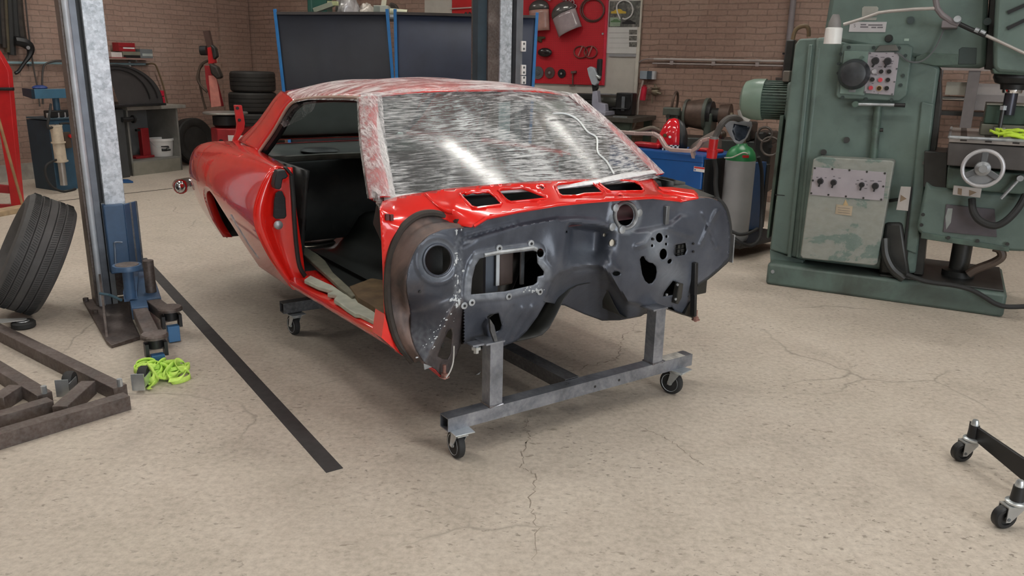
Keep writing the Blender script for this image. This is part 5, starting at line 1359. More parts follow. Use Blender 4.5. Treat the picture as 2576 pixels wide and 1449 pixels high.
# grey steel cabinet with open front
CX = .75
fr = rfr(390, 400, CX)
t = thing('steel_cabinet', 'open grey steel cabinet under the black balancer hood by the left wall', 'cabinet', fr)
K = lambda px, py, x=0.0: fr.X(px, py, x)
yl, yr = K(318, 290).y, K(447, 290).y; zt = K(380, 275).z; D = .62
GI = M('pale_grey_inside', (.24, .245, .245), .6, var=.08)
MB().bx(-D, 0, yl, yl + .025, 0, zt).build('side_panel', GREYC, t); MB().bx(-D, 0, yr - .025, yr, 0, zt).build('side_panel', GREYC, t)
MB().bx(-D, -D + .02, yl, yr, 0, zt).build('back_panel', GI, t)
zs = K(390, 400).z
MB().bx(-D, 0, yl + .025, yr - .025, zs - .02, zs).build('shelf', GREYC, t)
MB().bx(-.02, 0, yl, yr, 0, zs - .02).build('kick_plate', M('olive_grey_plinth', (.23, .22, .18), .6), t)
MB().bx(-D, .03, yl - .0, yr + .12, zt, zt + .045).build('worktop', M('grey_worktop', (.30, .28, .25), .5, var=.2), t, bevel=.003)
mb = MB(); mb.cyl(K(328, 300, -.35), K(350, 301, -.35), .006, n=8); mb.build('shelf_rod', BARE, t)
cabF = fr
zsh = zs
# white bucket and red stand in the cabinet
p = fr.Wd((-.22, K(407, 385, -.22).y, zs)); w = abs(K(380, 350, -.22).y - K(432, 350, -.22).y) / 2; hgt = K(405, 347, -.22).z - zs
t = thing('bucket', 'white plastic bucket with black print standing in the grey cabinet', 'bucket', None, loc=p, rz=ROTR)
MB().lathe([(.0, .003), (w * .84, .003), (w * .86, .01), (w * .96, hgt * .86), (w * 1.02, hgt * .87), (w * 1.02, hgt), (w * .98, hgt), (w * .97, hgt * .9), (w * .84, .03), (0, .03)], (0, 0, 0), (0, 0, 1), 32).build('bucket_body', WHITE, t)
for a0, z_, sx, sz in ((-.35, .58, .05, .018), (-.42, .40, .035, .035), (-.15, .38, .05, .02), (-.1, .52, .02, .03)):
    rr = w * .935 + .002; mb = MB()
    mb.grid([[V(rr * math.cos(a0 + u), rr * math.sin(a0 + u), hgt * z_ + v) for u in np.linspace(-sx / rr, sx / rr, 5)] for v in (-sz / 2, sz / 2)]); mb.build('black_print', BLACK, t, solid=.001)
mb = MB(); mb.tube(spline([V(.0, -w * 1.03, hgt * .9), V(w * .6, -w * .98, hgt * .62), V(w * 1.02, -.0, hgt * .50)], 5), .003, 6); mb.build('bail', ZINC, t)
p = fr.Wd((-.25, K(365, 390, -.25).y, zs)); sfw = Frame(p, ROTR); KK = lambda px, py, x=0.0: V(x, sfw.X(px, py, x).y, sfw.X(px, py, x).z)
t = thing('jack_stand', 'dull red upright stand on a flat red foot inside the grey cabinet', 'stand', None, loc=p, rz=ROTR)
a, b = sfw.X(352, 322, 0), sfw.X(365, 392, 0)
MB().bx(-.035, .035, sfw.X(357, 360, 0).y - .02, sfw.X(368, 360, 0).y + .03, .02, sfw.X(360, 322, 0).z - 0).build('upright', REDD, t, bevel=.004)
MB().bx(-.10, .08, sfw.X(333, 400, 0).y, sfw.X(380, 400, 0).y, 0, .03).build('foot', REDD, t, bevel=.004)
MB().bx(-.02, .02, sfw.X(350, 325, 0).y - .05, sfw.X(350, 325, 0).y, a.z - .04, a.z - .01).build('hook', BLACK, t)
# wheel balancer: dark hood over a dark body, standing left of the cabinet
BX = CX + .05
fr = rfr(300, 400, BX)
t = thing('wheel_balancer', 'wheel balancer with a ribbed dark hood behind the lift post', 'wheel balancer', fr)
K = lambda px, py, x=0.0: fr.X(px, py, x)
y0, y1 = K(262, 300).y, K(313, 300).y; zt = K(300, 268).z
MB().bx(-.5, .0, y0, y1, 0, zt - .03).build('body', M('dark_grey_body', (.055, .058, .06), .5), t, bevel=.01)
# ribbed hood: part of a drum with its axis along the room depth
ch = K(306, 262); yb = K(402, 262).y; Rh = yb - K(296, 262).y
rows = []
for xx, k in ((.05, 1), (-.20, 1), (-.55, 1)):
    rows.append([V(xx, ch.y - Rh * .12 + Rh * 1.05 * math.cos(a), ch.z + Rh * .78 * math.sin(a)) for a in np.linspace(0, math.pi * .56, 22)])
hd = MB().grid(rows).build('hood', HOOD, t, solid=.012)
mb = MB(); c = V(.05, ch.y - Rh * .12, ch.z); rim = rows[0]; mb.add([c] + rim, [(0, i + 1, i + 2) for i in range(len(rim) - 1)]); mb.build('hood_side', HOOD, hd)
for f0, f1 in ((.22, 1.0), (.55, 1.0)):
    P_ = [V(.062, ch.y - Rh * .12 + Rh * 1.05 * math.cos(a) * (1 - f0 * .55), ch.z + Rh * .78 * math.sin(a) * (1 - f0 * .25) + .01) for a in np.linspace(.12, math.pi * .7, 16)]
    MB().tube(P_, .008, 6).build('hood_rib', BLACK, hd)
MB().bx(-.5, .09, ch.y - Rh * .3, yb + .03, ch.z - .03, ch.z).build('hood_edge', BLACK, hd, bevel=.004)
p = K(328, 300, .02); MB().cyl(V(.02, y1 - .05, p.z), V(.02, y1 + .12, p.z), .03, n=14).build('shaft', BLACK, t)
MB().cyl(V(.02, y1 + .10, p.z), V(.02, y1 + .125, p.z), .05, n=14).build('shaft_nut', BLACK, t)
# red case on the worktop
p = ROOM.X(397, 262, .35); z0 = cabF.o.z + K(390, 266).z
mb = MB(); a, b = ROOM.X(382, 228, .35), ROOM.X(409, 262, .35); zw = ROOM.X(395, 266, .75).z
fr = Frame(ROOM.Wd((.35, (a.y + b.y) / 2, 0)), ROTR)
zt_ = ROOM.X(390, 274, .75).z + .047
t = thing('parts_case', 'bright red plastic case standing on the worktop behind the balancer hood', 'case', None, loc=fr.Wd((0, 0, zt_)), rz=ROTR)
hw = abs(b.y - a.y) / 2
h_ = a.z - zt_
MB().bx(-.06, .06, -hw, hw, 0, h_ * .52).build('case_base', M('bright_red_plastic', (.58, .02, .05), .4), t, bevel=.006)
MB().bx(-.06, .06, -hw, hw, h_ * .56, h_).build('case_lid', M('bright_red_plastic', (.58, .02, .05), .4), t, bevel=.006)
MB().bx(-.055, .055, -hw * .9, hw * .9, h_ * .52, h_ * .56).build('case_seam', BLACK, t)
# wall shelf with boxes
SX = .22
a, b = ROOM.X(262, 150, SX), ROOM.X(384, 148, SX); zs = ROOM.X(330, 146, SX).z
fr = Frame(ROOM.Wd((0, (a.y + b.y) / 2, 0)), ROTR)
t = thing('wall_shelf', 'thin wooden shelf on the left brick wall above the blue pipe', 'shelf', fr)
yl, yr = a.y - fr.L(fr.o).y - (a.y + b.y) / 2, b.y - (a.y + b.y) / 2
MB().bx(.036, SX, yl, yr, zs - .022, zs).build('board', M('pinkish_shelf_board', (.30, .19, .16), .6), t)
for px in (332,):
    p = ROOM.X(px, 150, .1).y - (a.y + b.y) / 2
    MB().bx(.036, .19, p - .012, p + .012, zs - .05, zs - .022).build('bracket', GREYC, t); MB().bx(.036, .05, p - .012, p + .012, zs - .25, zs - .05).build('bracket_strap', WHITE, t)
shz = zs
def shelf_box(name, label, l, r, top, bot, x0, x1, mat, cat='box', extra=None, zbase=None):
    a, b = ROOM.X(l, bot, x1), ROOM.X(r, bot, x1); zb = shz if zbase is None else zbase
    zt = zb + (ROOM.X((l + r) / 2, top, x1).z - ROOM.X((l + r) / 2, bot, x1).z)
    loc = ROOM.Wd(((x0 + x1) / 2, (a.y + b.y) / 2, zb)); w = abs(a.y - b.y) / 2; d = (x1 - x0) / 2
    t = thing(name, label, cat, None, loc=loc, rz=ROTR)
    MB().bx(-d, d, -w, w, 0.001, zt - zb).build('carton', mat, t, bevel=.003)
    if extra: extra(t, d, w, zt - zb)
    return zt
shelf_box('box', 'small white box on the wall shelf beside the lift post', 281, 308, 130, 144, .05, .19, M('white_carton', (.66, .60, .57), .6))
z_ = shelf_box('box', 'flat olive box under the red case on the wall shelf', 310, 354, 128, 144, .04, .20, M('olive_card', (.20, .19, .14), .6), extra=lambda t, d, w, h: MB().bx(d, d + .002, -w * .95, w * .95, .003, h * .45).build('dark_band', BLACK, t))
shelf_box('box', 'grey box with a pale label at the right end of the wall shelf', 354, 385, 121, 144, .05, .20, M('grey_blue_card', (.15, .165, .17), .6), extra=lambda t, d, w, h: MB().bx(d, d + .002, -w * .7, w * .95, h * .25, h * .52).build('pale_label', M('pale_grey_label', (.40, .43, .41), .6), t))
def redx(t, d, w, h):
    MB().bx(d, d + .002, -w * .5, w * .9, h * .32, h * .48).build('white_print', WHITE, t)
    MB().bx(d, d + .0015, -w, w, h * .50, h * .56).build('lid_seam', M('dark_red_seam', (.12, .01, .01), .5), t)
shelf_box('parts_case', 'dull red metal case on top of the olive box on the wall shelf', 300, 341, 106, 128, .05, .18, REDD, 'case', redx, zbase=z_)
a, b = ROOM.X(280, 144, .2), ROOM.X(316, 144, .2)
mb = MB(); mb.bx(-.06, .06, -abs(a.y - b.y) / 2, abs(a.y - b.y) / 2, 0, .008)
o = mb.build('folder', REDD, None); o.location = ROOM.Wd((.145, (a.y + b.y) / 2, shz - .0)); o.rotation_euler = (0, 0, ROTR); tag(o, 'thin dark red folder lying flat under the white box on the shelf', 'folder')
# blue dustpan corner on the floor by the post
g = floor_at(312, 462); mb = MB(); mb.prism([g + V(-.16, .0, .004), g + V(.09, .05, .004), g + V(-.05, .22, .004), g + V(-.2, .2, .004)], V(0, 0, .02))
tag(mb.build('dustpan', M('blue_plastic_sheet', (.02, .09, .25), .4), None), 'flat blue plastic sheet on the floor to the right of the lift post', 'plastic sheet')

# ------------------------------------------------------------------ tyres and the red tyre changer near the corner
def tyre(name, label, loc, R, w, rim, axis=(0, 0, 1), group=None, rot=None):
    t = thing(name, label, 'tyre', None, loc=loc, group=group)
    MB().lathe(tyre_mesh(R, w, rim, 4), (0, 0, 0), axis, 44).build('tyre_body', TYRE2, t, angle=30)
    return t
TYRE2 = M('dark_tyre_rubber', (.022, .02, .018), .7, var=.3, bmp=.3)
SY = 10.95
SF = Frame((0, SY, 0), 0)
cx = (SF.Y(578, 200, 0).x + SF.Y(692, 200, 0).x) / 2; ztop = SF.Y(635, 180, 0).z
R0 = (SF.Y(692, 200, 0).x - SF.Y(578, 200, 0).x) / 2
_k = (SY + R0) / SY; cx *= _k; R0 *= _k
hts = [.205, .205, .205, .215, .215]; n = len(hts); z = 0
tot = sum(hts); sc_h = ztop / tot
for i, h in enumerate(hts):
    h *= sc_h; k = n - 1 - i
    R_ = [R0 * 1.16, R0 * 1.13, R0 * 1.10, R0 * 1.03, R0 * .97][i]
    lab = ['bottom tyre of the black tyre stack in the corner', 'second tyre from the bottom of the corner stack', 'middle tyre of the black tyre stack in the corner', 'tyre just under the topmost one of the corner stack', 'topmost tyre of the black tyre stack in the corner'][i]
    tyre('tyre', lab, (cx + [.02, .03, -.02, -.015, .0][i], SY + R0, z + h / 2), R_, h * .98, R_ * .58, group='tyres stacked in the corner'); z += h
# tyre standing against the wall by the changer
g = ROOM.Wd(ROOM.X(484, 345, .35))
t = tyre('tyre', 'single black tyre standing against the wall left of the red tyre changer', (g.x, g.y, .33), .33, .2, .2, axis=RU.lerp(V(0, 0, 1), .12).normalized())
# tyre changer
CY = 10.0
cf_ = Frame((0, CY, 0), 0); q0 = cf_.Y(560, 350, 0); fr = Frame((q0.x, CY, 0), 0)
t = thing('tyre_changer', 'dull red tyre changer with a round turntable and tall tilting arm', 'tyre changer', fr)
K = lambda px, py, y=0.0: fr.Y(px, py, y)
a, b, c = K(513, 318), K(546, 325), K(604, 322)
zt = K(575, 325).z
MB().prism([V(b.x, 0, 0), V(c.x, 0, 0), V(c.x, .5, 0), V(a.x, .5, 0), V(a.x, .22, 0)], V(0, 0, zt)).build('base_cabinet', REDD, t, bevel=.01)
MB().bx(b.x + .13, b.x + .32, -.004, .0, K(570, 363).z, K(570, 340).z).build('white_label', WHITE, t)
mb = MB(); p = K(556, 356, -.01); mb.cyl(V(p.x, -.012, p.z), V(p.x, .0, p.z), .028, n=12); mb.build('red_knob', BLACK, t)
ct = K(567, 284, .3)
MB().lathe([(.12, zt), (.16, zt + .03), (.16, zt + (ct.z - zt) * .8), (.10, ct.z - .03)], (ct.x, .3, 0), (0, 0, 1), 22).build('turntable_drum', BLACK, t)
Rt = (K(622, 284, .3).x - K(513, 284, .3).x) / 2
MB().lathe([(.0, .012), (Rt * .98, .012), (Rt, .0), (Rt * .98, -.012), (.1, -.02)], (ct.x, .3, ct.z), (0, 0, 1), 34).build('turntable', M('worn_steel_disc', (.30, .29, .27), .4, .5), t)
MB().bx(a.x + .05, a.x + .2, .22, .4, zt, zt + .07).build('pedal_box', OILY, t, bevel=.01)
mb = MB(); mb.prism([K(*p, .62) for p in ((514, 165), (528, 165), (541, 210), (556, 268), (531, 268), (518, 210))], V(0, .12, 0)); mb.build('tilt_column', REDD, t, bevel=.006)
mb = MB(); mb.prism([K(*p, .60) for p in ((524, 190), (543, 190), (556, 267), (531, 270))], V(0, .02, 0)); mb.build('column_face', PINKL, t, bevel=.004)
mb = MB(); mb.prism([K(*p, .66) for p in ((521, 120), (530, 118), (541, 158), (524, 162))], V(0, .08, 0)); mb.build('upper_arm', REDP, t, bevel=.004)
mb = MB(); mb.bar(K(520, 78, .7), K(533, 135, .7), .07, .07); mb.build('top_bar', M('brown_steel_bar', (.10, .06, .05), .5, .4), t)
mb = MB(); mb.cyl(K(505, 127, .66), K(521, 127, .66), .06, n=16); mb.build('arm_motor', BLACK, t)
mb = MB(); mb.prism([K(*p, .62) for p in ((530, 112), (540, 120), (545, 142), (536, 150))], V(0, .1, 0)); mb.build('lock_head', OILY, t, bevel=.01)
mb = MB(); mb.prism([K(*p, .58) for p in ((524, 158), (545, 168), (556, 195), (545, 200), (530, 185))], V(0, .12, 0)); mb.build('lock_head', SEAL, t, bevel=.02)
mb = MB(); mb.tube(spline([K(524, 152, .7), K(505, 165, .68), (K(497, 195, .66)), K(505, 215, .66), K(522, 232, .66)], 6), .016, 8); mb.build('hose', M('brown_air_hose', (.07, .045, .03), .6), t)
mb = MB(); mb.tube(spline([K(510, 162, .72), K(500, 185, .7), K(508, 240, .7), K(518, 275, .7)], 6), .014, 8); mb.build('hose', M('brown_air_hose', (.07, .045, .03), .6), t)
# ------------------------------------------------------------------ navy screens and what lies behind them
SCY = 8.3
SCF = Frame((0, SCY, 0), 0)
def screen_panel(label, tl0, tl1, tr0, tr1, mat, group=None):
    """welding screen: two blue posts sighted at two heights each, curtain between them"""
    def post(p, q):
        a, b = SCF.Y(*p, 0), SCF.Y(*q, 0); d = (b - a) / (b.z - a.z)
        return a, a + d * (.10 - a.z)
    A, A0 = post(tl0, tl1); B, B0 = post(tr0, tr1)
    org = Frame((A0.x, SCY, 0), 0); sh = V(A0.x, 0, 0)
    A, A0, B, B0 = A - sh, A0 - sh, B - sh, B0 - sh
    t = thing('welding_screen', label, 'screen', org, group=group)
    for p, q in ((A, A0), (B, B0)):
        MB().bar(q, p + (p - q).normalized() * .02, .03, .03, up=(0, 1, 0)).build('frame_post', BLUEF, t, bevel=.003)
        MB().bar(V(q.x, -.3, .08), V(q.x, .3, .08), .04, .04).build('foot_bar', BLUEF, t)
        for y in (-.28, .28): MB().cyl(V(q.x - .012, y, .035), V(q.x + .012, y, .035), .035, n=14).build('castor_wheel', BLACK, t)
    MB().bar(A + V(0, 0, -.02), B + V(0, 0, -.02), .026, .026, up=(0, 1, 0)).build('top_rail', M('dark_rail', (.05, .045, .045), .5), t)
    rows = []
    for f in np.linspace(0, 1, 34):
        a, b = A.lerp(B, f), (A0 + V(0, 0, .12)).lerp(B0 + V(0, 0, .12), f); w = .004 * math.sin(f * 46) * (.3 + .7 * f * (1 - f) * 4)
        rows.append([a + V(0, 0, -.03), a.lerp(b, .5) + V(0, w * .6, 0), b + V(0, w, 0)])
    MB().grid(rows).build('curtain', mat, t, solid=.004)
    return t, org
t1_, o1 = screen_panel('left navy welding screen on a bright blue frame behind the car roof', (692, 28), (714, 225), (974, 28), (988, 195), NAVY, None)
t2_, o2 = screen_panel('right navy welding screen on a bright blue frame behind the lift post', (994, 28), (998, 195), (1351, 37), (1341, 215), NAVYB, None)
a = o2.L(SCF.Wd(SCF.Y(981, 40, 0))); b = o2.L(SCF.Wd(SCF.Y(990, 40, 0))); MB().bx(a.x, b.x, -.01, .01, a.z - .012, a.z + .012).build('hinge_clip', ZINC, t2_)
# shelf behind the screens with odds and ends
SHY = 9.1
HF = Frame((0, SHY, 0), 0)
K = lambda px, py, y=0.0: HF.Y(px, py, y)
zsh2 = K(880, 36, 0).z
a, b = K(765, 36), K(1060, 36)
fr = Frame(((a.x + b.x) / 2, SHY, 0), 0)
t = thing('storage_rack', 'dark storage rack behind the navy screens carrying wrapped parts', 'rack', fr)
w = (b.x - a.x) / 2
MB().bx(-w, w, 0, .6, zsh2 - .04, zsh2).build('rack_shelf', GREYD, t)
for x in (-w + .03, w - .03):
    for y in (.03, .57): MB().bx(x - .03, x + .03, y - .03, y + .03, 0, zsh2 - .04).build('rack_post', GREYD, t)
MB().bx(-w, w, 0, .6, .9, .94).build('rack_shelf', GREYD, t)
def on_rack(name, label, px0, px1, py0, cat, y=.1, d=.2):
    a, b = K(px0, 36, y), K(px1, 36, y); zt = K(px0, py0, y).z
    return thing(name, label, cat, None, loc=((a.x + b.x) / 2, SHY + y + d / 2, zsh2)), (b.x - a.x) / 2, zt - zsh2
t, w, h = on_rack('storage_bin', 'dark green plastic bin at the left end of the rack above the screens', 774, 822, -60, 'bin', .2, .3)
MB().bx(-w, w, -.15, .15, 0.001, h).build('bin_body', M('dark_green_plastic', (.012, .075, .055), .4), t, bevel=.01)
MB().bx(-w * .62, -w * .5, -.153, -.15, .0, h).build('bin_rib', M('grey_green_rib', (.05, .12, .1), .4), t)
t, w, h = on_rack('steel_channel', 'grey-green folded steel channel leaning beside the green bin', 790, 835, 6, 'channel', .0, .05)
mb = MB(); mb.bar(V(-w, 0, .03), V(w * 1.1, 0, h * .9), .05, .10, up=(0, 1, 0)); mb.build('channel_web', M('grey_green_primer', (.24, .26, .20), .5), t, bevel=.003)
mb = MB(); mb.bx(w * .5, w * 1.7, -.02, .03, h * .75, h * 1.15); mb.build('channel_flange', M('lime_grey_primer', (.36, .38, .20), .5), t, bevel=.004)
def bundle(name, label, px0, px1, py0, mat, seed, y=.05):
    t, w, h = on_rack(name, label, px0, px1, py0, 'bundle', y, .3)
    rnd = random.Random(seed); rows = []
    for i in range(13):
        th = math.pi / 2 * i / 12 if False else math.pi * i / 24
        row = []
        for k in range(26):
            ph = 2 * math.pi * k / 26; n_ = 1 + .13 * math.sin(3 * ph + 4 * th + seed) + .07 * math.sin(9 * ph + 7 * th) + .05 * rnd.gauss(0, 1)
            row.append(V(math.sin(th) * math.cos(ph) * w * n_, math.sin(th) * math.sin(ph) * .15 * n_, max(.004, math.cos(th) * h * n_)))
        rows.append(row)
    MB().grid(rows, closed=True).build('wrapped_bundle', mat, t, angle=70)
    return t
FOILB = M('wrapped_plastic_grey', (.42, .40, .40), .22, .25, var=.45, vs=9)
bundle('wrapped_part', 'large part wrapped in crinkled clear plastic on the rack above the left screen', 838, 897, -30, FOILB, 1)
bundle('wrapped_part', 'smaller pale wrapped part right of the big plastic bundle on the rack', 897, 940, 9, M('pale_wrapping', (.46, .42, .37), .35, .1, var=.3, vs=9), 2, .0)
t, w, h = on_rack('box', 'pale grey-green carton on the rack above the left screen', 940, 976, 13, 'box', .0, .2)
MB().bx(-w, w, -.1, .1, 0.001, h).build('carton', M('pale_grey_green_card', (.40, .42, .37), .6), t, bevel=.003)
MB().bx(-w * 1.001, -w * .1, -.102, -.1, 0.001, h * .9).build('carton_flap', M('grey_green_card', (.22, .25, .22), .6), t)
MB().bar(V(w * .2, .0, h + .0), V(w * .5, .0, h + .14), .035, .05).build('tag_strip', M('cream_strip', (.55, .53, .42), .5), t)
a, b = K(973, 26, -.1), K(1018, 30, -.1)
t = thing('cardboard_tube', 'pale rolled tube lying along the top of the screens', 'tube', None, loc=((a.x + b.x) / 2, SHY + .12, zsh2))
hw = (b.x - a.x) / 2
MB().lathe([(.030, -hw), (.036, -hw), (.036, hw), (.030, hw)], (0, 0, .037), (1, 0, -.06), 18, closed=True).build('tube_wall', M('pale_tube_card', (.50, .50, .36), .5), t)
MB().cyl((hw * .9, 0, .037), (hw * .99, 0, .036), .030, n=16).build('tube_core', SEAL, t)
t, w, h = on_rack('cloth', 'dark crumpled cloth on the rack right of the grey-green carton', 968, 1015, 3, 'cloth', .3, .2)
mb = MB(); mb.prism([V(-w, 0, 0.002), V(w, 0, 0.002), V(w * .6, 0, h * .3), V(0, 0, h * .9), V(-w * .6, 0, h)], V(0, .12, 0)); mb.build('fold', M('dark_brown_cloth', (.03, .022, .016), .8, var=.4), t, bevel=.02)

# ------------------------------------------------------------------ boards on the back wall
def wallthing(name, label, cat, px, py, y=-.03, group=None):
    p = ROOM.Y(px, py, y); fr = Frame(ROOM.Wd((p.x, y, p.z)), ROTR)
    return thing(name, label, cat, fr, group=group), fr
t, fr = wallthing('wall_board', 'large cream backing board on the brick wall behind the red pegboard', 'board', 1500, 250, -.012)
L_ = lambda px, py, y=0.0: fr.Y(px, py, y)
mb = MB(); c = [L_(1068, -80), L_(1612, -80), L_(1605, 292), L_(1068, 292)]
x0, x1 = c[0].x, (c[1].x + c[2].x) / 2; zb, zt = c[2].z, c[1].z
MB().bx(x0, x1, -.006, .006, zb, zt).build('board_panel', CREAM, t); MB().bx(x1 - .03, x1 + .012, -.022, .004, zb, zt).build('edge_batten', M('pale_edge_batten', (.60, .57, .50), .5), t, bevel=.003)
t, fr = wallthing('pegboard', 'bright red perforated tool board on the back wall right of the lift post', 'pegboard', 1430, 200, -.035)
a, b = L_ = fr.Y(1342, 100, 0), fr.Y(1526, 100, 0); zb = (fr.Y(1400, 212, 0).z + fr.Y(1515, 214, 0).z) / 2; zt = fr.Y(1430, -90, 0).z
MB().bx(a.x - .35, b.x, -.012, .008, zb, zt).build('peg_panel', PEG, t, bevel=.004)
MB().bx(b.x - .03, b.x + .004, -.02, .008, zb, zt).build('edge_flange', M('bright_red_edge', (.62, .03, .06), .35), t, bevel=.003)
c = fr.Y(1516, 85, -.02); MB().lathe([(.0, .006), (.012, .005), (.014, 0)], c, (0, -1, 0), 12).build('fixing_screw', BARE, t)
PEGY = -.055
t, fr = wallthing('pegboard', 'second red tool board high on the cream board left of the lift post', 'pegboard', 1170, 30, -.03)
a, b = fr.Y(1138, 20, 0), fr.Y(1202, 20, 0); MB().bx(a.x, b.x, -.012, .008, fr.Y(1170, 35, 0).z, fr.Y(1170, -60, 0).z).build('peg_panel', REDP, t, bevel=.004)
p, q = fr.Y(1133, 22, -.03), fr.Y(1203, 18, -.03); MB().cyl(p, q, .010, n=8).build('hanging_bar', M('pale_pink_bar', (.5, .38, .36), .5), t)
for px in (1172, 1182): c = fr.Y(px, 34, -.02); MB().ball(c, .02, 8).build('small_knob', BLACK, t)
# tools hanging on the pegboard
def shield(label, px, py, wpx, hpx, tilt, visor_px, mat):
    t, fr = wallthing('face_shield', label, 'face shield', px, py, PEGY)
    s = (fr.Y(px + wpx / 2, py, 0).x - fr.Y(px - wpx / 2, py, 0).x) / 2
    rows = []
    Rm = Matrix.Rotation(tilt, 3, 'Y')
    for i in range(9):
        th = math.pi * .55 * i / 8
        rows.append([Rm @ V(math.sin(th) * math.cos(a) * s, -.02 - math.sin(th) * (-math.sin(a)) * s * .55, math.cos(th) * s * .75) for a in np.linspace(math.pi, 2 * math.pi, 15)])
    MB().grid([[V(p.x, -abs(p.y), p.z) for p in r] for r in rows]).build('crown', mat, t, solid=.004, angle=60)
    hv = abs(fr.Y(px, py + hpx, 0).z)
    rows = []
    for i in range(6):
        rows.append([Rm @ V(math.cos(a) * s * .98, -.02 - abs(math.sin(a)) * s * .55, -.05 * s - hv * i / 5) for a in np.linspace(math.pi, 2 * math.pi, 15)])
    MB().grid(rows).build('visor', visor_px, t, solid=.002, angle=60)
    return t
shield('dark topped face shield hanging at the left edge of the red pegboard', 1358, 22, 50, 55, -.08, M('amber_visor', (.42, .24, .2), .2, var=.15), M('dark_chrome_crown', (.11, .105, .10), .2, .4))
shield('clear grey face shield hanging tilted in the middle of the red pegboard', 1420, 32, 62, 52, -.42, M('clear_grey_visor', (.40, .33, .34), .16, var=.15), M('grey_chrome_crown', (.16, .155, .15), .18, .5))
t, fr = wallthing('wire_coil', 'ring of brown wire hanging on the upper right of the red pegboard', 'coil', 1490, 25, PEGY)
for r, dy, dx in ((30, 0, 0), (27, -.012, 2)):
    MB().tube([fr.Y(1490 + dx + r * math.cos(a), 25 + r * math.sin(a), dy) for a in np.linspace(0, 2 * math.pi, 26)[:-1]], .009, 6, closed=True).build('wire_turn', M('brown_wire', (.12, .05, .04), .5), t)
for lab, px, rx in (('left one of two brown strip loops hanging on the red pegboard', 1461, 17), ('right one of two brown strip loops hanging on the red pegboard', 1486, 16)):
    t, fr = wallthing('strip_coil', lab, 'coil', px, 131, PEGY)
    MB().tube([fr.Y(px + rx * math.cos(a), 131 + 15 * math.sin(a), 0) for a in np.linspace(0, 2 * math.pi, 22)[:-1]], .014, 6, closed=True, flat=.6).build('strip_turn', M('brown_red_strip', (.20, .06, .05), .45), t)
    MB().bar(fr.Y(px - 6, 140, -.01), fr.Y(px + 4, 116, -.01), .012, .012).build('loose_end', M('pink_strip', (.42, .2, .18), .45), t)
for lab, px, py, r, mat in (('grey grinding disc at the lower left of the red pegboard', 1353, 183, 14, GREYD), ('second grinding disc with a steel hub on the red pegboard', 1383, 183, 12.5, M('brown_grey_disc', (.09, .05, .045), .5)), ('small black disc on the lower row of the red pegboard', 1413, 185, 10, BLACK)):
    t, fr = wallthing('grinding_disc', lab, 'disc', px, py, PEGY)
    R_ = abs(fr.Y(px + r, py, 0).x - fr.Y(px, py, 0).x)
    MB().lathe([(.0, .014), (R_ * .35, .014), (R_ * .45, .004), (R_, .004), (R_, -.004)], (0, 0, 0), (0, -1, 0), 26).build('disc_face', mat, t)
    MB().lathe([(.0, .02), (R_ * .2, .02), (R_ * .28, .010)], (0, 0, 0), (0, -1, 0), 16).build('disc_hub', ZINC if px != 1353 else GREYD, t)
t, fr = wallthing('brush_cup', 'dark oval wire brush on the left of the red pegboard', 'brush', 1373, 132, PEGY)
a = fr.Y(1391, 132, 0).x; MB().ball((0, -.03, 0), a, 16, 1, .35, .55).build('brush_body', M('dark_glossy_brush', (.025, .02, .02), .15), t)
t, fr = wallthing('steel_clamp', 'small olive steel clamp on the left edge of the red pegboard', 'clamp', 1364, 97, PEGY)
mb = MB(); mb.prism([fr.Y(*p, 0) for p in ((1350, 92), (1372, 92), (1373, 97), (1364, 99), (1364, 107), (1358, 104), (1350, 102))], V(0, -.03, 0)); mb.build('clamp_body', M('olive_clamp', (.07, .06, .03), .4, .3), t, bevel=.003)
t, fr = wallthing('hammer', 'slim grey steel hammer hanging at the foot of the red pegboard', 'hammer', 1440, 195, PEGY)
MB().bar(fr.Y(1441, 182, 0), fr.Y(1441, 214, 0), .022, .012).build('handle', M('grey_brown_steel', (.16, .10, .085), .45, .4), t)
MB().bar(fr.Y(1437, 182, -.01), fr.Y(1450, 181, -.01), .035, .03).build('head', M('grey_brown_steel', (.16, .10, .085), .45, .4), t, bevel=.004); MB().bar(fr.Y(1433, 216, 0), fr.Y(1446, 216, 0), .02, .015).build('foot', M('grey_brown_steel', (.16, .10, .085), .45, .4), t)
t, fr = wallthing('bracket', 'cluster of pink and grey clips at the top of the red pegboard', 'clips', 1432, -2, PEGY)
for i, (px, py) in enumerate(((1418, -4), (1428, 2), (1440, 6), (1446, 16), (1382, -3), (1372, -6))):
    c = fr.Y(px, py, -.02); MB().lathe([(.016, -.01), (.026, -.01), (.026, .01), (.016, .01)], c, (.3, -1, .2), 12, closed=True).build('clip', M('mauve_clip', (.30, .22, .24), .4), t)
# calendar with ring of white cable
t, fr = wallthing('calendar', 'wall calendar with car photographs hanging on the cream board', 'calendar', 1568, 70, -.028)
q = lambda px, py, y=0.0: fr.Y(px, py, y)
def panel(name, l, tp, r, b, mat, dy, parent=t):
    a, c = q(l, tp, dy), q(r, b, dy); return MB().bx(min(a.x, c.x), max(a.x, c.x), dy - .0015, dy, c.z, a.z).build(name, mat, parent)
panel('backing', 1530, 2, 1604, 135, M('calendar_paper', (.66, .65, .63), .6, var=.03), -.002)
panel('photo', 1534, 3, 1608, 68, M('dark_photo', (.11, .11, .10), .4, var=.6, vs=22, col2=(.30, .28, .25), amt=.4, c2s=12), -.005)
def car_print(px, py, w, mat, name):
    mb = MB(); mb.prism([q(px + w * u, py - w * v, -.0072) for u, v in ((-.5, -.08), (-.5, .05), (-.3, .10), (-.15, .22), (.15, .22), (.28, .10), (.5, .05), (.5, -.08))], V(0, -.0006, 0)); mb.build(name, mat, t)
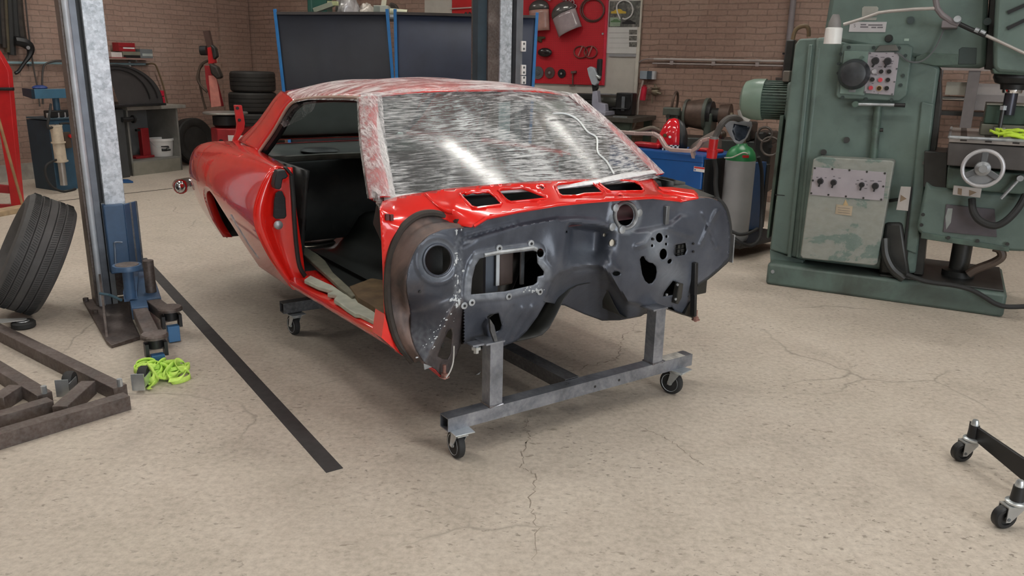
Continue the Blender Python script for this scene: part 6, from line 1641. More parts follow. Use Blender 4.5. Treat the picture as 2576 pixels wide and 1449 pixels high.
car_print(1556, 31, 38, M('print_yellow', (.62, .42, .05), .5), 'yellow_car_print'); car_print(1549, 54, 26, M('print_green', (.10, .20, .09), .5), 'green_car_print'); car_print(1582, 58, 34, BLACK, 'black_car_print')
panel('photo', 1535, 44, 1560, 66, M('pale_green_photo', (.30, .38, .28), .5, var=.3), -.0055)
for y0 in (75, 90, 106): panel('photo', 1583, y0, 1602, y0 + 12, M('small_photo', (.14, .135, .12), .5, var=.7, vs=40), -.005)
for y0 in (82, 95, 108, 120): panel('ruled_line', 1532, y0, 1582, y0 + .8, GREYC, -.004)
panel('bottom_rail', 1532, 135, 1600, 143, M('grey_plastic_rail', (.34, .34, .35), .3), -.006)
t, fr = wallthing('cable_loop', 'loop of white cable hanging over the top of the calendar', 'cable', 1572, 22, -.045)
MB().tube(spline([fr.Y(px, py, 0) for px, py in ((1560, 48), (1553, 30), (1552, 14), (1560, 4), (1572, 1), (1586, 8), (1592, 24), (1587, 40), (1574, 48), (1566, 46))], 4), .009, 8).build('cable', WHITE, t)
# ------------------------------------------------------------------ workbench with saw and grinder at the pegboard
BY = -.85
p = ROOM.Y(1540, 300, BY); fr = Frame(ROOM.Wd((p.x, 0, 0)), ROTR)
t = thing('workbench', 'dark green steel workbench under the pegboard behind the windscreen', 'workbench', fr)
q = lambda px, py, y=BY: fr.Y(px, py, y)
xr = q(1591, 320).x; xl = q(1370, 300).x; ztb = q(1540, 296).z
MB().bx(xl, xr, BY, -.04, ztb - .05, ztb).build('bench_top', M('dark_oily_bench', (.06, .055, .045), .5, var=.3), t, bevel=.004)
MB().bx(xl + .02, xr - .02, BY + .03, BY + .05, ztb - .28, ztb - .05).build('apron', M('dark_green_bench', (.035, .05, .035), .5), t)
for x in (xl + .05, xr - .08):
    for y in (BY + .06, -.10): MB().bx(x - .04, x + .04, y - .04, y + .04, 0, ztb - .05).build('leg', M('dark_green_bench', (.035, .05, .035), .5), t)
mb = MB(); mb.bar(q(1543, 289, BY + .1), q(1578, 290, BY + .1), .02, .014)
o = mb.build('steel_bar', BARE, None); o.location = fr.o; o.rotation_euler = (0, 0, ROTR); tag(o, 'bright thin steel bar lying on the dark workbench', 'bar')
for v_ in o.data.vertices: v_.co.z = ztb + .001 + (.014 if v_.co.z > q(1560, 290, BY + .1).z else 0)
def benchthing(name, label, cat, px, y):
    p = q(px, 290, y); f2 = Frame(fr.Wd((p.x, y, ztb)), ROTR); return thing(name, label, cat, f2), f2
t, f2 = benchthing('cutoff_saw', 'metal cut-off saw with pale blade guard raised on the workbench', 'saw', 1505, -.5)
k = lambda px, py, y=0.0: f2.Y(px, py, y)
mb = MB(); mb.prism([k(*p_, -.06) for p_ in ((1476, 172), (1484, 167), (1494, 171), (1501, 186), (1503, 208), (1496, 216), (1488, 212), (1480, 190))], V(0, .07, 0)); mb.build('blade_guard', M('pale_grey_guard', (.42, .46, .50), .35), t, bevel=.008)
mb = MB(); mb.prism([k(*p_, -.03) for p_ in ((1502, 148), (1512, 148), (1510, 190), (1507, 204), (1498, 200), (1500, 175))], V(0, .06, 0)); mb.build('motor_arm', BLACK, t, bevel=.01)
mb = MB(); mb.prism([k(*p_, -.02) for p_ in ((1488, 212), (1502, 206), (1503, 222), (1496, 232), (1490, 230))], V(0, .05, 0)); mb.build('pivot_arm', BLACK, t, bevel=.006)
mb = MB(); mb.prism([k(*p_, -.04) for p_ in ((1490, 230), (1502, 228), (1505, 258), (1522, 262), (1524, 280), (1498, 282), (1488, 262))], V(0, .10, 0)); mb.build('stand_arm', M('pale_violet_casting', (.36, .36, .43), .4), t, bevel=.006)
xb0, xb1 = k(1470, 285).x, k(1535, 285).x; MB().bx(xb0, xb1, -.15, .15, 0.001, .05).build('saw_base', M('pale_violet_casting', (.36, .36, .43), .4), t, bevel=.006)
MB().cyl(k(1501, 190, -.06), k(1510, 196, -.06), .02, n=10).build('lock_knob', ZINC, t)
t, f2 = benchthing('bench_grinder', 'black bench grinder box at the right end of the workbench', 'grinder', 1570, -.35)
a, b = k(1550, 234), k(1589, 277); hw = (b.x - a.x) / 2; cxx = (a.x + b.x) / 2; h = k(1570, 234).z
MB().bx(cxx - hw, cxx + hw, .0, .16, 0.001, h).build('wheel_guard', BLACK, t, bevel=.012)
MB().cyl((cxx, -.012, h * .52), (cxx, 0.002, h * .52), h * .36, n=22).build('guard_mouth', M('dark_recess', (.008, .008, .008), .6), t)
MB().bx(cxx - .02, cxx + .02, -.03, -.012, h * .2, h * .85).build('grinding_wheel', M('grey_grinding_wheel', (.13, .14, .15), .7), t, bevel=.004)
MB().bx(cxx - hw - .03, cxx + .06, -.05, -.02, h * .30, h * .34).build('tool_rest', STEELD, t)
c0_ = k(1512, 262, .05)
MB().cyl((cxx - hw - .28, .09, h * .55), (cxx - hw, .09, h * .55), h * .34, n=20).build('motor_barrel', M('dark_olive_motor', (.05, .048, .04), .4), t)
MB().bx(cxx - hw - .22, cxx - hw - .05, .03, .15, .001, h * .3).build('motor_foot', BLACK, t)
MB().bx(cxx - hw - .26, cxx - hw - .04, .085, .10, h * .88, h * .93).build('motor_label', BARE, t)
t, f2 = benchthing('vice', 'dark bench vice behind the raised cut-off saw', 'vice', 1480, -.28)
MB().bx(-.14, .1, -.06, .06, .001, .16).build('vice_body', OILY, t, bevel=.01); MB().bx(-.17, .14, -.05, .05, .16, .24).build('vice_jaw', OILY, t, bevel=.01)
# ------------------------------------------------------------------ on the brick wall right of the board
t, fr = wallthing('power_socket', 'grey wall socket with a dark blue cover right of the cream board', 'socket', 1630, 188, -.045)
q = lambda px, py, y=0.0: fr.Y(px, py, y)
a, b, c, d = q(1612, 178), q(1630, 178), q(1642, 178), q(1648, 200)
MB().bx(a.x, b.x, -.03, .04, d.z, a.z).build('socket_body', M('grey_socket', (.28, .33, .38), .4), t, bevel=.006); MB().bx(b.x, c.x, -.025, .04, d.z, a.z).build('socket_cover', M('slate_cover', (.06, .085, .11), .4), t, bevel=.004); MB().bx(c.x, d.x, -.025, .04, d.z, a.z).build('socket_plug', M('pale_plug', (.5, .52, .55), .4), t, bevel=.004)
P_ = [ROOM.Wd(ROOM.Y(px, py, -.07)) for px, py in ((1618, 202), (1612, 230), (1606, 255), (1603, 290), (1597, 315), (1588, 335), (1585, 365))]
tag(MB().tube(spline(P_, 5), .012, 8).build('white_cable', M('dull_white_cable', (.46, .41, .37), .5), None), 'white cable hanging from the wall socket down behind the welder', 'cable')
t, fr = wallthing('hand_lamp', 'bright red cylinder hanging on the brick wall beside the white cable', 'lamp', 1619, 235, -.06)
a, b = fr.Y(1621, 218, 0), fr.Y(1616, 252, 0); MB().cyl(b, a, .036, n=16).build('lamp_body', M('bright_red_plastic', (.58, .02, .05), .4), t); MB().cyl(a, a + V(0, 0, .02), .024, n=12).build('lamp_cap', REDD, t)
t, fr = wallthing('brass_valve', 'dull brass valve body hanging on the brick wall right of the red cylinder', 'valve', 1648, 230, -.07)
MB().ball((0, 0, 0), .055, 14, 1, .8, .9).build('valve_body', BRASS, t); MB().lathe([(.06, 0), (.06, .012)], (0, 0, .035), (0, 0, 1), 18).build('valve_rim', BRASS, t)
MB().tube([V(-.02, 0, .04), V(-.01, 0, .085), V(.02, 0, .04)], .008, 6).build('valve_ring', BRASS, t); MB().cyl((.03, -.02, -.01), (.09, -.03, -.025), .016, n=10).build('valve_stem', BRASS, t); MB().bar((-.03, 0, -.02), (-.03, 0, -.14), .012).build('valve_lever', BRASS, t)
# conduits on the back wall
PIPEG = M('grey_painted_pipe', (.36, .31, .30), .45)
p0, p1 = ROOM.Y(1645, 148.5, -.05), ROOM.Y(2230, 156, -.05); fr = Frame(ROOM.Wd((p0.x, 0, 0)), ROTR)
t = thing('wall_conduit', 'pair of grey horizontal conduits on the brick wall left of the green mill', 'conduit', fr)
ln = p1.x - p0.x
MB().cyl((0, -.05, p0.z), (ln, -.05, p0.z), .014, n=10).build('conduit', M('pale_grey_pipe', (.46, .41, .39), .4), t)
MB().cyl((-.02, -.04, p0.z - .05), (ln, -.04, p0.z - .05), .010, n=10).build('conduit', PIPEG, t)
MB().tube(spline([V(-.22, -.01, p0.z - .06), V(-.16, -.03, p0.z - .02), V(-.08, -.05, p0.z), V(.0, -.05, p0.z)], 4), .008, 6).build('conduit_tail', PIPEG, t)
for i in range(6): MB().bx(.2 + i * .5, .24 + i * .5, -.05, -.002, p0.z - .062, p0.z + .018).build('saddle_clip', PIPEG, t)
p0 = ROOM.Y(1985, 100, -.05); fr = Frame(ROOM.Wd((p0.x, 0, 0)), ROTR)
t = thing('wall_conduit', 'thick grey vertical pipe on the brick wall left of the green mill', 'conduit', fr)
zl = ROOM.Y(1972, 200, -.05).z
MB().cyl((0, -.05, zl), (0, -.05, CEIL), .032, n=14).build('conduit', M('mauve_grey_pipe', (.24, .21, .22), .5), t)
MB().bx(-.05, .05, -.08, -.002, ROOM.Y(1980, 135, -.05).z - .01, ROOM.Y(1980, 135, -.05).z + .01).build('saddle_clip', BLACK, t)
MB().bx(-.09, .09, -.11, -.002, zl - .12, zl + .02).build('junction_box', M('dark_brown_box', (.06, .045, .04), .5), t, bevel=.006)
# old belt-driven machine behind the welder
OY = -1.3
p = ROOM.Y(1750, 300, OY); fr = Frame(ROOM.Wd((p.x, OY, 0)), ROTR)
t = thing('lathe', 'old green lathe headstock with stepped pulley behind the blue welder', 'lathe', fr)
q = lambda px, py, y=0.0: fr.Y(px, py, y)
LG = M('old_lathe_green', (.075, .095, .08), .45, var=.3, vs=8, col2=(.10, .065, .055), amt=.4, edge=.3); LB = M('brown_iron', (.10, .065, .05), .5, .3, var=.4)
ax0 = q(1745, 288)
def disc(px0, px1, r, mat, name, r2=None, py=288, parent=t):
    a, b = q(px0, py), q(px1, py); return MB().cyl(V(a.x, .1, ax0.z), V(b.x, .1, ax0.z), r, r2 if r2 else r, n=26).build(name, mat, parent)
s_ = abs(q(1700, 300).z - q(1700, 200).z) / 100
disc(1718, 1724, 37 * s_, LG, 'pulley_rim'); disc(1722, 1770, 33 * s_, LB, 'pulley_cone', 40 * s_); disc(1768, 1776, 42 * s_, LG, 'pulley_rim'); disc(1776, 1786, 34 * s_, BLACK, 'pulley_rim')
disc(1786, 1806, 18 * s_, OILY, 'spindle'); disc(1806, 1832, 27 * s_, LB, 'chuck', 29 * s_); disc(1832, 1838, 8 * s_, BRASS, 'chuck_nose')
for a_, b_ in ((1676, 1706), (1772, 1790)):
    x0, x1 = q(a_, 300).x, q(b_, 300).x; MB().bx(x0, x1, -.02, .24, q(1745, 345).z, ax0.z + .02).build('bearing_block', LG, t, bevel=.02)
rc = q(1690, 262); MB().tube([V(rc.x + .01 * math.sin(a), .1 + 0.0 + 24 * s_ * math.cos(a) * .9, rc.z + 30 * s_ * math.sin(a)) for a in np.linspace(0, 2 * math.pi, 24)[:-1]], .014, 8, closed=True).build('belt_guard_ring', LB, t)
MB().bx(q(1670, 300).x, q(1712, 300).x, -.06, .0, q(1690, 290).z, q(1690, 270).z).build('change_box', LG, t, bevel=.01)
for px, py in ((1682, 292), (1692, 305), (1702, 296)): c = q(px, py, -.06); MB().cyl(c, c + V(0, -.03, 0), .022, n=12).build('gear_knob', OILY, t)
x0, x1 = q(1660, 350).x, q(1925, 350).x; zb = q(1745, 345).z
MB().bx(x0, x1, -.1, .3, zb - .16, zb).build('lathe_bed', M('dark_bed', (.04, .045, .042), .4), t, bevel=.01)
for x in (x0 + .1, x1 - .35): MB().bx(x, x + .25, -.08, .28, 0, zb - .16).build('bed_leg', OILY, t, bevel=.01)
MB().bx(q(1865, 330).x, q(1895, 330).x, -.12, .2, zb, zb + .18).build('tailstock', OILY, t, bevel=.02)
for px, py, r in ((1924, 338, 17), (1938, 368, 22)):
    c = q(px, py, -.2); MB().tube([V(c.x + r * s_ * math.cos(a), c.y, c.z + r * s_ * math.sin(a)) for a in np.linspace(0, 2 * math.pi, 24)[:-1]], .012, 8, closed=True).build('handwheel_rim', M('dull_steel_wheel', (.12, .105, .095), .4, .5), t)
    MB().cyl(c, c + V(0, .32, 0), .02, n=10).build('handwheel_shaft', OILY, t)
MB().bx(q(1905, 335).x, q(1950, 335).x, -.12, .2, zb - .5, zb + .1).build('apron', OILY, t, bevel=.02)
MB().tube(spline([q(1862, 276, -.1), q(1868, 296, -.1), q(1884, 308, -.1)], 4), .03, 8).build('oil_can_spout', M('pale_grey_can', (.45, .44, .42), .4), t)
# ------------------------------------------------------------------ blue welder with gas cylinder
WF = Frame((1.51, 6.45, 0), math.radians(-48))
t = thing('welder', 'large blue welding machine with a bent handle bar behind the car', 'welding machine', WF)
q = lambda px, py, y=0.0: WF.Y(px, py, y)
zt = WF.Y(1768, 392, 0).z; ln = 1.0; wd = .52
MB().bx(-ln, 0, 0, wd, .17, zt).build('housing', BLUEW, t, bevel=.012)
MB().bx(-ln - .01, .02, -.01, wd + .01, .12, .17).build('trolley_plate', BLACK, t)
MB().bx(0, .012, .02, wd - .02, .2, zt - .03).build('end_panel', BLACK, t, bevel=.004)
a = q(1740, 480); MB().bx(-ln, a.x + .12, -.006, .0, q(1720, 520).z, q(1720, 470).z).build('front_fascia', BLACK, t, bevel=.003)
a, b = q(1746, 418, -.001), q(1772, 434, -.001); lb = MB().bx(a.x, b.x, -.002, 0, b.z, a.z).build('warning_label', WHITE, t)
MB().bx(a.x + .004, b.x, -.003, -.001, lerp(b.z, a.z, .62), a.z - .002).build('label_band', M('label_red', (.55, .03, .03), .5), lb)
MB().bx(a.x + .006, a.x + .02, -.003, -.001, b.z + .006, lerp(b.z, a.z, .45)).build('label_mark', M('label_blue', (.1, .15, .4), .5), lb)
mb = MB(); mb.bar(q(1600, 395), q(1770, 410), .003, .003); mb.build('panel_seam', M('navy_seam', (.005, .03, .10), .4), t)
c = q(1676, 469, -.008); text_on('model_number', '50', .05, M('lime_grey_print', (.45, .5, .35), .5), t, (c.x, -.0068, c.z), (math.radians(90), 0, 0))
c = q(1645, 440, -.008); text_on('brand_letter', 'Y', .045, WHITE, t, (c.x, -.0012, c.z), (math.radians(90), 0, 0))
hp = [WF.Y(*p, -.02) for p in ((1520, 328), (1600, 336), (1645, 336), (1660, 345), (1676, 371), (1690, 377), (1742, 380), (1756, 371), (1768, 354), (1782, 350), (1806, 351))]
mb = MB()
for a, b in zip(hp[:-1], hp[1:]): mb.bar(a, b, .03, .036, up=(0, 1, 0))
mb.build('handle_bar', ORCOP, t, bevel=.005)
for p in (hp[0], hp[6]): MB().bar(p, V(p.x, .03, zt - .05), .03, .03).build('handle_stay', ORCOP, t)
for x in (-ln + .12, -.14):
    for y in (.04, wd - .04): MB().cyl((x, y - .025, .06), (x, y + .025, .06), .06, n=20).build('trolley_wheel', RUBBER, t)
# lower rear cabinet beside the cylinder
a = q(1900, 415, .0)
e0 = WF.X(1882, 410, .02); e1 = WF.X(1918, 415, .02)
MB().bx(.02, .06, e0.y - .12, e1.y, .14, e0.z).build('rear_panel', M('deep_blue_panel', (.010, .06, .17), .4), t, bevel=.004)
MB().bx(-.05, .07, e1.y, e1.y + .05, .14, e1.z + .01).build('rear_edge', BLACK, t, bevel=.006)
MB().bx(.0, .34, .12, e1.y + .05, .10, .13).build('cylinder_plate', BLACK, t)
MB().bar(V(.0, .16, zt - .22), V(.05, .16, zt - .22), .02, .01).build('cylinder_arm', BLACK, t)
# cylinder
cp = Vector((1.833, 6.52, .13)); ct_ = Frame(cp, WF.rz)
t = thing('gas_cylinder', 'grey gas cylinder with a green shoulder standing at the end of the welder', 'gas cylinder', None, loc=cp)
cfw = Frame((cp.x, cp.y, 0), 0); kk = lambda px, py: cfw.Y(px, py, 0)
Rc = (kk(1886, 450).x - kk(1812, 450).x) / 2; zsh3 = kk(1848, 402).z - cp.z; ztp = kk(1848, 366).z - cp.z
prof = [(.0, 0), (Rc * .9, 0), (Rc, .03)] + [(Rc, zsh3)]
MB().lathe(prof, (0, 0, 0), (0, 0, 1), 36).build('cylinder_body', M('pale_grey_cylinder', (.36, .37, .38), .42, var=.08, vs=6, col2=(.28, .26, .24), amt=.25), t)
MB().lathe([(Rc, zsh3 - .001), (Rc * .99, zsh3 + .03), (Rc * .9, zsh3 + (ztp - zsh3) * .55), (Rc * .68, zsh3 + (ztp - zsh3) * .85), (Rc * .4, ztp), (Rc * .3, ztp + .02)], (0, 0, 0), (0, 0, 1), 36).build('shoulder', M('green_cylinder_shoulder', (.02, .22, .07), .35), t)
MB().lathe([(.028, ztp + .01), (.028, ztp + .09), (.02, ztp + .12)], (0, 0, 0), (0, 0, 1), 16).build('valve', BRASS, t)
MB().bx(-.02, .03, -Rc * 1.0, -Rc * .9, zsh3 + .03, zsh3 + .05).build('red_tag', REDP, t)
mb = MB(); mb.tube(spline([V(-Rc * 1.2, -.05, zsh3 + .02), V(-Rc * .8, -Rc * .85, zsh3 + .03), V(-.02, -Rc * 1.02, zsh3 + .07), V(.02, -Rc, zsh3 + .06)], 4), .006, 6); mb.build('chain', M('pale_chain', (.5, .48, .42), .4, .3), t)
# things lying on the welder
HX = WF.Y(1690, 360, .22)
t = thing('welding_helmet', 'glossy red welding helmet with a black and white chequered edge on the welder', 'helmet', None, loc=WF.Wd((HX.x, .22, zt)), rz=math.radians(0))
hfw = Frame(WF.Wd((HX.x, .22, 0)), 0); hk_ = lambda px, py, y=0.0: hfw.Y(px, py, y)
wl, wr = hk_(1650, 340).x, hk_(1732, 340).x; hh = hk_(1695, 297).z - zt; zb_ = .0
rows = []
for i in range(15):
    f = i / 14; a_ = math.pi * f
    row = []
    for k_ in range(17):
        b_ = math.pi * k_ / 16
        x = -math.cos(b_) * .12; 
        row.append(V(wl * .0 + (-.10 + .16 * f) - .02 * math.sin(a_) if False else lerp(wl, wr * .55, f) , -math.sin(math.pi * k_ / 16) * (.05 + .085 * math.sin(min(1, f * 1.15 + .12) * math.pi / 2)) * (1 if True else 0) + .02, 0))
    rows.append(row)
# shell: profile seen from the side swept round, open at the back (right)
shell = []
prof = [(0.0, .10, .10), (.12, .36, .25), (.3, .72, .62), (.5, .95, .88), (.72, 1.0, 1.0), (.9, .97, 1.0)]
for f, top, wid in prof:
    x = lerp(wl, lerp(wl, wr, .72), f)
    shell.append([V(x, -.12 * wid * math.cos(u) , .012 + (hh - .012) * top * max(0, math.sin(u)) ** .8) for u in np.linspace(0, math.pi, 19)])
hs = MB().grid(shell).build('shell', M('glossy_red_helmet', (.62, .01, .02), .15, var=.05, coat=.8), t, solid=.004, angle=70)
xe = lerp(wl, wr, .72 * .9)
MB().grid([[V(xe + dx, -.12 * s2 * math.cos(u), .014 + (hh - .014) * s2 * max(0, math.sin(u)) ** .8) for u in np.linspace(0, math.pi, 19)] for dx, s2 in ((-.001, .99), (.05, .86), (.08, .55))]).build('inner_shade', BLACK, t, solid=.003)
MB().bx(wl + .04, xe, -.125, -.112, .0, .045).build('check_edge', mat_check(), t)
MB().lathe([(.0, .010), (.014, .009), (.016, 0)], (lerp(wl, wr, .22), -.085, hh * .46), (-.3, -1, .1), 14).build('ratchet_knob', M('olive_knob', (.07, .05, .01), .4), t)
MB().lathe([(.0, .012), (.010, .010), (.012, 0)], (lerp(wl, wr, .36), -.105, hh * .42), (0, -1, .1), 14).build('bright_button', WHITE, t)
# second hood, leather brown, and grey visor hood hanging on the cylinder valve
p = WF.Y(1772, 352, .36)
t = thing('leather_hood', 'brown leather welding hood lying behind the welder handle', 'hood', None, loc=WF.Wd((p.x, .36, zt)))
wv = .135
rows = [[V(-wv + 2 * wv * f, -.10 * math.cos(u) * (.35 + .65 * f), .001 + .20 * (f ** .7) * math.sin(u)) for u in np.linspace(0, math.pi, 15)] for f in (0, .15, .35, .6, .8, .97)]
MB().grid(rows).build('hood_shell', M('brown_leather', (.13, .10, .085), .6, var=.2), t, solid=.004, angle=70)
MB().ball((wv * .95, -.06, .14), .04, 10).build('lens_cap', M('dark_lens', (.05, .03, .02), .25), t)
gv = Frame((cp.x + .0, cp.y - .16, 0), 0); gq = lambda px, py, y=0.0: gv.Y(px, py, y)
pc = gq(1856, 330)
t = thing('grey_visor', 'grey welding visor with a pentagon window hanging on the gas cylinder valve', 'visor', None, loc=(gv.o.x, gv.o.y, pc.z))
oq = lambda px, py, y=0.0: gq(px, py, y) - V(0, 0, pc.z)
outer = [(1821, 304), (1890, 306), (1892, 316), (1880, 345), (1866, 362), (1852, 362), (1838, 345), (1826, 322)]
inner = [(1846, 311), (1884, 318), (1886, 322), (1874, 348), (1860, 356), (1850, 352), (1842, 330)]
mb = cdt_sheet(outer, [inner], 6, lambda u, v: oq(u, v, .0 + .0006 * abs(u - 1856)))
mb.build('visor_shell', M('grey_visor_plastic', (.26, .27, .29), .35), t, solid=.012, bevel=.002)
mb = cdt_sheet(inner, [], 6, lambda u, v: oq(u, v, .012)); mb.build('window', M('dark_blue_window', (.03, .04, .06), .12, var=.5, vs=25), t, solid=.004)
# cable with the red plug, hoses
def wcable(label, pts, r, mat, y0=-.0, name='power_cable', base=None):
    base = base or gv
    P_ = [base.Wd(base.Y(px, py, y)) for px, py, y in pts]
    return tag(MB().tube(spline(P_, 6), r, 10).build(name, mat, None), label, 'cable')
CAB = M('grey_rubber_cable', (.085, .078, .072), .6)
wcable('thick grey cable looping over the gas cylinder to a red plug', ((1796, 352, -.05), (1806, 330, -.06), (1816, 312, -.08), (1832, 298, -.08), (1850, 296, -.07), (1862, 303, .06)), .024, CAB)
pa, pb = gv.Y(1796, 350, -.05), gv.Y(1790, 398, -.05)
t = thing('red_plug', 'red industrial plug hanging from the grey cable in front of the welder', 'plug', None, loc=gv.Wd((0, 0, 0)))
MB().cyl(pa + V(0, 0, .02), pa, .034, n=16).build('cable_gland', M('grey_gland', (.20, .19, .18), .5), t)
MB().cyl(pa, pa.lerp(pb, .55), .036, .034, n=18).build('plug_body', REDP, t); MB().cyl(pa.lerp(pb, .55), pb, .043, .040, n=18).build('plug_collar', REDP, t)
wcable('black hose hanging down the front of the gas cylinder from the red plug', ((1797, 400, .06), (1801, 430, .05), (1800, 460, .04), (1803, 490, .03), (1812, 520, .0), (1815, 560, -.02)), .018, RUBBER, name='gas_hose')
wcable('black hose looping low round the right side of the gas cylinder', ((1908, 395, .12), (1916, 430, .15), (1917, 500, .12), (1915, 560, .05), (1910, 600, -.02), (1890, 618, -.08), (1865, 612, -.12), (1845, 598, -.10)), .015, RUBBER, name='gas_hose')
wcable('thin black hose crossing the foot of the gas cylinder', ((1840, 582, -.10), (1860, 590, -.13), (1885, 586, -.10), (1905, 575, -.0)), .013, RUBBER, name='gas_hose')
wq = lambda px, py, y: (px, py, y)
wcable('bundle of olive cables lying across the left end of the welder', ((1555, 355, .25), (1580, 338, .2), (1610, 330, .15), (1640, 322, .2), (1660, 332, .25)), .02, M('olive_cable', (.12, .10, .075), .6), base=WF)
wcable('pale cable curving over the left end of the welder handle', ((1545, 345, .15), (1572, 334, .15), (1590, 331, .15), (1620, 338, .1), (1648, 340, .05)), .009, M('pale_grey_cable', (.3, .29, .26), .5), base=WF)
p = WF.Y(1640, 352, .12)
mb = MB(); mb.bx(-.17, .10, -.05, .05, .001, .045)
o = mb.build('red_torch', M('glossy_red_torch', (.5, .012, .02), .3), None, bevel=.015); o.location = WF.Wd((p.x, .13, zt)); o.rotation_euler = (0, 0, WF.rz); tag(o, 'red torch handle lying on the welder left of the red helmet', 'torch')
p = WF.Y(1805, 362, .3)
mb = MB(); mb.bx(-.10, .12, -.05, .05, .001, .03)
o = mb.build('red_pouch', REDP, None, bevel=.01); o.location = WF.Wd((-.16, .30, zt)); o.rotation_euler = (0, 0, WF.rz); tag(o, 'flat red pouch at the right end of the welder top', 'pouch')
# ------------------------------------------------------------------ green milling machine
MF = Frame(floor_at(1925, 715), ROTR)
mill = thing('milling_machine', 'big green milling machine standing on an oily base at the right of the workshop', 'milling machine', MF)
K = lambda px, py, y=0.0: MF.Y(px, py, y)
def mprism(name, mat, y, pxs, depth, bevel=.008, parent=mill, label=None):
    mb = MB(); mb.prism([K(px, py, y) for px, py in pxs], V(0, depth, 0)); return mb.build(name, mat, parent, bevel=bevel, label=label)
zb = K(1935, 662, 0).z; XL = K(2527, 780, 0).x
MB().bx(0, XL, 0, .80, .0, zb).build('base', M('base_green_enamel', (.10, .145, .125), .5, var=.25, vs=4, col2=(.055, .062, .052), amt=.42, edge=.35, c2s=3), mill, bevel=.02)
x0 = K(2215, 672, 0.0).x
MB().bx(x0, XL - .02, .04, .76, zb - .001, zb + .012).build('oil_tray', OILY, mill, bevel=.004)
MB().cyl(K(1937, 682, .0) + V(.02, .10, 0), K(1937, 682, 0) + V(.02, .10, .0) + V(0, -.11, 0), .013, n=10).build('anchor_bolt', BARE, mill)
YC = .10
# column: plain casting, back cover strip with ribs
mprism('column', GREEN, YC, ((2052, 95), (2090, 92), (2330, 150), (2365, 170), (2352, 262), (2336, 400), (2302, 690), (2000, 652)), .50, .02)
mprism('column_cover', GREEN, YC + .02, ((2000, 112), (2010, 98), (2058, 95), (2006, 650), (1936, 628)), .50, .012)
mprism('cover_rib', GREEN, YC - .005, ((2034, 112), (2044, 112), (1990, 648), (1980, 648)), .03, .006)
mprism('cover_rib', GREEN, YC - .002, ((2056, 120), (2064, 120), (2010, 648), (2002, 648)), .03, .006)
mprism('cover_seam', BLACK, YC + .018, ((1950, 489), (1974, 491), (1974, 493), (1950, 491)), .01, 0)
mprism('column_foot', GREEN, YC + .05, ((1936, 628), (2020, 655), (2020, 668), (1938, 662)), .4, .006)
mprism('back_plate', GREEND, YC + .10, ((1962, 290), (1972, 290), (1934, 600), (1928, 598)), .3, .004)
# ram / overarm
mprism('overarm', GREEN, YC - .01, ((2090, -260), (2086, 0), (2070, 98), (2330, 152), (2352, 168), (2480, 172), (2487, 0), (2492, -260)), .46, .03)
MB().cyl(K(2291, 51, YC - .012), K(2291, 51, YC - .03), .022, n=20).build('cap_plug', M('dark_green_plug', (.045, .065, .065), .5), mill)
MB().cyl(K(2484, 54, YC - .012), K(2484, 54, YC - .03), .022, n=18).build('cap_plug', M('dark_green_plug', (.045, .065, .065), .5), mill)
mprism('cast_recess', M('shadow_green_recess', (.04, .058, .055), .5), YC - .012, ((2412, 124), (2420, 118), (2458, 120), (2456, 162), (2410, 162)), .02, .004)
mprism('cast_band', GREEND, YC - .013, ((2305, 142), (2330, 132), (2410, 136), (2410, 164), (2352, 166), (2300, 156)), .02, .004)
mprism('slide_way', OILY, YC + .02, ((2484, 90), (2498, -100), (2506, -100), (2500, 176), (2478, 174)), .30, .004)
# milling head
mprism('milling_head', GREEN, YC - .16, ((2516, -260), (2506, 0), (2500, 100), (2500, 172), (2512, 182), (2640, 190), (2660, -260)), .60, .02)
for a, b in (((2535, 32), (2580, 12)), ((2534, 72), (2580, 50))): MB().bar(K(*a, YC - .165), K(*b, YC - .165), .012, .02).build('head_groove', BLACK, mill)
mprism('head_collar', GREEND, YC - .14, ((2496, 172), (2640, 176), (2640, 192), (2500, 186)), .5, .008)
c = K(2552, 196, .1)
MB().lathe([(.02, .03), (.11, .03), (.115, 0), (.10, -.03), (.07, -.04), (.065, -.07)], c, (0, 0, 1), 28).build('spindle_nose', BLACK, mill)
MB().lathe([(.052, 0), (.055, .012), (.055, .03), (.03, .04)], c + V(.0, 0, -.09), (0, 0, 1), 22).build('collet_nut', CHROME, mill)
MB().cyl(c + V(0, 0, -.22), c + V(0, 0, -.06), .036, n=18).build('cutter', M('dark_blue_steel', (.06, .06, .075), .35, .6), mill)
# vertical slide ways and telescopic cover in front of the column
mprism('knee_way', OILY, YC + .04, ((2366, 172), (2352, 265), (2310, 620), (2298, 690), (2322, 692), (2340, 500), (2368, 262)), .34, .004)
mprism('way_edge', GREEN, YC - .02, ((2318, 255), (2350, 262), (2306, 640), (2278, 630)), .10, .010)
mprism('shadow_gap', BLACK, YC - .015, ((2290, 470), (2300, 470), (2282, 660), (2268, 655)), .04, .004)
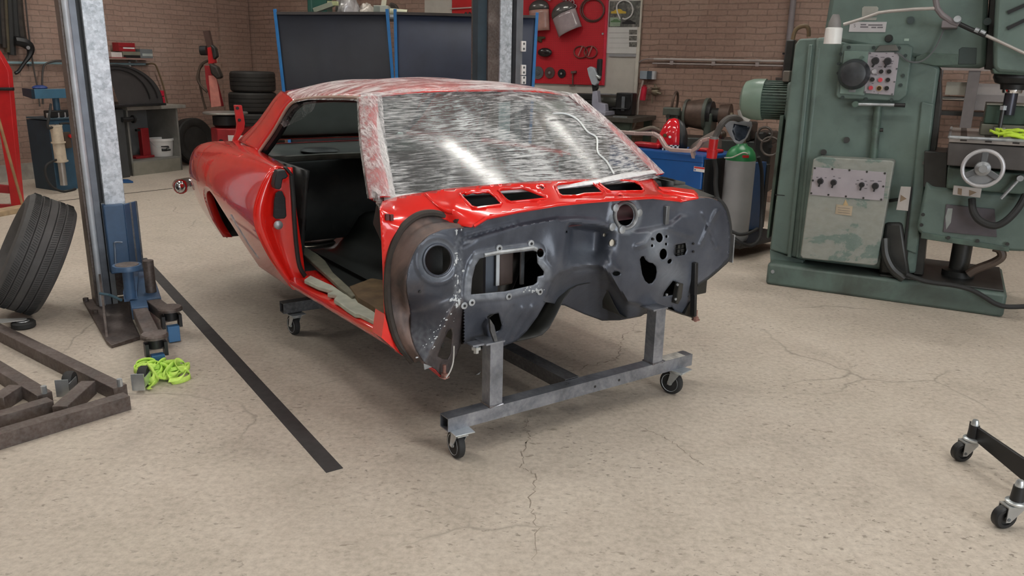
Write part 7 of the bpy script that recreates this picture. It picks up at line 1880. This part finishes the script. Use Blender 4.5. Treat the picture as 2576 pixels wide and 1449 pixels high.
# gear control box
YG = YC - .045
mprism('gear_box_cover', GREEN, YG, ((2117, 116), (2124, 110), (2284, 110), (2297, 118), (2281, 240), (2262, 256), (2107, 248), (2102, 240)), .06, .010)
mprism('dial_plate', M('light_green_plate', (.185, .26, .225), .42), YG - .008, ((2123, 128), (2186, 129), (2174, 240), (2112, 236)), .01, .004)
k = K(2149, 187, YG - .012)
MB().lathe([(.0, .075), (.045, .075), (.075, .065), (.098, .03), (.098, .0)], k, (0, -1, 0), 36).build('speed_dial', M('dark_slate_dial', (.035, .038, .042), .35, var=.4, vs=14), mill)
MB().bar(K(2165, 150, YG - .02), K(2172, 142, YG - .02), .02, .012).build('dial_pointer', GREEND, mill)
mprism('dial_tag', BARE, YG - .012, ((2136, 225), (2153, 225), (2152, 232), (2135, 232)), .006, 0)
cp_ = mprism('control_panel', GREYPL, YG - .010, ((2185, 131), (2255, 131), (2262, 142), (2248, 240), (2173, 234)), .012, .002)
for px, py in ((2202, 153), (2233, 154)):
    c = K(px, py, YG - .012); kb = MB().lathe([(.0, .028), (.018, .028), (.024, .0)], c, (0, -1, 0), 18).build('rotary_knob', BLACK, cp_)
    MB().bar(c + V(0, -.02, -.015), c + V(-.012, -.02, -.04), .012, .012).build('knob_pointer', BLACK, kb)
BT = M('button_black', (.02, .02, .02), .3); BR_ = M('button_red', (.55, .06, .08), .35); BW = M('button_clear', (.45, .43, .45), .3); BY_ = M('button_amber_brown', (.05, .03, .01), .3)
for px, py, mt in ((2199, 180, BW), (2217, 180, BT), (2237, 180, BT), (2195, 200, BT), (2215, 201, BR_), (2234, 201, BT), (2191, 221, BR_), (2212, 222, BY_), (2231, 222, BT)):
    c = K(px, py, YG - .011); b_ = MB().lathe([(.0, .012), (.0135, .012), (.014, 0)], c, (0, -1, 0), 16).build('push_button', mt, cp_)
    MB().lathe([(.0125, .006), (.0185, .005), (.0185, 0), (.0125, 0)], c, (0, -1, 0), 18, closed=True).build('button_ring', M('dull_button_ring', (.34, .32, .33), .4, .3) if mt is not BY_ else M('amber_ring', (.5, .36, .2), .4), b_)
for px, py in ((2189, 134), (2252, 133), (2182, 172), (2256, 173), (2178, 204), (2250, 206), (2176, 232), (2244, 237)):
    c = K(px, py, YG - .011); MB().cyl(c, c + V(0, -.004, 0), .006, n=8).build('panel_screw', GREYD, cp_)
INK = M('print_ink', (.12, .11, .12), .6)
for px, py, w in ((2193, 143, 8), (2220, 144, 10), (2205, 139, 5), (2230, 134, 4), (2246, 142, 5), (2222, 154, 5), (2246, 154, 4), (2242, 160, 8), (2214, 168, 10), (2236, 168, 12), (2203, 188, 6), (2195, 210, 5), (2199, 231, 3), (2209, 235, 3)):
    a = K(px - w / 2, py, YG - .0112); b = K(px + w / 2, py, YG - .0112); MB().bar(a, b, .0008, .004, up=(0, 0, 1)).build('printed_line', INK, cp_)
for px, py in ((2136, 119), (2198, 120), (2262, 121), (2115, 136), (2110, 160), (2109, 184), (2272, 190), (2278, 140), (2266, 214), (2120, 245), (2179, 249), (2243, 251)):
    c = K(px, py, YG - .001); MB().cyl(c, c + V(0, -.008, 0), .011, n=10).build('cover_bolt', M('dark_bolt_green', (.03, .045, .042), .5), mill)
mprism('lamp_bracket_pad', M('brownish_green_pad', (.10, .10, .09), .5), YG - .02, ((2212, 114), (2254, 112), (2262, 128), (2200, 130)), .03, .004)
MB().lathe([(.0, .02), (.02, .02), (.025, 0)], K(2236, 97, YC - .012), (0, -1, 0), 16).build('oil_cap', OILY, mill)
mprism('small_tag', M('pale_green_tag', (.30, .38, .33), .4), YC - .014, ((2275, 97), (2287, 97), (2286, 103), (2274, 103)), .004, 0)
# nameplates
mprism('type_plate', M('pale_green_grey_plate', (.29, .29, .26), .4), YC - .014, ((2169, 20), (2174, 16), (2206, 16), (2210, 20), (2206, 40), (2168, 42)), .006, 0)
mprism('type_plate', M('pale_green_grey_plate', (.34, .34, .31), .4), YC - .014, ((2168, 45), (2206, 44), (2204, 51), (2166, 51)), .006, 0)
npl = mprism('name_plate', M('silver_name_plate', (.50, .48, .49), .35, .2, var=.05), YC - .016, ((2139, 55), (2231, 55), (2227, 81), (2135, 80)), .006, 0)
c = K(2150, 65, YC - .0166); text_on('plate_letter', 'S', .030, INK, npl, c, (math.radians(90), 0, 0))
for px, py, w in ((2172, 62, 14), (2202, 63, 36), (2174, 68, 20), (2198, 69, 12), (2214, 69, 14)):
    a = K(px - w / 2, py, YC - .0164); b = K(px + w / 2, py, YC - .0164); MB().bar(a, b, .0008, .008, up=(0, 0, 1)).build('printed_line', INK, npl)
# lever and vertical rod below the box
a, b = K(2152, 262, YC - .06), K(2250, 264, YC - .06); lv = MB().cyl(a, b, .010, n=12).build('gear_lever', BARE, mill)
MB().cyl(b, K(2277, 265, YC - .06), .013, n=12).build('lever_grip', BLACK, lv); MB().cyl(a + V(0, .06, 0), a + V(0, -.012, 0), .02, n=14).build('lever_boss', GREEND, lv)
MB().cyl(K(2209, 266, YC - .02), K(2196, 402, YC - .02), .026, n=14).build('conduit_rod', GREEND, mill); MB().cyl(K(2193, 328, YC - .02), K(2222, 327, YC - .02), .012, n=10).build('rod_clamp', OILY, mill)
for px, py in ((2130, 352), (2072, 383)): MB().cyl(K(px, py, YC - .001), K(px, py, YC - .02), .020, n=16).build('cap_plug', OILY, mill)
# electrical cabinet on the column
YE = YC - .14
dr = mprism('cabinet_door', WORN, YE, ((2046, 400), (2062, 395), (2242, 404), (2250, 408), (2206, 664), (2198, 668), (2018, 650), (2013, 642)), .14, .008, label='worn green cabinet door with bare grey patches')
sw = mprism('switch_panel', GREYPL, YE - .006, ((2047, 420), (2230, 434), (2222, 505), (2038, 490)), .006, .001, parent=dr)
for px, py, r in ((2064, 456, .021), (2097, 459, .021), (2168, 465, .018), (2202, 468, .022)):
    c = K(px, py, YE - .007); kb = MB().lathe([(.0, .024), (r * .8, .024), (r, 0)], c, (0, -1, 0), 16).build('rotary_knob', BLACK, sw); MB().bar(c + V(0, -.018, -.01), c + V(-.004, -.018, -.035), .010, .010).build('knob_pointer', BLACK, kb)
for px, py in ((2050, 423), (2094, 425), (2137, 428), (2181, 432), (2226, 436), (2045, 454), (2222, 469), (2041, 486), (2084, 490), (2128, 494), (2172, 498), (2217, 502)):
    c = K(px, py, YE - .006); MB().cyl(c, c + V(0, -.004, 0), .007, n=8).build('panel_screw', OILY, sw)
for px, py, w in ((2056, 446, 5), (2066, 447, 4), (2077, 447, 5), (2098, 444, 5), (2112, 448, 6), (2158, 454, 6), (2168, 451, 6), (2178, 456, 6), (2194, 455, 10), (2213, 456, 10), (2154, 463, 5), (2181, 465, 4), (2178, 474, 7)):
    a = K(px - w / 2, py, YE - .0065); b = K(px + w / 2, py, YE - .0065); MB().bar(a, b, .0008, .005, up=(0, 0, 1)).build('printed_line', INK, sw)
YL = M('brass_yellow_plate', (.42, .31, .17), .45, .2)
mprism('warning_triangle', YL, YE - .004, ((2127, 502), (2133, 514), (2134, 517), (2120, 517), (2122, 513)), .004, 0, parent=dr)
ip = mprism('instruction_plate', M('pale_brass_plate', (.40, .33, .24), .45, .2), YE - .004, ((2104, 514), (2145, 519), (2142, 543), (2101, 538)), .004, 0, parent=dr)
for y0 in (522, 528, 534): MB().bar(K(2108, y0, YE - .0045), K(2138, y0 + 3, YE - .0045), .0008, .002, up=(0, 0, 1)).build('printed_line', INK, ip)
sp = mprism('safety_plate', M('pale_grey_plate', (.40, .37, .35), .45), YC - .10, ((2266, 469), (2292, 470), (2284, 531), (2254, 528)), .008, .002)
mprism('plate_triangle', M('brown_print', (.20, .14, .09), .5), YC - .102, ((2266, 490), (2281, 500), (2264, 508)), .003, 0, parent=sp)
MB().bar(K(2270, 500, YC - .09), K(2240, 505, YC - .0), .02, .02).build('plate_arm', OILY, mill)
# knee, saddle, table
YK = .02
mprism('knee', GREEN, YK, ((2330, 455), (2345, 470), (2600, 492), (2600, 634), (2540, 632), (2318, 592), (2305, 575)), .62, .02)
mprism('knee_plate', M('purple_grey_plate', (.085, .075, .085), .5, var=.2), YK - .008, ((2380, 514), (2502, 526), (2508, 597), (2372, 584)), .01, .003)
mprism('knee_patch', M('bare_grey_patch', (.24, .26, .25), .5, var=.3, vs=12), YK - .010, ((2384, 524), (2397, 524), (2392, 560), (2380, 578), (2378, 545)), .01, .002)
mprism('knee_skirt', GREEND, YK - .01, ((2318, 584), (2540, 622), (2538, 634), (2316, 600)), .5, .004)
for px, py in ((2386, 598), (2459, 606), (2534, 614), (2322, 540), (2318, 566)): MB().cyl(K(px, py, YK - .011), K(px, py, YK - .022), .012, n=8).build('knee_bolt', OILY, mill)
for px, py in ((2322, 404), (2325, 424)): MB().bx(K(px, py, .1).x, K(px + 42, py, .1).x, .05, .4, K(px, py + 8, .1).z, K(px, py, .1).z).build('oily_way', M('oily_bright_way', (.20, .20, .19), .25, .7, var=.3), mill)
mprism('way_block', OILY, .04, ((2325, 380), (2384, 384), (2380, 500), (2322, 470)), .4, .006)
YT = -.22
mprism('saddle', GREEND, -.06, ((2384, 420), (2600, 440), (2600, 492), (2380, 474)), .66, .010)
mprism('table', M('purple_brown_table', (.075, .068, .066), .42, .2, var=.25, vs=8), YT, ((2384, 372), (2388, 358), (2600, 372), (2600, 432), (2382, 416)), 1.0, .006)
zt = K(2400, 345, YT).z; xa = K(2388, 346, YT).x
tx1 = xa + .80
MB().bx(xa, tx1, YT - .01, YT + 1.02, zt - .03, zt).build('table_top', M('worn_table_steel', (.33, .30, .28), .35, .5, var=.2, vs=10), mill, bevel=.003)
for x in (.06, .19, .33, .47):
    MB().bx(xa + x, xa + x + .035, YT - .011, YT + 1.0, zt - .02, zt + .0015).build('tee_slot', M('dark_tee_slot', (.03, .022, .018), .5), mill)
mb = MB(); mb.tube([V(xa, YT - .012, zt), V(xa + .5, YT - .014, zt)], .010, 8); mb.tube([V(xa, YT - .012, zt), V(xa, YT + 1.0, zt)], .008, 8); mb.build('table_rim', BARE, mill)
# vice-like green block on the table
a = K(2482, 262, .12); b = K(2482, 310, .12)
vb = MB().bx(a.x, a.x + .5, .10, .42, zt + .07, zt + .07 + (a.z - b.z)).build('angle_block', M('dark_bottle_green', (.035, .065, .045), .45, var=.2), mill, bevel=.008)
MB().bx(a.x - .01, a.x + .5, .08, .44, zt + .001, zt + .07).build('block_foot', M('grey_olive_casting', (.12, .12, .09), .5), mill, bevel=.006)
MB().bx(a.x + .0, a.x + .5, .095, .425, zt + .07 + (a.z - b.z), zt + .08 + (a.z - b.z)).build('block_top', M('pale_olive_edge', (.22, .21, .17), .5), vb)
for dx in (.09, .26):
    p = V(a.x + dx, .05, zt); MB().cyl(p, p + V(0, 0, .19 if dx < .2 else .10), .012, n=10).build('clamp_stud', OILY, mill); MB().lathe([(.02, 0), (.02, .025)], p + V(0, 0, .16 if dx < .2 else .075), (0, 0, 1), 6).build('clamp_nut', BARE, mill)
    MB().bx(p.x - .03, p.x + .03, -.0, .14, zt + .03, zt + .055).build('clamp_bar', M('worn_clamp', (.28, .27, .23), .4, .4), mill, bevel=.003)
# handwheel on the table end
YW = YT - .12
c = K(2472, 424, YW); Rw = abs(K(2531, 424, YW).x - K(2413, 424, YW).x) / 2 * .97
hw = MB().tube([c + V(Rw * .9 * math.cos(a), 0, Rw * .9 * math.sin(a)) for a in np.linspace(0, 2 * math.pi, 41)[:-1]], Rw * .105, 10, closed=True).build('handwheel', M('grey_handwheel_rim', (.42, .41, .42), .35, .3), mill)
MB().lathe([(.0, .045), (Rw * .18, .045), (Rw * .2, .03), (Rw * .36, .02), (Rw * .38, -.02)], c, (0, -1, 0), 26).build('wheel_hub', M('grey_hub', (.30, .31, .32), .3, .5), hw)
for a in (math.pi / 2, math.pi * 7 / 6, math.pi * 11 / 6):
    d = V(math.cos(a), 0, math.sin(a)); MB().bar(c + d * Rw * .3, c + d * Rw * .88, .035, .02, up=(0, 1, 0)).build('wheel_spoke', GREYD, hw, bevel=.005)
mb = MB(); mb.prism([c + V(Rw * .8 * math.cos(a), .01, Rw * .8 * math.sin(a)) for a in np.linspace(math.pi * 1.12, math.pi * 1.88, 12)] + [c + V(Rw * .3 * math.cos(a), .01, Rw * .3 * math.sin(a)) for a in np.linspace(math.pi * 1.88, math.pi * 1.12, 8)], V(0, .012, 0)); mb.build('wheel_web', M('grey_web', (.28, .29, .30), .4, .3), hw)
MB().cyl(c, c + V(0, .14, 0), .03, n=14).build('wheel_shaft', OILY, hw)
# sticker plate under the wheel, small lever, hoses
st = mprism('safety_plate', M('pale_grey_plate', (.40, .37, .35), .45), -.10, ((2399, 466), (2470, 474), (2466, 498), (2396, 490)), .008, .004)
mprism('plate_triangle', M('brown_print', (.20, .14, .09), .5), -.102, ((2438, 478), (2457, 484), (2438, 493)), .003, 0, parent=st)
mprism('plate_square', M('brown_print', (.20, .14, .09), .5), -.102, ((2410, 473), (2420, 475), (2419, 491), (2409, 488)), .003, 0, parent=st)
MB().cyl(K(2566, 448, -.1), K(2518, 500, -.1), .010, n=10).build('clamp_lever', BARE, mill); MB().lathe([(.018, -.02), (.022, 0), (.018, .02)], K(2566, 448, -.1), (0, -1, 0), 12).build('lever_eye', BARE, mill)
mb = MB(); mb.tube(spline([K(2445, 500, -.05), K(2448, 530, -.08), (K(2465, 555, -.1)), K(2500, 568, -.1), K(2530, 556, -.1), K(2560, 525, -.08), K(2580, 490, -.05)], 5), .022, 10); mb.build('hose', RUBBER, mill)
# screw under the knee
c = K(2415, 655, .32); MB().lathe([(.10, zb + .01), (.10, zb + .05), (.062, zb + .06), (.062, K(2415, 600, .32).z)], (c.x, .32, 0), (0, 0, 1), 22).build('knee_screw', OILY, mill)
mb = MB(); mb.tube(spline([K(2435, 690, .2), K(2458, 676, .2), K(2500, 660, .2), K(2520, 645, .2), K(2515, 628, .2), K(2500, 622, .2)], 5), .028, 10); mb.build('drain_pipe', M('brown_drain_pipe', (.12, .085, .065), .5), mill)
mb = MB(); mb.tube(spline([K(2225, 600, .02), K(2228, 640, .0), K(2245, 675, .0), K(2275, 700, .0)], 5), .032, 10); mb.build('hose', OILY, mill)
mprism('dark_gap', OILY, YC - .02, ((2226, 560), (2270, 560), (2290, 700), (2210, 690)), .2, .02)  # dark block filling the space beside the cabinet door
# motor on the back of the column
cz = K(1930, 251, .36)
R_ = (K(1930, 198, .36).z - K(1930, 303, .36).z) / 2
x0, x1, x2 = K(1868, 251, .36).x, K(1924, 251, .36).x, K(1992, 251, .36).x
mo = MB().lathe([(.0, x0), (R_ * .62, x0), (R_ * .86, x0 + .02), (R_ * .98, x0 + .07), (R_, x0 + .12), (R_, x1)], (0, .36, cz.z), (1, 0, 0), 40).build('motor_cowl', M('pale_green_motor', (.165, .235, .185), .35, var=.08), mill)
mb = MB(); mb.cyl((x1, .36, cz.z), (x2, .36, cz.z), R_ * .86, n=36); mb.build('motor_body', GREEND, mill)
for i in range(40):
    a = 2 * math.pi * i / 40; d = V(0, math.cos(a), math.sin(a)); p = V(x1, .36, cz.z) + d * R_ * .84
    MB().bar(p, p + V(x2 - x1 - .01, 0, 0), .006, R_ * .2, up=d).build('motor_fin', GREEND, mo)
MB().bx(x2 - .02, K(2010, 251, .36).x + .06, .22, .50, cz.z - R_ * .9, cz.z + R_ * .9).build('motor_mount', GREEN, mill, bevel=.02)
mb = MB(); mb.tube(spline([K(1994, 100, .3), K(2000, 78, .3), K(2012, 68, .3), K(2028, 66, .3), K(2034, 76, .3), K(2034, 92, .3)], 5), .014, 8); mb.build('hose', M('brown_hose', (.15, .08, .06), .6), mill)
MB().bx(K(1978, 105, .4).x, K(2000, 105, .4).x, .38, .5, K(1985, 205, .4).z, K(1985, 100, .4).z).build('terminal_box', OILY, mill, bevel=.01)
MB().bx(K(1972, 185, .3).x, K(1990, 185, .3).x, .26, .36, K(1980, 206, .3).z, K(1980, 178, .3).z).build('gland_block', M('grey_brown_gland', (.16, .14, .12), .5), mill, bevel=.008)
# ------------------------------------------------------------------ jointed lamp on the mill
YLp = -.10
p0 = K(2095, 90, YLp)
lamp = thing('machine_lamp', 'white jointed work lamp reaching across the front of the green mill', 'lamp', MF)
sh = K(2095, 100, YLp); rr = (K(2117, 100, YLp).x - K(2072, 100, YLp).x) / 2
MB().lathe([(rr * .82, .055), (rr * .97, .05), (rr, -.045), (rr * .93, -.045), (rr * .9, .045)], (sh.x, YLp, K(2095, 92, YLp).z), (0, 0, 1), 28, closed=True).build('lamp_shade', WHITE, lamp)
MB().lathe([(rr * .75, .05), (rr * .7, .085), (rr * .42, .13), (rr * .3, .135), (.0, .136)], (sh.x, YLp, K(2095, 92, YLp).z), (0, 0, 1), 24).build('lamp_neck', M('mauve_grey_neck', (.20, .185, .18), .5), lamp)
ARM = M('pale_grey_arm', (.40, .37, .35), .35, .4)
MB().tube([K(2122, 62, YLp), K(2165, 48, YLp), K(2210, 32, YLp), K(2240, 28, YLp), K(2300, 23, YLp), K(2352, 21, YLp)], .011, 10).build('upper_arm', ARM, lamp)
MB().tube([K(2352, -30, YLp), K(2354, 0, YLp), K(2358, 22, YLp), K(2370, 38, YLp), K(2395, 56, YLp), K(2412, 62, YLp)], .018, 10).build('elbow_sleeve', M('mauve_grey_sleeve', (.16, .14, .145), .5), lamp)
MB().tube([K(2408, 58, YLp), K(2440, 73, YLp), K(2480, 90, YLp)], .014, 10).build('arm_joint', BLACK, lamp)
MB().tube([K(2440, 73, YLp), K(2478, 88, YLp), K(2530, 112, YLp), K(2600, 145, YLp)], .010, 10).build('lower_arm', ARM, lamp)
MB().tube([K(2452, 75, YLp), K(2462, 79, YLp)], .017, 10).build('arm_clip', BARE, lamp); MB().tube([K(2466, 79, YLp), K(2478, 85, YLp)], .015, 10).build('arm_clip', BARE, lamp)
MB().bx(K(2370, 60, 0).x, K(2410, 60, 0).x, YLp - .01, YC - .012, K(2390, 72, 0).z, K(2390, 54, 0).z).build('arm_bracket', M('mauve_grey_sleeve', (.16, .14, .145), .5), lamp, bevel=.004)
MB().lathe([(.0, .03), (.02, .03), (.024, 0)], K(2408, 52, YLp), (0, -1, .3), 12).build('joint_knob', BARE, lamp)
mb = MB(); mb.tube(spline([K(2374, 74, .06), K(2366, 95, .06), K(2352, 122, .06), K(2335, 143, .06), K(2312, 156, .05), (K(2285, 154, .03)), K(2268, 140, .03), K(2256, 132, .03)], 5), .005, 6); mb.build('lamp_cord', GREYD, lamp)
# ------------------------------------------------------------------ strap on the mill table, cable on the floor
p = MF.Wd((K(2540, 350, YT + .06).x, YT + .03, zt + .004)); mb = MB(); rnd = random.Random(5)
for i in range(6):
    a0 = rnd.random() * 6.28; r_ = .045 + rnd.random() * .03; cx, cy = rnd.gauss(0, .035), rnd.gauss(0, .02); tw = V(0, 0, .016)
    P_ = [V(cx + r_ * 1.3 * math.cos(a0 + t_), cy + r_ * .6 * math.sin(a0 + t_), .004 + .014 * i * .4 + .008 * math.sin(3 * t_) + .008) for t_ in np.linspace(0, 5.6, 16)]
    mb.grid([[q_, q_ + tw + V(0, .004, 0)] for q_ in P_])
o = mb.build('ratchet_strap', M('lime_webbing', (.42, .60, .03), .6, var=.2), None, solid=.002); o.location = p; o.rotation_euler = (0, 0, ROTR); tag(o, 'lime yellow strap bundled on the table of the green milling machine', 'strap')
P_ = [MF.Wd(K(*a)) for a in ((2295, 705, -.03), (2350, 722, -.035), (2400, 733, -.035), (2450, 735, -.035))]
P_ = [MF.Wd((K(2330, 700, 0).x, -.03, zb + .012)), MF.Wd((K(2400, 712, 0).x, -.032, zb + .0)), MF.Wd((K(2450, 728, 0).x, -.04, zb * .8))] + [floor_at(2478, 775, .06), floor_at(2510, 790, .02), floor_at(2560, 788, .018), floor_at(2640, 770, .018)]
P_ = [MF.Wd(K(2280, 690, -.04)), MF.Wd(K(2330, 708, -.04)), MF.Wd(K(2400, 718, -.04)), MF.Wd(K(2445, 730, -.04)), MF.Wd(K(2478, 748, -.04)), MF.Wd(K(2505, 764, -.04)), MF.Wd(K(2540, 772, -.02)), MF.Wd(K(2620, 768, .04))]
tag(MB().tube(spline(P_, 6), .015, 10).build('power_cable', RUBBER, None), 'thick black cable running down over the base of the green mill to the right', 'cable')
# ------------------------------------------------------------------ steel rack and sheets behind the mill
RY = -.55
p = ROOM.Y(2440, 300, RY); fr = Frame(ROOM.Wd((p.x, RY, 0)), ROTR)
t = thing('steel_rack', 'grey steel rack with bright sheet metal boxes behind the green mill', 'rack', fr)
q = lambda px, py, y=0.0: fr.Y(px, py, y)
RG = M('mauve_grey_upright', (.16, .145, .145), .5); SH = M('pale_sheet_metal', (.42, .39, .38), .35, .4, var=.08)
a, b = q(2438, 175), q(2468, 175); ztp = a.z
MB().bx(a.x, b.x, -.05, .05, 0, ztp).build('rack_upright', RG, t, bevel=.004)
a2 = q(2600, 200); MB().bx(a2.x + .3, a2.x + .38, -.05, .05, 0, ztp).build('rack_upright', RG, t)
a3 = q(2350, 172); MB().bx(a3.x, a2.x + .4, -.06, .06, ztp - .01, ztp + .03).build('rack_beam', M('mauve_grey_beam', (.30, .26, .25), .4), t)
a, b = q(2382, 206, .08), q(2430, 240, .08); MB().bx(a.x, b.x, .06, .30, b.z, a.z).build('sheet_box', M('olive_grey_box', (.30, .29, .25), .5), t)
a, b = q(2455, 210, .08), q(2620, 240, .08); MB().bx(a.x, b.x, .06, .34, b.z - .02, a.z).build('sheet_box', SH, t)
a, b = q(2455, 238, .02), q(2620, 262, .02); MB().bx(a.x, b.x, .051, .056, b.z - .08, a.z).build('sheet_front', M('mid_grey_sheet', (.27, .25, .25), .4, .4), t)
p1, p2 = q(2340, 246, .05), q(2440, 246, .05); MB().cyl(V(p1.x, .1, p1.z), V(p2.x + .9, .1, p1.z), .022, n=14).build('bright_bar', CHROME, t)
MB().bx(a3.x, a2.x + .38, .06, .36, b.z - .14, b.z - .10).build('rack_shelf', OILY, t)
for x in (a3.x + .03,): MB().bx(x, x + .05, .25, .3, 0, ztp).build('rack_upright', RG, t)
# ------------------------------------------------------------------ sets of like things
for o in bpy.data.objects:
    if o.parent is None and 'label' in o and 'group' not in o:
        g = {'welding_screen': 'navy welding screens', 'lift_post': 'posts of the car lift', 'grinding_disc': 'grinding discs on the red pegboard', 'face_shield': 'face shields on the red pegboard', 'strip_coil': 'brown strip loops on the red pegboard',
             'pegboard': 'red tool boards on the back wall', 'air_hose': 'hoses on the left wall', 'gas_hose': 'black hoses around the gas cylinder', 'box': 'boxes on shelves', 'parts_case': 'red cases by the left wall', 'rusty_trolley': 'rusty frames on the floor', 'ratchet_strap': 'fluorescent straps',
             'wall_conduit': 'conduits on the back wall', 'wrapped_part': 'wrapped parts on the rack', 'power_cable': 'loose cables'}.get(o.name.split('.')[0])
        if g: o['group'] = g
